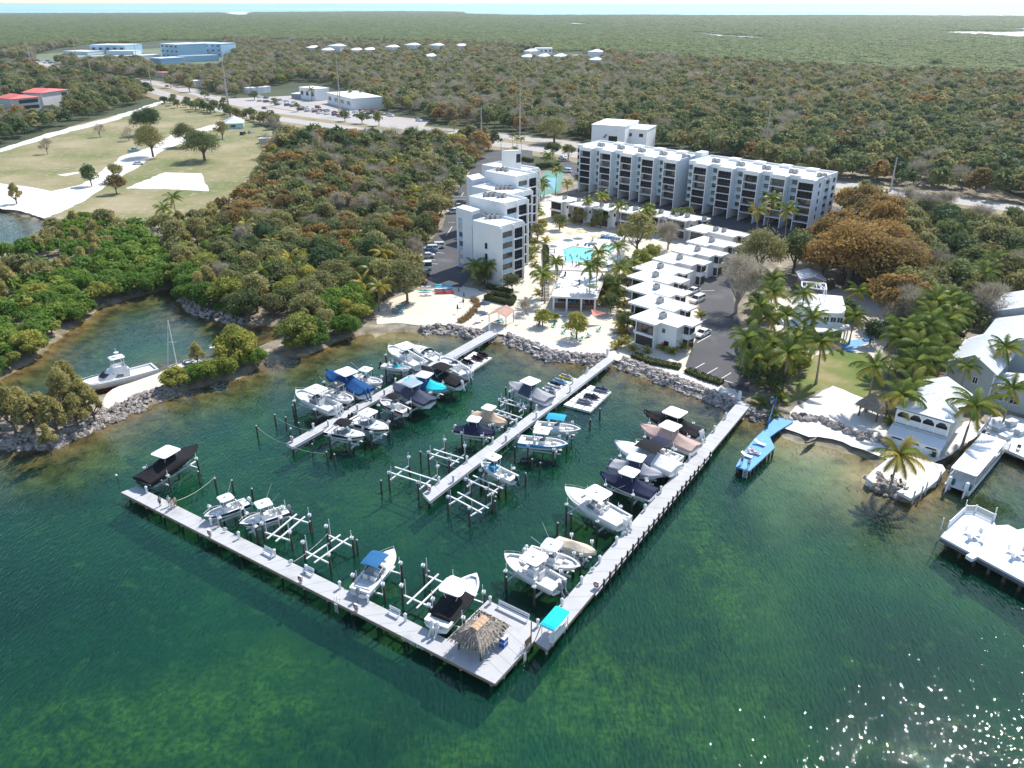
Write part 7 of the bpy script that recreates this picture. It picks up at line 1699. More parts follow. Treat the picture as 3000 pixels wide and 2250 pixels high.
FR = {'palm': [frond_mesh(i, up=u_, droop=d_) for i, (u_, d_) in enumerate(((1.15, 1.7), (.75, 1.8), (.45, 1.7), (.05, 1.3), (-.35, .9)))], 'palmy': [frond_mesh(20 + i, up=u_, droop=d_, mt=LM['palmy']) for i, (u_, d_) in enumerate(((1.15, 1.7), (.75, 1.8), (.45, 1.7), (.05, 1.3), (-.35, .9)))]}
COCO = MB().ball((0, 0, 0), .16, 6).mesh('coconut', mat('coconut', (.22, .15, .05), .6, .2, 3))
PALMS = {}
def palm(u, v, h, s_=1.0, lean=None, reg='resort', kind='palm', fronds=17):
    s = s_ * (1.22 if u > 2100 else 1.08)
    c = U(u, v, GZ + h); a = RND.random() * 6.28; ln = (RND.uniform(.02, .10) if lean is None else lean[0]) * h
    if lean: a = lean[1]
    bx = Vector((c.x - math.cos(a) * ln, c.y - math.sin(a) * ln, GZ)); t = thing('palm_tree', 'x', 'palm', tuple(bx), 0, reg)
    d = Vector((c.x - bx.x, c.y - bx.y, 0)); P = [d * (f ** 1.7) + Vector((0, 0, h * f)) for f in (0, .15, .35, .55, .75, .92, 1)]
    MB().path(P, [.21 * s, .15 * s, .125 * s, .115 * s, .105 * s, .10 * s, .13 * s], 7).build('trunk', PALMB, t, smooth=True)
    top = P[-1]; r = random.Random(int(u * 7 + v))
    for i in range(fronds):
        lay = i * 5 // fronds; lay = min(4, lay); m_ = FR['palmy' if (lay >= 3 and r.random() < .5) or (kind == 'palmy' and r.random() < .7) else 'palm'][lay]
        o = link(m_, 'frond', t, tuple(top + Vector((0, 0, .05))), 0); o.rotation_euler = (r.uniform(-.2, .2), r.uniform(-.12, .12), i * 2.4 + r.uniform(-.3, .3)); k = s * r.uniform(.85, 1.12); o.scale = (k, k, k)
    if s > .8:
        for i in range(3): link(COCO, 'coconut', t, tuple(top + Vector((.22 * math.cos(i * 2.1), .22 * math.sin(i * 2.1), -.25))))
    PALMS.setdefault(reg, []).append(t); return t
qg = lambda x, y: (2100 + x / 3.403, 800 + y / 3.403); qh_ = lambda x, y: (2650 + x / 4.148, 850 + y / 4.148)
G = 'grove right of the drive'
for x, y, h, s in ((300, 650, 9.5, 1.1), (710, 800, 8, 1.25), (1040, 690, 8.5, 1.2), (960, 440, 9, .95), (560, 60, 9, 1.0), (560, 190, 9.5, 1.05), (870, 200, 9, .95), (430, 330, 9, 1.0), (790, 640, 7, 1.1), (560, 700, 6, 1.1), (520, 430, 7, 1.0), (380, 860, 5, 1.0), (690, 420, 9, .9), (850, 620, 6, 1.0)): palm(*qg(x, y), h, s, reg=G)
G = 'grove beside the grey houses'
for x, y, h, s in ((1850, 560, 9, 1.2), (2010, 720, 8.5, 1.15), (1990, 880, 7.5, 1.2), (1820, 640, 8, 1.1), (2120, 520, 9, 1.2), (2170, 280, 10, 1.1), (1380, 420, 6, .9), (2190, 780, 7, 1.1), (1420, 180, 6, .9)): palm(*qg(x, y), h, s, reg=G)
for x, y, h, s in ((430, 210, 9, 1.2), (330, 300, 9, 1.1), (520, 370, 8, 1.2), (120, 480, 8, 1.1), (620, 300, 8, 1.1), (220, 760, 7, 1.2), (340, 880, 6.5, 1.15), (100, 1140, 6, 1.1), (640, 170, 9, 1.0), (540, 90, 9, 1.1), (420, 560, 7, 1.1)): palm(*qh_(x, y), h, s, reg=G)
palm(*qg(1580, 930), 8.5, 1.15, (.07, 1.2), reg='_')['label'] = 'coconut palm in front of the small beach tiki hut'; palm(*qg(1840, 1215), 7, 1.1, (.35, 1.0), reg='_')['label'] = 'leaning coconut palm over the small beach tiki hut'
palm(*qh_(1225, 700), 9, .95, (.05, 1.5), reg='_')['label'] = 'tall palm with curved trunk beside the grey annex at right'; palm(*qh_(760, 930), 7.5, .7, (.02, 0), reg='_')['label'] = 'small bright palm against the grey clapboard house'; palm(*qh_(1310, 1190), 6.5, .95, (.05, 1.6), reg='_')['label'] = 'palm in front of the paired annex windows'; palm(*qh_(860, 1410), 7, 1.2, (.38, .9), reg='_')['label'] = 'leaning palm beside the verandah house steps'
palm(2635, 1333, 5.8, 1.05, (.30, .95), reg='_', kind='palmy')['label'] = 'leaning yellow-fronded palm on the sand peninsula'; palm(2920, 760, 9, 1.1, reg=G); palm(2885, 800, 9, 1.1, reg=G)
qp = lambda x, y: (1550 + x / 3.16, 550 + y / 3.16); G = 'palms round the pool'
for x, y, h, s in ((670, 75, 9.5, .95), (832, 175, 9, .9), (1088, 205, 8.5, .85), (545, 125, 7, .8), (1050, 245, 6, .8), (130, 810, 7, 1.0), (245, 690, 4, .8), (560, 730, 10, 1.05), (625, 700, 10.5, .9), (645, 595, 10, 1.0), (825, 540, 6, .9), (835, 740, 8.5, 1.05), (960, 700, 6, .9), (800, 900, 5, .9)): palm(*qp(x, y), h, s, reg=G)
G = 'palms before the apartment block'
for x, y, h, s in ((1490, 690, 10, 1.0), (1590, 605, 12, 1.0), (1710, 685, 11, 1.0), (1660, 580, 9, .8)): palm(1650 + x / 2.602, 350 + y / 2.602, h, s, reg=G, kind='palmy' if x == 1490 else 'palm')
G = 'palms beside the tower'
for x, y, h, s in ((1450, 600, 7, .9), (1600, 490, 9, .95), (1512, 350, 5, 1.1), (1700, 620, 7, .8), (1385, 880, 6, .95), (1450, 1490, 6, 1.0), (1590, 1375, 5, .8), (800, 1420, 5, 1.1), (935, 1420, 5, .95), (860, 1490, 3, 1.0), (1480, 640, 5, .9), (1350, 950, 4, .9), (1800, 560, 5, .7), (1190, 280, 5, .6), (1255, 190, 6, .6), (1165, 155, 6, .6), (1210, 185, 6, .6)): palm(*qz5(x, y), h, s, reg=G)
G = 'wood left of the tower'
for x, y, h, s in ((1245, 440, 7, 1.1), (1180, 520, 6, 1.1), (1180, 600, 5, 1.1), (1760, 640, 7, 1.15), (1610, 690, 6, 1.1), (1540, 780, 5, 1.0), (2190, 440, 7, 1.1), (1880, 970, 6, 1.15), (1700, 1080, 4, 1.1), (2080, 880, 6, 1.1), (1960, 760, 6, 1.0), (2150, 940, 6, 1.0), (1480, 850, 5, .9)): palm(0 + x / 2.458, 400 + y / 2.458, h, s, reg=G, kind='palmy' if RND.random() < .4 else 'palm')
for u, v, h in ((1090, 790, 7), (1120, 740, 7), (1110, 840, 6), (1060, 830, 5), (1000, 760, 6), (930, 700, 6), (1160, 470, 7), (1250, 440, 7), (860, 620, 6), (1040, 700, 6)): palm(u, v, h, 1.1, reg=G, kind='palmy' if RND.random() < .5 else 'palm')
G = 'palms along the highway'
for u, v in ((1025, 268), (1055, 268), (1086, 262), (1110, 275), (1125, 272), (1165, 262), (1180, 280), (910, 262)): palm(u, v, 8, 1.2, reg=G, fronds=11)
for reg, L_ in PALMS.items():
    if reg == '_':
        for o in L_: o['group'] = 'single palms on the right shore'
    else: number(L_, 'arching palm, {} from the left, ' + reg)
# clumping palms and shrubs by the townhouses
CL = []
def clump(u, v, s, kind='palmy', n=16, z=1.2):
    p = U(u, v, GZ + z * s); t = thing('palm_clump', 'x', 'shrub', (p.x, p.y, GZ), RND.random() * 6, 'clumping palms by the buildings')
    for i in range(n):
        o = link(FR[kind if RND.random() < .6 else 'palm'][RND.choice((0, 0, 1, 1, 2))], 'frond', t, (RND.uniform(-.4, .4) * s, RND.uniform(-.4, .4) * s, RND.uniform(0, .9) * s)); o.rotation_euler = (RND.uniform(-.2, .2), RND.uniform(-.3, .1), i * 2.4); k = s * RND.uniform(.7, 1.0); o.scale = (k, k, k)
    CL.append(t); return t
for x, y, s in ((860, 1260, .9), (830, 1430, .95), (1390, 1440, 1.1), (1180, 1390, .6), (960, 1480, .6), (1090, 1500, .55), (720, 920, 1.0), (800, 980, .9), (690, 1050, .9), (470, 280, 1.0), (420, 300, .9), (650, 240, .8), (880, 350, .7), (1200, 350, .9), (1310, 320, 1.0), (1390, 300, .9), (1630, 340, 1.0), (1500, 870, .6), (1590, 1160, .6), (100, 400, .8), (60, 560, .9), (180, 640, .6), (1950, 630, .8), (870, 1060, .8), (850, 1150, .7), (90, 960, .6), (110, 230, .7), (1240, 1470, .6), (1330, 1500, .7), (740, 1000, .9), (650, 960, .8), (760, 860, .9), (690, 870, .8), (850, 960, .7), (880, 830, .9), (930, 760, .8), (580, 330, .8), (300, 330, .8), (950, 360, .8), (1080, 340, .8), (760, 330, .7), (150, 480, .8), (40, 480, .9), (30, 640, .8), (50, 700, .7), (1900, 660, .9), (1760, 760, .8), (1720, 690, .7), (860, 1320, .8), (900, 1400, .6)): clump(*qp(x, y), s)
for u, v, s in ((2230, 1170, .9), (2260, 1120, 1.0), (2290, 1160, .8), (2200, 1080, 1.0), (2215, 1010, 1.0), (2480, 890, 1.2), (2500, 930, 1.1), (2270, 1210, .6), (2610, 1230, .7), (2250, 1040, 1.1), (2180, 1060, .9), (2330, 1060, .9), (2560, 860, 1.0)): clump(u, v, s, 'palm')
number(CL, 'bushy clump of arching palm fronds at ground level, {} from the left')
# hedges
HM = leafmat('leaves_hedge', [(.045, .07, .018), (.085, .10, .026), (.14, .14, .04)])
def hedge(label, pts, w_, h_, z=GZ, m_=HM):
    r = random.Random(len(pts) * 17 + int(w_ * 100)); t = thing('hedge', label, 'hedge', (pts[0][0], pts[0][1], z)); V, F = [], []
    core = MB()
    for a, b_ in zip(pts[:-1], pts[1:]):
        a, b_ = Vector((a[0], a[1], z)), Vector((b_[0], b_[1], z)); d = b_ - a; L = d.length; d /= L; n_ = Vector((-d.y, d.x, 0)); core.beam(a + Vector((0, 0, h_ * .45)), b_ + Vector((0, 0, h_ * .45)), w_ * .8, h_ * .85)
        for i in range(int(L * (w_ + 2 * h_) * 26)):
            x, y = r.random() * L, r.uniform(-1, 1) * w_ / 2; zz = h_ * (.9 + r.uniform(-.12, .1)) if r.random() < .5 else r.random() * h_
            if zz < h_ * .75: y = math.copysign(w_ / 2 * r.uniform(.88, 1.08), y)
            p = a + d * x + n_ * y + Vector((0, 0, zz)); q = Vector((r.gauss(0, 1), r.gauss(0, 1), r.gauss(.3, 1))).normalized(); t_ = q.cross(Vector((r.random(), r.random(), .3))).normalized(); bb = q.cross(t_); s = r.uniform(.1, .2); o = len(V); V += [p - t_ * s, p + bb * s, p + t_ * s, p - bb * s]; F.append((o, o + 1, o + 2, o + 3))
    core.build('core', m_, t, world=True); MB().add(V, F).build('foliage', m_, t, world=True); return t
qk = lambda x, y: U(1060 + x / 4.096, 800 + y / 4.096, GZ)
sq = [qk(1480, 320), qk(1590, 265), qk(1835, 320), qk(1790, 390), qk(1480, 320)]
hedge('clipped hollow square hedge on the sand by the brown shelter', sq, 1.0, 1.15); hedge('rounded shrub border below the stepped tower', [qk(1500, 180), qk(1640, 200), qk(1800, 240)], 1.6, .9)
q4 = lambda x, y: U(1500 + x / 2.765, 850 + y / 2.765, GZ)
hedge('low olive hedge along the sea walk in front of the nearest townhouse', [q4(985, 535), q4(1120, 590), q4(1365, 635)], 2.0, .8); hedge('low olive hedge between the sea walk and drive end', [q4(1420, 660), q4(1560, 720), q4(1700, 765)], 2.0, .8)
hedge('long clipped hedge strip left of the pool terrace', [U(1598, 728, GZ), U(1602, 790, GZ)], 1.6, 1.3); hedge('bright hedge left of the long apartment block', [U(1570, 490, GZ), U(1640, 488, GZ)], 2.5, 1.8, m_=LM['green']); hedge('bright hedge along the highway behind the tower', [U(1530, 470, GZ), U(1560, 476, GZ)], 2, 1.8, m_=LM['green'])
hedge('low clipped hedge in front of the verandah house', [q6(1080, 530, GZ), q6(1260, 600, GZ), q6(1340, 640, GZ)], 1.3, .9); hedge('tall green screen hedge beside the highway at far right', [U(2760, 690, GZ), U(2960, 720, GZ)], 4, 3.0, m_=LM['green'])
# dune grass and seaweed mat
def tuft(label, name, pts, n, m_, hh, sd):
    r = random.Random(sd); V, F = [], []
    for i in range(n):
        k = r.randrange(len(pts)); p, rad = pts[k]; a = r.random() * 6.28; q = rad * math.sqrt(r.random()); b_ = Vector((p[0] + q * math.cos(a), p[1] + q * math.sin(a), p[2])); d = Vector((r.gauss(0, .35), r.gauss(0, .35), 1)) * hh * r.uniform(.6, 1.2); s = Vector((r.gauss(0, 1), r.gauss(0, 1), 0)).normalized() * hh * .09; o = len(V); V += [b_ - s, b_ + s, b_ + d]; F.append((o, o + 1, o + 2))
    return tag(MB().add(V, F).build(name, m_), label, kind='stuff')
tuft('tan ornamental grass strip on the beach', 'beach_grass', [(qk(x, y), .9) for x, y in ((1200, 585), (1240, 560), (1280, 530), (1310, 500), (1340, 460), (1380, 400), (1370, 350), (1345, 330))], 1500, mat('tan_grass', (.40, .28, .13), .9, .25, 2), 1.0, 1)
P9 = [(q9(x, y, .03), 1.6) for x, y in ((760, 330), (900, 330), (1000, 420), (850, 420), (1100, 400), (950, 520), (780, 260), (1150, 480), (700, 380))]
tuft('bright green floating seaweed mat beside the white deck', 'seaweed_mat', P9, 9000, mat('seaweed', (.06, .16, .015), .8, .4, 2), .14, 2)
# ================================================================== people
SKIN = mat('skin', (.45, .27, .19), .55, .08, 4); HAIRS = [mat('hair_brown', (.05, .03, .02), .6, .2, 8), mat('hair_grey', (.35, .33, .30), .6, .2, 8), mat('hair_black', (.015, .012, .012), .6, .2, 8)]
CLO = {k: mat('cloth_' + k, c, .85, .1, 3) for k, c in dict(white=(.7, .7, .7), blue=(.05, .12, .3), red=(.4, .04, .05), grey=(.22, .23, .25), teal=(.05, .35, .38), black=(.02, .02, .024), pink=(.6, .25, .28), tan=(.45, .35, .22)).items()}
POSES = {}
def pose(kind):
    j = dict(pel=(0, 0, .95), sp=(0, 0, 1.12), ch=(0, 0, 1.34), nk=(0, 0, 1.48), hd=(.02, 0, 1.60), tp=(.01, 0, 1.72))
    for s, n_ in ((1, 'l'), (-1, 'r')):
        j['sh' + n_] = (0, s * .18, 1.40); j['el' + n_] = (-.02, s * .25, 1.13); j['wr' + n_] = (.06, s * .27, .90); j['ha' + n_] = (.09, s * .27, .82)
        j['hp' + n_] = (0, s * .10, .90); j['kn' + n_] = (.02, s * .11, .49); j['an' + n_] = (-.01, s * .11, .08); j['to' + n_] = (.15, s * .13, .03)
    if kind == 'walk': j['knl'] = (.16, .11, .50); j['anl'] = (.10, .11, .10); j['tol'] = (.26, .12, .06); j['anr'] = (-.22, -.11, .12); j['tor'] = (-.08, -.12, .03); j['elr'] = (.08, -.24, 1.14); j['wrr'] = (.26, -.22, 1.02); j['har'] = (.33, -.21, 1.0)
    if kind == 'sit':
        for k in list(j): x, y, z = j[k]; j[k] = (x - .02, y, z - .46)
        for s, n_ in ((1, 'l'), (-1, 'r')): j['hp' + n_] = (.02, s * .10, .47); j['kn' + n_] = (.44, s * .13, .50); j['an' + n_] = (.46, s * .13, .08); j['to' + n_] = (.62, s * .14, .03); j['wr' + n_] = (.26, s * .18, .60); j['ha' + n_] = (.34, s * .15, .57); j['el' + n_] = (.02, s * .25, .66)
    if kind == 'recline':
        a = -.9
        for k in list(j): x, y, z = j[k]; z -= .9; j[k] = (x * math.cos(a) + z * math.sin(a), y, -x * math.sin(a) * .3 + z * math.cos(a) + .42)
        for s, n_ in ((1, 'l'), (-1, 'r')): j['hp' + n_] = (.05, s * .10, .40); j['kn' + n_] = (.46, s * .11, .52); j['an' + n_] = (.86, s * .11, .42); j['to' + n_] = (.9, s * .13, .56); j['wr' + n_] = (.05, s * .30, .52); j['ha' + n_] = (.13, s * .28, .5)
    for s, n_ in ((1, 'l'), (-1, 'r')):
        h = Vector(j['ha' + n_]); w_ = Vector(j['wr' + n_]); d = (h - w_).normalized()
        for q in range(4): o = Vector((.025 * (q - 1.5), 0, .008 * (q - 1.5))) if abs(d.z) > .6 else Vector((0, .02 * (q - 1.5), 0)); L_ = (.075, .085, .08, .06)[q]; j['f%d%s' % (q, n_)] = tuple(h + o + d * L_ * .55); j['g%d%s' % (q, n_)] = tuple(h + o + d * L_ + Vector((.01, -s * .012, -.004)))
        j['th' + n_] = tuple(w_.lerp(h, .5) + Vector((.035, -s * .02, .0))); j['tk' + n_] = tuple(h + Vector((.045, -s * .022, .0)))
    return j
BONES = [('pel', 'sp', 't'), ('sp', 'ch', 't'), ('ch', 'nk', 't'), ('nk', 'hd', 'h'), ('hd', 'tp', 'h')]
RADS = dict(pel=(.13, .10), sp=(.125, .095), ch=(.15, .105), nk=(.05, .05), hd=(.085, .10), tp=(.06, .07))
for n_ in 'lr':
    BONES += [('ch', 'sh' + n_, 't'), ('sh' + n_, 'el' + n_, 's'), ('el' + n_, 'wr' + n_, 'a'), ('wr' + n_, 'ha' + n_, 'a'), ('pel', 'hp' + n_, 'p'), ('hp' + n_, 'kn' + n_, 'p'), ('kn' + n_, 'an' + n_, 'l'), ('an' + n_, 'to' + n_, 'f'), ('wr' + n_, 'th' + n_, 'a'), ('th' + n_, 'tk' + n_, 'a')] + [('ha' + n_, 'f%d%s' % (q, n_), 'a') for q in range(4)] + [('f%d%s' % (q, n_), 'g%d%s' % (q, n_), 'a') for q in range(4)]
    RADS.update({'sh' + n_: (.065, .065), 'el' + n_: (.045, .045), 'wr' + n_: (.03, .025), 'ha' + n_: (.035, .018), 'hp' + n_: (.095, .095), 'kn' + n_: (.06, .06), 'an' + n_: (.04, .04), 'to' + n_: (.04, .025), 'th' + n_: (.011, .011), 'tk' + n_: (.009, .009)})
    for q in range(4): RADS['f%d%s' % (q, n_)] = (.009, .009); RADS['g%d%s' % (q, n_)] = (.007, .007)
def body_meshes(kind):
    if kind in POSES: return POSES[kind]
    j = pose(kind); names = list(j); ix = {n_: i for i, n_ in enumerate(names)}
    me = bpy.data.meshes.new('body'); me.from_pydata([j[n_] for n_ in names], [(ix[a], ix[b_]) for a, b_, _ in BONES], [])
    o = bpy.data.objects.new('tmp', me); COL.objects.link(o); md = o.modifiers.new('s', 'SKIN')
    for n_ in names: sv = me.skin_vertices[0].data[ix[n_]]; sv.radius = RADS[n_]; sv.use_root = n_ == 'pel'
    o.modifiers.new('u', 'SUBSURF').levels = 1; bpy.context.view_layer.update()
    bm_ = bpy.data.meshes.new_from_object(o.evaluated_get(bpy.context.evaluated_depsgraph_get())); bpy.data.objects.remove(o)
    bm_.materials.clear(); bm_.materials.append(SKIN); bm_.polygons.foreach_set('use_smooth', [True] * len(bm_.polygons))
    def near_bone(c):
        best = None
        for a, b_, r_ in BONES:
            A, B = Vector(j[a]), Vector(j[b_]); d = B - A; t = max(0, min(1, (c - A).dot(d) / max(1e-9, d.length_squared))); q = (c - A - d * t).length
            if best is None or q < best[0]: best = (q, r_)
        return best[1]
    tags = [near_bone(p.center) for p in bm_.polygons]
    def part(keys, grow):
        mb = MB(); mp = {}
        for p, tg in zip(bm_.polygons, tags):
            if tg in keys:
                f = []
                for vi in p.vertices:
                    if vi not in mp: mp[vi] = len(mb.v); v = bm_.vertices[vi]; mb.v.append(tuple(v.co + v.normal * grow))
                    f.append(mp[vi])
                mb.f.append(tuple(f)); mb.m.append(0)
        return mb
    h = Vector(j['tp']); hd = Vector(j['hd']); up = (h - hd).normalized(); hair = MB()
    hair.ball(tuple(hd + up * .055 - Vector((.018, 0, 0))), .108, 10); face = MB(); face.box(tuple(hd + Vector((.095, 0, .0))), (.03, .022, .035))
    for s in (-1, 1): face.box(tuple(hd + Vector((.088, s * .034, .022))), (.012, .022, .011), 0, 1); face.box(tuple(hd + Vector((0, s * .092, 0))), (.035, .02, .05))
    face.box(tuple(hd + Vector((.086, 0, -.045))), (.012, .042, .01), 0, 2)
    POSES[kind] = (bm_, part(('t', 's'), .012), part(('p',), .013), hair, face, part(('f',), .01)); return POSES[kind]
def person(label, p, rz, kind='stand', shirt='white', short='blue', hair=0, grp='people on the docks'):
    bm_, sh, sr, hr, fc, ft = body_meshes(kind); t = thing('person', label, 'person', p, rz, grp); link(bm_, 'body', t)
    if shirt: link(sh.mesh('shirt', CLO[shirt]), 'shirt', t)
    link(sr.mesh('shorts', CLO[short]), 'shorts', t); link(hr.mesh('hair', HAIRS[hair]), 'hair', t); link(fc.mesh('face', [SKIN, HAIRS[2], CLO['pink']]), 'face', t); link(ft.mesh('shoes', CLO['black']), 'shoes', t); return t
zz = lambda x, y: (300 + x / 3.16, 1250 + y / 3.16)
for (x, y, kd, sh, so, hr, lb) in ((540, 735, 'stand', 'grey', 'black', 0, 'person in grey shirt standing apart on the far left of the front dock'), (625, 735, 'stand', 'white', 'tan', 1, 'person in white standing at the left of the group on the front dock'), (655, 765, 'walk', 'pink', 'white', 0, 'person in pink walking in the group on the front dock'), (680, 740, 'stand', 'tan', 'grey', 2, 'person in tan shirt at the right of the group on the front dock')):
    p = U(*zz(x, y), DZ); person(lb, (p.x, p.y, DZ), RND.random() * 6, kd, sh, so, hr)
# ================================================================== dock furniture
PEDM = MB().box((0, 0, .45), (.26, .26, .9)).box((0, 0, .98), (.34, .34, .16)).tube((0, 0, 1.05), (0, 0, 1.18), .2, .1, 8).mesh('dock_pedestal', mat('pedestal_white', (.72, .72, .71), .5, .06, 2))
ped = []
def on_edge(a, b_, t, o): return edge(a, b_, t, o)
for (a, b_, ts, o) in ((fi0, fi1, (.05, .16, .30, .40, .52, .62, .72, .80, .90, .97), -.32), (rl0, rl1, (.12, .2, .28, .36, .44, .52, .60, .67, .73, .80, .87, .94), .32), (ml0, ml1, (.15, .25, .36, .47, .58, .7, .82, .94), .28), (mr0, mr1, (.3, .5, .66, .9), -.28), (ll0, ll1, (.3, .42, .54, .66, .78, .9), .28), (lr0, lr1, (.5, .62, .74, .86), -.28)):
    for t in ts:
        p = on_edge(a, b_, t, o); q = link(PEDM, 'dock_pedestal', None, (p.x, p.y, DZ), RND.random()); tag(q, 'x', 'pedestal', 'white power pedestals on the docks'); ped.append(q)
p = pin.lerp(pri, .06) + Vector((0, -.4, 0)); 
for s_ in (.05, .95): p = pin.lerp(pri, s_) + Vector((0, -.45, 0)); q = link(PEDM, 'dock_pedestal', None, (p.x, p.y, DZ)); tag(q, 'x', 'pedestal', 'white power pedestals on the docks'); ped.append(q)
number(ped, 'white power pedestal on a dock edge, {} pedestal from the left')
HOSE = MB().lathe([(.28, 0), (.34, .05), (.28, .1), (.24, .05), (.28, 0)], 10).mesh('hose_coil', mat('hose_white', (.7, .7, .68), .6, .05))
hs = []
for (a, b_, ts, o) in ((fi0, fi1, (.35, .57, .76), -.3), (rl0, rl1, (.40, .70, .83, .97), .3), (ml0, ml1, (.4, .62), .3), (lr0, lr1, (.68,), -.3)):
    for t in ts: p = edge(a, b_, t, o); q = link(HOSE, 'hose_coil', None, (p.x, p.y, DZ + .45)); q.rotation_euler = (1.57, 0, RND.random()); tag(q, 'x', 'hose', 'coiled hoses on the docks'); hs.append(q)
number(hs, 'coiled white hose on a dock edge, {} coil from the left')
def bench(label, p, rz, L=1.7):
    t = thing('bench', label, 'bench', p, rz, 'benches on the front dock'); m_ = WTRIM
    for k in range(3): MB().box((0, -.12 + .15 * k, .45), (L, .12, .04)).build('seat_slat', m_, t)
    for k in range(3): MB().box((0, .30 + .03 * k, .62 + .16 * k), (L, .03, .12)).build('back_slat', m_, t)
    for s in (-1, 1): MB().box((s * (L / 2 - .15), .05, .22), (.07, .45, .44)).box((s * (L / 2 - .15), .34, .65), (.07, .05, .55)).build('leg', m_, t)
    return t
fr = math.atan2(fd.y, fd.x)
for (x, y), lb in (((1525, 1165), 'slatted white bench left of the others on the front dock'), ((1900, 1345), 'slatted white bench second from left on the front dock')): p = U(*zz5(x, y), DZ + .4); bench(lb, (p.x, p.y, DZ), fr)
p = U(*zz6(835, 820), DZ + .4); bench('slatted white bench on the front dock left of the tiki hut', (p.x, p.y, DZ), fr)
p = U(*zz6(1800, 815), DZ + .4); bench('long white slatted bench on the tiki platform', (p.x, p.y, DZ), math.atan2((pri - pin).y, (pri - pin).x), 4.4)
# coolers, sign, pole, canopy station, ladders, life rings
p = qf(935, 1000, DZ); t = thing('ice_chest', 'two stacked blue and white ice chests beside the tiki hut', 'ice chest', (p.x, p.y, DZ), tdir)
BCO = mat('cooler_blue', (.01, .10, .42), .4, .06); MB().box((0, 0, .32), (.8, .7, .62)).box((0, 0, .98), (.8, .7, .5)).build('chest', BCO, t); MB().box((0, 0, .67), (.84, .74, .08)).box((0, 0, 1.29), (.84, .74, .12)).build('lid', GELC, t)
p = qf(1232, 1010, DZ); t = thing('notice_board', 'brown framed notice board facing away at the platform edge', 'sign', (p.x, p.y, DZ), math.atan2(pd.y, pd.x)); MB().box((0, 0, .75), (1.25, .08, .95)).build('board', WOODF, t); MB().box((0, .06, .75), (1.1, .05, .8)).build('panel', WTRIM, t)
for s in (-1, 1): MB().box((s * .6, 0, .4), (.1, .1, .8)).build('post', WOODF, t)
p = qf(1268, 990, DZ); t = tag(MB().tube((0, 0, 0), (0, 0, 3.4), .07, n=7).build('platform_pole', WOODF, None, loc=(p.x, p.y, DZ)), 'tall thin brown pole at the right corner of the tiki platform', 'pole')
qc = [qf(*q, DZ) for q in ((1420, 900), (1470, 1010), (1680, 800), (1640, 720))]; cc_ = qf(1555, 870, DZ); cr_ = heading(rl1, rl0)
t = thing('cleaning_station', 'fish cleaning station under a turquoise canopy at the right dock end', 'station', (cc_.x, cc_.y, DZ), cr_)
mb = MB(); slab_top(mb, 0, 3.6, 1.9, 2.45, .08, 0, .25, .12); mb.build('canopy', AQUA, t); mb = MB(); slab_top(mb, 0, 3.7, 2.0, 2.36, .07, 0, .25, 0); mb.build('canopy_frame', WTRIM, t)
for sx in (-1, 1):
    for sy in (-1, 1): MB().tube((sx * 1.6, sy * .75, 0), (sx * 1.6, sy * .75, 2.4), .05, n=6).build('post', ALU, t)
MB().box((0, -.35, .88), (3.2, .7, .08)).box((0, -.35, .45), (2.8, .5, .8)).build('counter', GELC, t); MB().box((0, -.62, 1.1), (3.2, .05, .4)).build('splash_back', ALU, t); MB().box((.6, -.35, .93), (.6, .4, .06)).build('sink', METAL, t)
RING = MB().lathe([(.30, -.05), (.38, 0), (.30, .05), (.22, 0), (.30, -.05)], 12).mesh('ring', mat('ring_red', (.50, .06, .04), .6, .1)); RB = MB().box((0, 0, .6), (.55, .2, .9)).box((0, 0, .1), (.12, .12, .3)).mesh('stand', mat('pedestal_white', (.72, .72, .71)))
def life_ring(label, p, rz): t = thing('life_ring', label, 'life ring', p, rz, 'red life rings'); link(RB, 'stand', t); q = link(RING, 'ring', t, (0, -.14, .65)); q.rotation_euler = (1.57, 0, 0)
for (a, b_, t_, o, lb) in ((fo0, fo1, .30, .25, 'red life ring on white stand, left one on the front dock'), (fo0, fo1, .56, .25, 'red life ring on white stand, middle one on the front dock'), (fo0, fo1, .70, .25, 'red life ring beside the ladder on the front dock'), (ml0, ml1, .985, .6, 'red life ring at the tip of the middle dock'), (ll0, ll1, .985, .5, 'red life ring at the tip of the left dock'), (rr0, rr1, .83, -.2, 'red life ring on the right dock near the turquoise canopy')): p = edge(a, b_, t_, o); life_ring(lb, (p.x, p.y, DZ), fr)
def ladder(label, p, rz, m_=ALU):
    t = thing('dock_ladder', label, 'ladder', p, rz, 'dock ladders')
    for s in (-1, 1): MB().path([(s * .24, .35, .02), (s * .24, .3, .75), (s * .24, -.02, .85), (s * .24, -.12, .3), (s * .24, -.14, -1.9)], .03, 5).build('side_rail', m_, t)
    for k in range(6): MB().box((0, -.13, -.1 - .28 * k), (.46, .08, .04)).build('rung', m_, t)
p = edge(fo0, fo1, .655, -.05); ladder('metal ladder on the outer side of the front dock', (p.x, p.y, DZ), fr); p = fo1.lerp(pro, .72); ladder('white ladder at the right side of the tiki platform', (p.x, p.y, DZ), math.atan2(pd.y, pd.x))
for (u, v, h_, lb) in ((352, 1436, 2.6, 'thin lamp pole at the far left end of the front dock'), (857, 1296, 2.6, 'thin dark pole near the tip of the left dock')):
    p = dk(u, v); t = thing('dock_lamp', lb, 'lamp', (p.x, p.y, DZ)); MB().tube((0, 0, 0), (0, 0, h_), .045, n=6).build('pole', RAILD, t); MB().ball((0, 0, h_), .17, 8).build('globe', GELC, t)
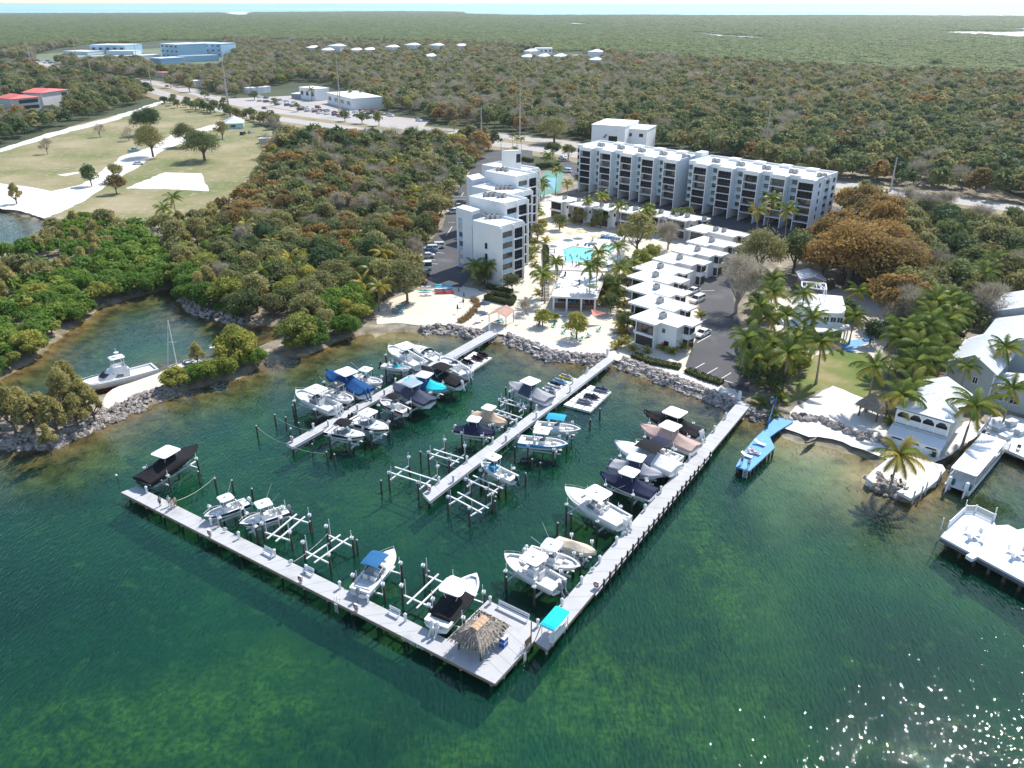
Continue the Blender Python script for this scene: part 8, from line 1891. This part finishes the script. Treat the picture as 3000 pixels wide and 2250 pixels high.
# picnic set and people under the tiki roof
def picnic(label, p, rz, m_, L=1.9):
    t = thing('picnic_table', label, 'picnic table', p, rz, 'picnic tables')
    for k in range(4): MB().box((0, -.3 + .2 * k, .75), (L, .18, .04)).build('plank', m_, t)
    for s in (-1, 1): MB().box((0, s * .72, .44), (L, .26, .04)).build('bench_plank', m_, t)
    for s in (-1, 1): MB().beam((s * L * .36, -.72, .03), (s * L * .36, .3, .73), .07, .09).beam((s * L * .36 + .08, .72, .03), (s * L * .36 + .08, -.3, .73), .07, .09).beam((s * L * .36, -.8, .40), (s * L * .36, .8, .40), .06, .09).build('leg_frame', m_, t)
    return t
picnic('white picnic table under the dock tiki roof', (tc.x, tc.y - .3, DZ), fr, WTRIM); MBW = Vector((math.cos(fr), math.sin(fr), 0)); MBN = Vector((-MBW.y, MBW.x, 0))
for k, (o1, o2, sh, lb) in enumerate(((-.5, -.75, 'blue', 'seated person in blue at the left under the dock tiki roof'), (.4, -.75, 'white', 'seated person in white under the dock tiki roof'), (.8, .75, 'teal', 'seated person in teal under the dock tiki roof'))):
    p = Vector((tc.x, tc.y - .3, 0)) + MBW * o1 + MBN * o2; person(lb, (p.x, p.y, DZ), fr + (math.pi / 2 if o2 < 0 else -math.pi / 2), 'sit', sh, 'grey', k)
# ================================================================== boats outside the lifts
YW = mat('yacht_white', (.80, .80, .80), .25, .03, .5, coat=.4)
def big_boat(label, bow, stern, name, zw=-.5):
    return boat(label, bow, stern, zk=zw, zpx=zw + 1.7, style='exp', cat='boat', name=name, beam=.30, grp='boats moored outside the lifts', rail=True)
t, c, rz, L, B, zk = big_boat('large white sport cruiser with flybridge moored in the left basin', (212, 1143), (455, 1076), 'sport_cruiser')
D = .102 * L + .5
mb = MB(); w_ = B * .36
mb.loft([[(-.16 * L, -w_, D * .9), (.17 * L, -w_ * .9, D * 1.05), (.25 * L, 0, D * 1.12), (.17 * L, w_ * .9, D * 1.05), (-.16 * L, w_, D * .9)], [(-.17 * L, -w_ * .85, D + 1.5), (.04 * L, -w_ * .8, D + 1.5), (.08 * L, 0, D + 1.5), (.04 * L, w_ * .8, D + 1.5), (-.17 * L, w_ * .85, D + 1.5)]], 0, True, True); mb.build('cabin', YW, t)
mb = MB(); mb.loft([[(.02 * L, -w_ * .87, D + .75), (.15 * L, -w_ * .75, D + .75), (.185 * L, 0, D + .8), (.15 * L, w_ * .75, D + .75), (.02 * L, w_ * .87, D + .75)], [(.02 * L, -w_ * .84, D + 1.25), (.075 * L, -w_ * .8, D + 1.28), (.115 * L, 0, D + 1.3), (.075 * L, w_ * .8, D + 1.28), (.02 * L, w_ * .84, D + 1.25)]], 0, False); mb.build('cabin_window', GLASS, t)
MB().loft([[(-.15 * L, -w_ * .8, D + 1.5), (.03 * L, -w_ * .75, D + 1.5), (.06 * L, 0, D + 1.5), (.03 * L, w_ * .75, D + 1.5), (-.15 * L, w_ * .8, D + 1.5)], [(-.15 * L, -w_ * .8, D + 2.1), (.0 * L, -w_ * .7, D + 2.2), (.03 * L, 0, D + 2.25), (.0 * L, w_ * .7, D + 2.2), (-.15 * L, w_ * .8, D + 2.1)]], 0, True, False).build('flybridge', YW, t)
mb = MB(); slab_top(mb, -.07 * L, .17 * L, B * .55, D + 3.7, .1); mb.build('hardtop', YW, t); mb = MB()
for sx in (-1, 1):
    for sy in (-1, 1): mb.tube((-.07 * L + sx * .06 * L, sy * B * .22, D + 1.6), (-.07 * L + sx * .06 * L, sy * B * .22, D + 3.75), .04, n=5)
mb.build('top_frame', ALU, t); MB().tube((-.08 * L, 0, D + 3.8), (-.08 * L, 0, D + 5.6), .05, n=5).tube((-.08 * L, 0, D + 4.6), (-.08 * L, 0, D + 4.75), .45, n=10).build('radar_mast', ALU, t); MB().beam((-.45 * L, 0, D * .3), (.2 * L, 0, D * .3), B * .9, .06).build('waterline_band', HRED, t)
big_boat('white open boat moored behind the casuarinas in the basin', (612, 1018), (716, 990), 'motor_boat'); t2, c2_, rz2, L2, B2, _ = big_boat('small white boat moored beside the breakwater track', (520, 1076), (600, 1052), 'motor_boat')
sb_, sc2, srz, sL, sB, szk = boat('white sailing boat hull under a tall bare mast in the basin', (492, 1082), (590, 1056), zk=-.6, zpx=.8, style='exp', name='sail_boat', grp='boats moored outside the lifts')
mp_ = U(517, 1062, 1.2); hi_ = 1.2
for _ in range(200):
    hi_ += .1
    if proj((mp_.x, mp_.y, hi_))[1] < 940: break
sb_mat = (Matrix.Translation(sb_.location) @ sb_.rotation_euler.to_matrix().to_4x4()).inverted()
def wtube(a, b_, r): m_ = MB(); m_.tube(a, b_, r, n=6); return m_
wtube((mp_.x, mp_.y, .6), (mp_.x, mp_.y, hi_), .09).build('mast', ALU, sb_, world=True); bwp = U(492, 1075, .9); wtube(bwp, (mp_.x, mp_.y, hi_), .05).build('forestay', CWHITE, sb_, world=True); wtube((mp_.x - .8, mp_.y, hi_ * .55), (mp_.x + .8, mp_.y, hi_ * .55), .04).build('spreader', ALU, sb_, world=True)
# pontoon boat at the right jetty
pa, pb_ = q6(1550, 940, 1.0), q6(1895, 540, 1.0); pc_ = (pa + pb_) / 2; pl = (pb_ - pa).length; t = thing('pontoon_boat', 'long roofed white pontoon boat with green trim at the right jetty', 'boat', (pc_.x, pc_.y, 0), heading(pa, pb_))
GRT = mat('green_trim', (.01, .13, .10), .5, .1); W2 = 3.6
for s in (-1, 1): MB().path([(-pl / 2, s * 1.3, .15), (pl / 2 - 1, s * 1.3, .15), (pl / 2 + .3, s * 1.3, .5)], [.45, .45, .15], 8).build('float', ALU, t)
MB().box((0, 0, .7), (pl, W2, .16)).build('deck', GELC, t); mb = MB(); slab_top(mb, .3, pl - 1.8, W2, 2.95, .12, 0, .3, .06); mb.build('roof', GELC, t)
for s in (-1, 1):
    MB().box((0.4, s * (W2 / 2 - .04), 1.2), (pl - 2.2, .06, .8)).build('side_panel', GELC, t); MB().box((.4, s * (W2 / 2 + .01), 1.55), (pl - 2.2, .05, .14)).build('trim', GRT, t)
    for k in range(6): MB().tube((-pl / 2 + 1.3 + (pl - 2.2) * k / 5, s * (W2 / 2 - .1), .78), (-pl / 2 + 1.3 + (pl - 2.2) * k / 5, s * (W2 / 2 - .1), 2.97), .045, n=6).build('roof_post', ALU, t)
    MB().box((-pl / 2 + .7, s * 1.15, 1.15), (.6, 1.0, .75)).build('stern_seat', GRT, t)
    outboard(t, -pl / 2 - .35, s * 1.2, 1.0, GELC, .3, 1.5)
for k in range(4): MB().box((-pl / 2 + 2.5 + k * 2.2, .7 * (-1) ** k, 1.0), (.7, .7, .5)).build('seat', CUSH, t)
# ================================================================== blue pier: loungers and people
def lounger(label, p, rz, m_, grp, back=.5):
    t = thing('lounger', label, 'lounger', p, rz, grp); MB().box((.3, 0, .32), (1.3, .65, .07)).build('seat', m_, t); MB().box((-.6, 0, .52), (.75, .65, .07), 0, 0, Matrix.Rotation(back, 3, 'Y')).build('backrest', m_, t)
    for sx in (-.5, .8):
        for sy in (-1, 1): MB().box((sx, sy * .28, .15), (.05, .05, .3)).build('leg', m_, t)
    return t
for (x, y, lb) in ((410, 462, 'white lounger nearest shore on the blue pier'), (375, 522, 'white lounger in the middle of the blue pier'), (320, 545, 'white lounger nearest the end of the blue pier')): p = q8(x, y, bz_ + .3); lounger(lb, (p.x, p.y, bz_), -.7, GELC, 'white loungers on the blue pier')
for (x, y, kd, sh, so, lb) in ((285, 605, 'stand', 'tan', 'black', 'standing person in tan top at the left edge of the blue pier'), (330, 632, 'stand', 'white', 'blue', 'standing person in white near the ladder of the blue pier')): p = q8(x, y, bz_); person(lb, (p.x, p.y, bz_), 1.5, kd, sh, so, 0, 'people on the blue pier')
for (x, y, lb) in ((370, 522, 'person reclining in the middle of the blue pier'), (340, 528, 'person reclining near the end of the blue pier')): p = q8(x, y, bz_ + .3); person(lb, (p.x, p.y, bz_ - .02), -.7, 'recline', 'pink', 'white', 1, 'people on the blue pier')
# ================================================================== beach
def kayak(label, p, rz, m_, L=3.6):
    t = thing('kayak', label, 'kayak', p, rz, 'kayaks and boards on the beach'); mb = MB(); rings = []
    for i in range(11):
        s = i / 10; w_ = .38 * math.sin(math.pi * min(1, max(0, .03 + s * .94))) ** .6; rings.append([((s - .5) * L, w_ * math.cos(a), .18 + .16 * math.sin(a) + .1 * (2 * s - 1) ** 2) for a in [k * math.pi / 4 for k in range(8)]])
    mb.loft(rings, 0, True, True); mb.build('hull', m_, t, smooth=True); MB().box((0, 0, .33), (.7, .42, .06)).build('cockpit', BLACK, t); return t
KC = [mat('kayak_' + k, c, .4, .06) for k, c in dict(aqua=(.05, .5, .55), sky=(.12, .4, .6), red=(.5, .05, .05), white=(.65, .72, .74), yellow=(.6, .42, .05), blue=(.05, .2, .5)).items()]
ks = []
for x, y, z, c in ((980, 185, 1.0, 0), (975, 200, .75, 1), (980, 222, .5, 5), (985, 240, .25, 2), (990, 250, .0, 2), (760, 190, .5, 3), (765, 225, .25, 0), (770, 275, 0, 3)): p = qk(x, y + z * 12); ks.append(kayak('x', (p.x, p.y, GZ + z), .1, KC[c], 4.6 if x > 900 else 3.0))
number(ks, 'kayak or board stacked at the back of the beach, {} from the left')
p = q8(760, 440, GZ); kayak('dark paddle board lying on the right-hand beach', (p.x, p.y, GZ - .3), .6, BLACK, 3.2); p = q8(490, 190, GZ); kayak('white kayak standing behind the blue pier fence', (p.x, p.y, GZ + .5), 1.2, KC[3], 3.5)
def umbrella(label, p, m_, closed=False, r_=1.4, h_=2.3, grp='umbrellas'):
    t = thing('umbrella', label, 'umbrella', p, 0, grp); MB().tube((0, 0, 0), (0, 0, h_), .03, n=6).build('pole', WOODF if closed else ALU, t)
    if closed: MB().lathe([(.16, h_ - 1.2), (.24, h_ - .9), (.12, h_ - .2), (.02, h_ + .05)], 8).build('canopy', m_, t)
    else: MB().lathe([(r_, h_ - .45), (r_ * .99, h_ - .40), (r_ * .55, h_ - .12), (.03, h_ + .1)], 8).build('canopy', m_, t)
    return t
DBR = mat('umbrella_brown', (.10, .07, .055), .9, .1, 3)
for i, (x, y) in enumerate(((1165, 275), (1228, 335), (1218, 408), (1150, 485))): p = qk(x, y); umbrella('closed dark umbrella on the beach, %s from the back' % ORD[i], (p.x, p.y, GZ), DBR, True, grp='closed umbrellas on the beach')
p = qk(1475, 455); umbrella('open slate blue umbrella beside the brown shelter', (p.x, p.y, GZ), SLATE, grp='umbrellas'); p = qk(1895, 610); umbrella('closed tan umbrella right of the brown shelter', (p.x, p.y, GZ), BEIGE, True)
# brown-roofed shelter
sc_ = [U(1060 + x / 4.096, 800 + y / 4.096, GZ + 2.7) for x, y in ((1510, 505), (1735, 535), (1835, 450), (1640, 420))]; pk_ = [(sc_[0] + sc_[1]) / 2 + Vector((0, 0, 1.0)), (sc_[2] + sc_[3]) / 2 + Vector((0, 0, 1.0))]
cx = sum(sc_, Vector()) / 4; t = thing('shelter', 'open picnic shelter with pinkish-brown gable roof at the left dock', 'shelter', (cx.x, cx.y, GZ)); th = Vector((0, 0, .1)); ux = Vector((0, 0, -.1))
mb = MB(); V = [sc_[0], sc_[3], pk_[1], pk_[0]]; mb.add(V + [v + th for v in V], [(0, 1, 2, 3), (7, 6, 5, 4), (0, 4, 5, 1), (3, 2, 6, 7), (0, 3, 7, 4), (1, 5, 6, 2)]); V = [sc_[1], sc_[2], pk_[1], pk_[0]]; mb.add(V + [v + th for v in V], [(3, 2, 1, 0), (4, 5, 6, 7), (1, 5, 4, 0), (0, 4, 7, 3), (2, 6, 5, 1)]); mb.build('roof', mat('shelter_roof', (.42, .25, .19), .85, .1, 1), t, world=True)
for p in sc_: q = p.lerp(cx, .1); MB().tube((q.x, q.y, GZ), (q.x, q.y, GZ + 2.75), .09, n=6).build('post', WOODF, t, world=True)
TEALP = mat('teal_paint', (.06, .36, .38), .6, .1, 2); p = qk(1650, 600); picnic('teal and coral picnic table under the brown shelter', (p.x, p.y, GZ + .02), .9, TEALP, 2.2)
for i, (x, y) in enumerate(((1420, 575), (1470, 500), (1390, 600))): p = qk(x, y); lounger('striped lounger left of the brown shelter, %s of three' % ORD[i], (p.x, p.y, GZ), .6, CUSH if i != 1 else MIDB, 'loungers by the shelter')
for i, (x, y) in enumerate(((415, 470), (460, 420), (520, 380), (450, 480))): p = qk(x, y); picnic('picnic table in the shade at the left of the beach, %s from left' % ORD[i], (p.x, p.y, GZ + .02), .5 * i, TEALP if i % 2 else WOODF)
tl_ = mat('teal_plastic', (.01, .42, .33), .5, .08)
for i, (x, y) in enumerate(((225, 1290), (320, 1290), (315, 1350), (405, 1385), (555, 1380), (640, 1330), (85, 1280), (480, 1410))): p = qt(x, y, GZ); adirondack('x', (p.x, p.y, GZ), RND.random() * 6, tl_ if i != 6 else NVY, 'adirondack chairs on the sand terrace')
number([o for o in COL.objects if o.get('group') == 'adirondack chairs on the sand terrace'], 'adirondack chair on the sand terrace behind the rock wall, {} from the left')
for i, (x, c) in enumerate(((382, 1), (424, 1), (466, 4), (505, 3), (545, 2), (590, 2))): p = qt(x, 1090, GZ); adirondack('x', (p.x, p.y, GZ), -1.6, KC[c], 'coloured chairs in the bar')
number([o for o in COL.objects if o.get('group') == 'coloured chairs in the bar'], 'coloured adirondack chair under the bar roof, {} from the left')
sp_ = [qt(575, 1125, GZ + 3), qt(720, 1160, GZ + 2.4), qt(590, 1190, GZ + 2.2)]; mb = MB(); cen = sum(sp_, Vector()) / 3 + Vector((0, 0, -.35)); mb.add([*sp_, cen], [(0, 1, 3), (1, 2, 3), (2, 0, 3)]); tag(mb.build('shade_sail', mat('coral_sail', (.62, .22, .17), .8, .06)), 'coral shade sail slung between palms', 'sail')
p = qt(345, 1190, GZ); t = thing('fire_table', 'square grey fire table behind the pruned trees', 'table', (p.x, p.y, GZ)); MB().box((0, 0, .3), (1.5, 1.0, .55)).build('base', METAL, t); MB().box((0, 0, .62), (1.7, 1.2, .08)).build('table_top', mat('ac_grey', (.38, .37, .35)), t)
# ================================================================== pool terrace
YUM = mat('umbrella_lime', (.58, .57, .30), .8, .06, 3); 
for i, (x, y) in enumerate(((390, 410), (482, 395), (615, 440), (240, 465), (720, 765), (600, 900))): p = qt(x, y, tz + 2.2 if y < 760 else bz + 2.2); umbrella('x', (p.x, p.y, tz if y < 780 else bz), YUM, grp='lime umbrellas on the pool terrace', r_=1.7)
number([o for o in COL.objects if o.get('group') == 'lime umbrellas on the pool terrace'], 'open lime umbrella on the pool terrace, {} from the left')
LB_ = mat('lounger_blue', (.03, .25, .50), .7, .1, 3); lg = []
for x, y, c, a in [(645 + 24 * i, 452 + 2 * i, 1, 1.6) for i in range(9)] + [(525, 520, 1, 1.5), (560, 525, 1, 1.5), (455, 520, 0, 1.4), (215, 560, 0, .2), (215, 590, 0, .2), (215, 620, 0, .2), (590, 480, 0, 1.2), (690, 640, 0, 2), (720, 660, 0, 2), (760, 610, 0, 2.2), (780, 640, 0, 2.2)]: p = qt(x, y, tz + .3); lg.append(lounger('x', (p.x, p.y, tz), a, LB_ if c else CUSH, 'loungers round the pool'))
number(lg, 'pool lounger on the pale terrace, {} from the left')
ppl = []
for x, y, sh in ((340, 610, None), (380, 632, None), (395, 655, None), (445, 640, None), (478, 655, None), (540, 660, None), (520, 610, None)): p = qt(x, y, tz); ppl.append(person('x', (p.x, p.y, tz - 1.0), RND.random() * 6, 'stand', sh, RND.choice(('red', 'blue', 'black')), RND.randrange(3), 'bathers in the pool'))
number(ppl, 'bather standing in the large pool, {} from the left'); ppl = []
for x, y, kd, sh in ((335, 690, 'stand', None), (400, 725, 'stand', 'red'), (435, 735, 'walk', 'pink'), (310, 745, 'stand', 'red'), (235, 620, 'stand', 'pink'), (590, 490, 'stand', 'grey'), (780, 590, 'walk', 'blue'), (460, 740, 'stand', 'red')): p = qt(x, y, tz); ppl.append(person('x', (p.x, p.y, tz), RND.random() * 6, kd, sh, RND.choice(('red', 'blue', 'black', 'white')), RND.randrange(3), 'people beside the pool'))
number(ppl, 'person standing beside the pool, {} from the left')
for i, (x, y) in enumerate(((280, 890), (440, 880), (560, 960), (310, 800), (700, 820))): p = qt(x, y, bz + .7); table_set('round table on the bar roof deck, %s' % ('far left', 'front middle', 'front right', 'rear left', 'rear right')[i], (p.x, p.y, bz), 0, tm=KC[1] if i in (0, 4) else GELC, grp='tables on the bar deck')
for i in range(5):
    for k in range(3): p = qt(*((280, 890), (440, 880), (560, 960), (310, 800), (700, 820))[i], bz + .7); a = k * 2.1 + i; chair('chair %s of the %s bar deck table' % (('right', 'left', 'near')[k], ('far left', 'front middle', 'front right', 'rear left', 'rear right')[i]), (p.x + math.cos(a), p.y + math.sin(a), bz), a + math.pi, RAILD if i % 2 else GELC, 'chairs on the bar deck')
fe_ = thing('pool_fence', 'dark fence between the pool terrace and bar deck', 'fence', tuple(qt(280, 765, tz)[:2]) + (tz,))
for a, b_ in (((280, 768), (480, 772)), ((190, 525), (188, 745))):
    A, B = qt(*a, tz), qt(*b_, tz); n_ = int((B - A).length / .35); mb = MB()
    for k in range(n_): mb.box(A.lerp(B, (k + .5) / n_) + Vector((0, 0, .55)), (.03, .03, 1.1))
    mb.beam(A + Vector((0, 0, 1.1)), B + Vector((0, 0, 1.1)), .05, .05); mb.build('rail', RAILD, fe_, world=True)
# tennis court
sheet('tennis_court', [(1565, 545), (1600, 500), (1650, 505), (1640, 560), (1590, 575)], GZ + .03, mat('court_green', (.10, .26, .20), .8, .08), 'green tennis court behind the stepped tower', wob=0); sheet('court_surface', [(1585, 548), (1605, 520), (1635, 522), (1625, 556)], GZ + .04, mat('court_blue', (.16, .36, .50), .8, .06), 'blue playing surface of the tennis court', wob=0)
# right-hand terrace furniture
tp_ = [U(u, v, 1.3) for u, v in ((2880, 1290), (2900, 1225), (2960, 1215), (3080, 1250), (3080, 1375), (2960, 1322))]; mb = MB(); mb.prism([tuple(p[:2]) for p in tp_], .8, 1.3); tag(mb.build('jetty_terrace', mat('white_concrete', (.7, .7, .69))), 'white terrace with grill counters at the right edge', kind='structure')
for i, (u, v) in enumerate(((2925, 1255), (2962, 1240), (2990, 1265), (2945, 1280))): p = U(u, v, 1.7); t = thing('grill_counter', 'pale grill counter on the right terrace, %s from left' % ORD[i], 'counter', (p.x, p.y, 1.3), .5); MB().box((0, 0, .45), (2.0, 1.1, .9)).build('cabinet', GREYH, t); MB().box((0, 0, .93), (2.1, 1.2, .07)).build('counter_top', GELC, t)
for i, (u, v) in enumerate(((2900, 1280), (2985, 1310), (2935, 1300))): p = U(u, v, 1.7); chair('dark chair on the right terrace, %s from left' % ORD[(0, 2, 1)[i]], (p.x, p.y, 1.3), i, RAILD, 'chairs on the right terrace')
rl_ = thing('jetty_railing', 'white railing between the right terrace and the pontoon boat', 'railing', tuple(U(2866, 1288, 1.3)[:2]) + (1.3,)); railing(rl_, U(2868, 1285, 1.3), U(2955, 1318, 1.3), mt=WTRIM); railing(rl_, U(2862, 1280, 1.3), U(2900, 1232, 1.3), mt=WTRIM)
# gates at the dock heads
for (a, b_, lb) in ((ll0, lr0, 'white gate post at the head of the left dock'), (ml0, mr0, 'white gate post at the head of the middle dock'), (rl0, rr0, 'white gate post at the head of the right dock')):
    t = thing('dock_gate', lb, 'gate', (a.x, a.y, DZ)); MB().box((0, 0, .9), (.25, .25, 1.8)).build('post', WTRIM, t); MB().box((.1, .5, .8), (.06, .9, 1.2), .4).build('panel', WTRIM, t)
p = q4(1215, 480); t = thing('kayak_stand', 'red upright float beside the nearest townhouse', 'float', (p.x, p.y, GZ)); MB().lathe([(.1, 0), (.28, .3), (.28, 1.2), (.05, 1.7)], 8).build('body', KC[2], t)
# ================================================================== haze
hz = MB(); hz.add([(x, y, z) for z in (-4.0, 72.0) for x, y in ((-12000, -900), (12000, -900), (12000, 9500), (-12000, 9500))], [(0, 3, 2, 1), (4, 5, 6, 7), (0, 1, 5, 4), (1, 2, 6, 5), (2, 3, 7, 6), (3, 0, 4, 7)])
m = bpy.data.materials.new('haze'); m.use_nodes = True; m.node_tree.nodes.clear()
vo_ = m.node_tree.nodes.new('ShaderNodeVolumePrincipled'); ou = m.node_tree.nodes.new('ShaderNodeOutputMaterial')
vo_.inputs['Color'].default_value = (.86, .93, 1.0, 1); vo_.inputs['Density'].default_value = 6e-5; vo_.inputs['Anisotropy'].default_value = .35
m.node_tree.links.new(vo_.outputs[0], ou.inputs['Volume'])
tag(hz.build('haze', m), 'thin pale haze over the land and sea', kind='stuff')
scene.cycles.volume_bounces = 0
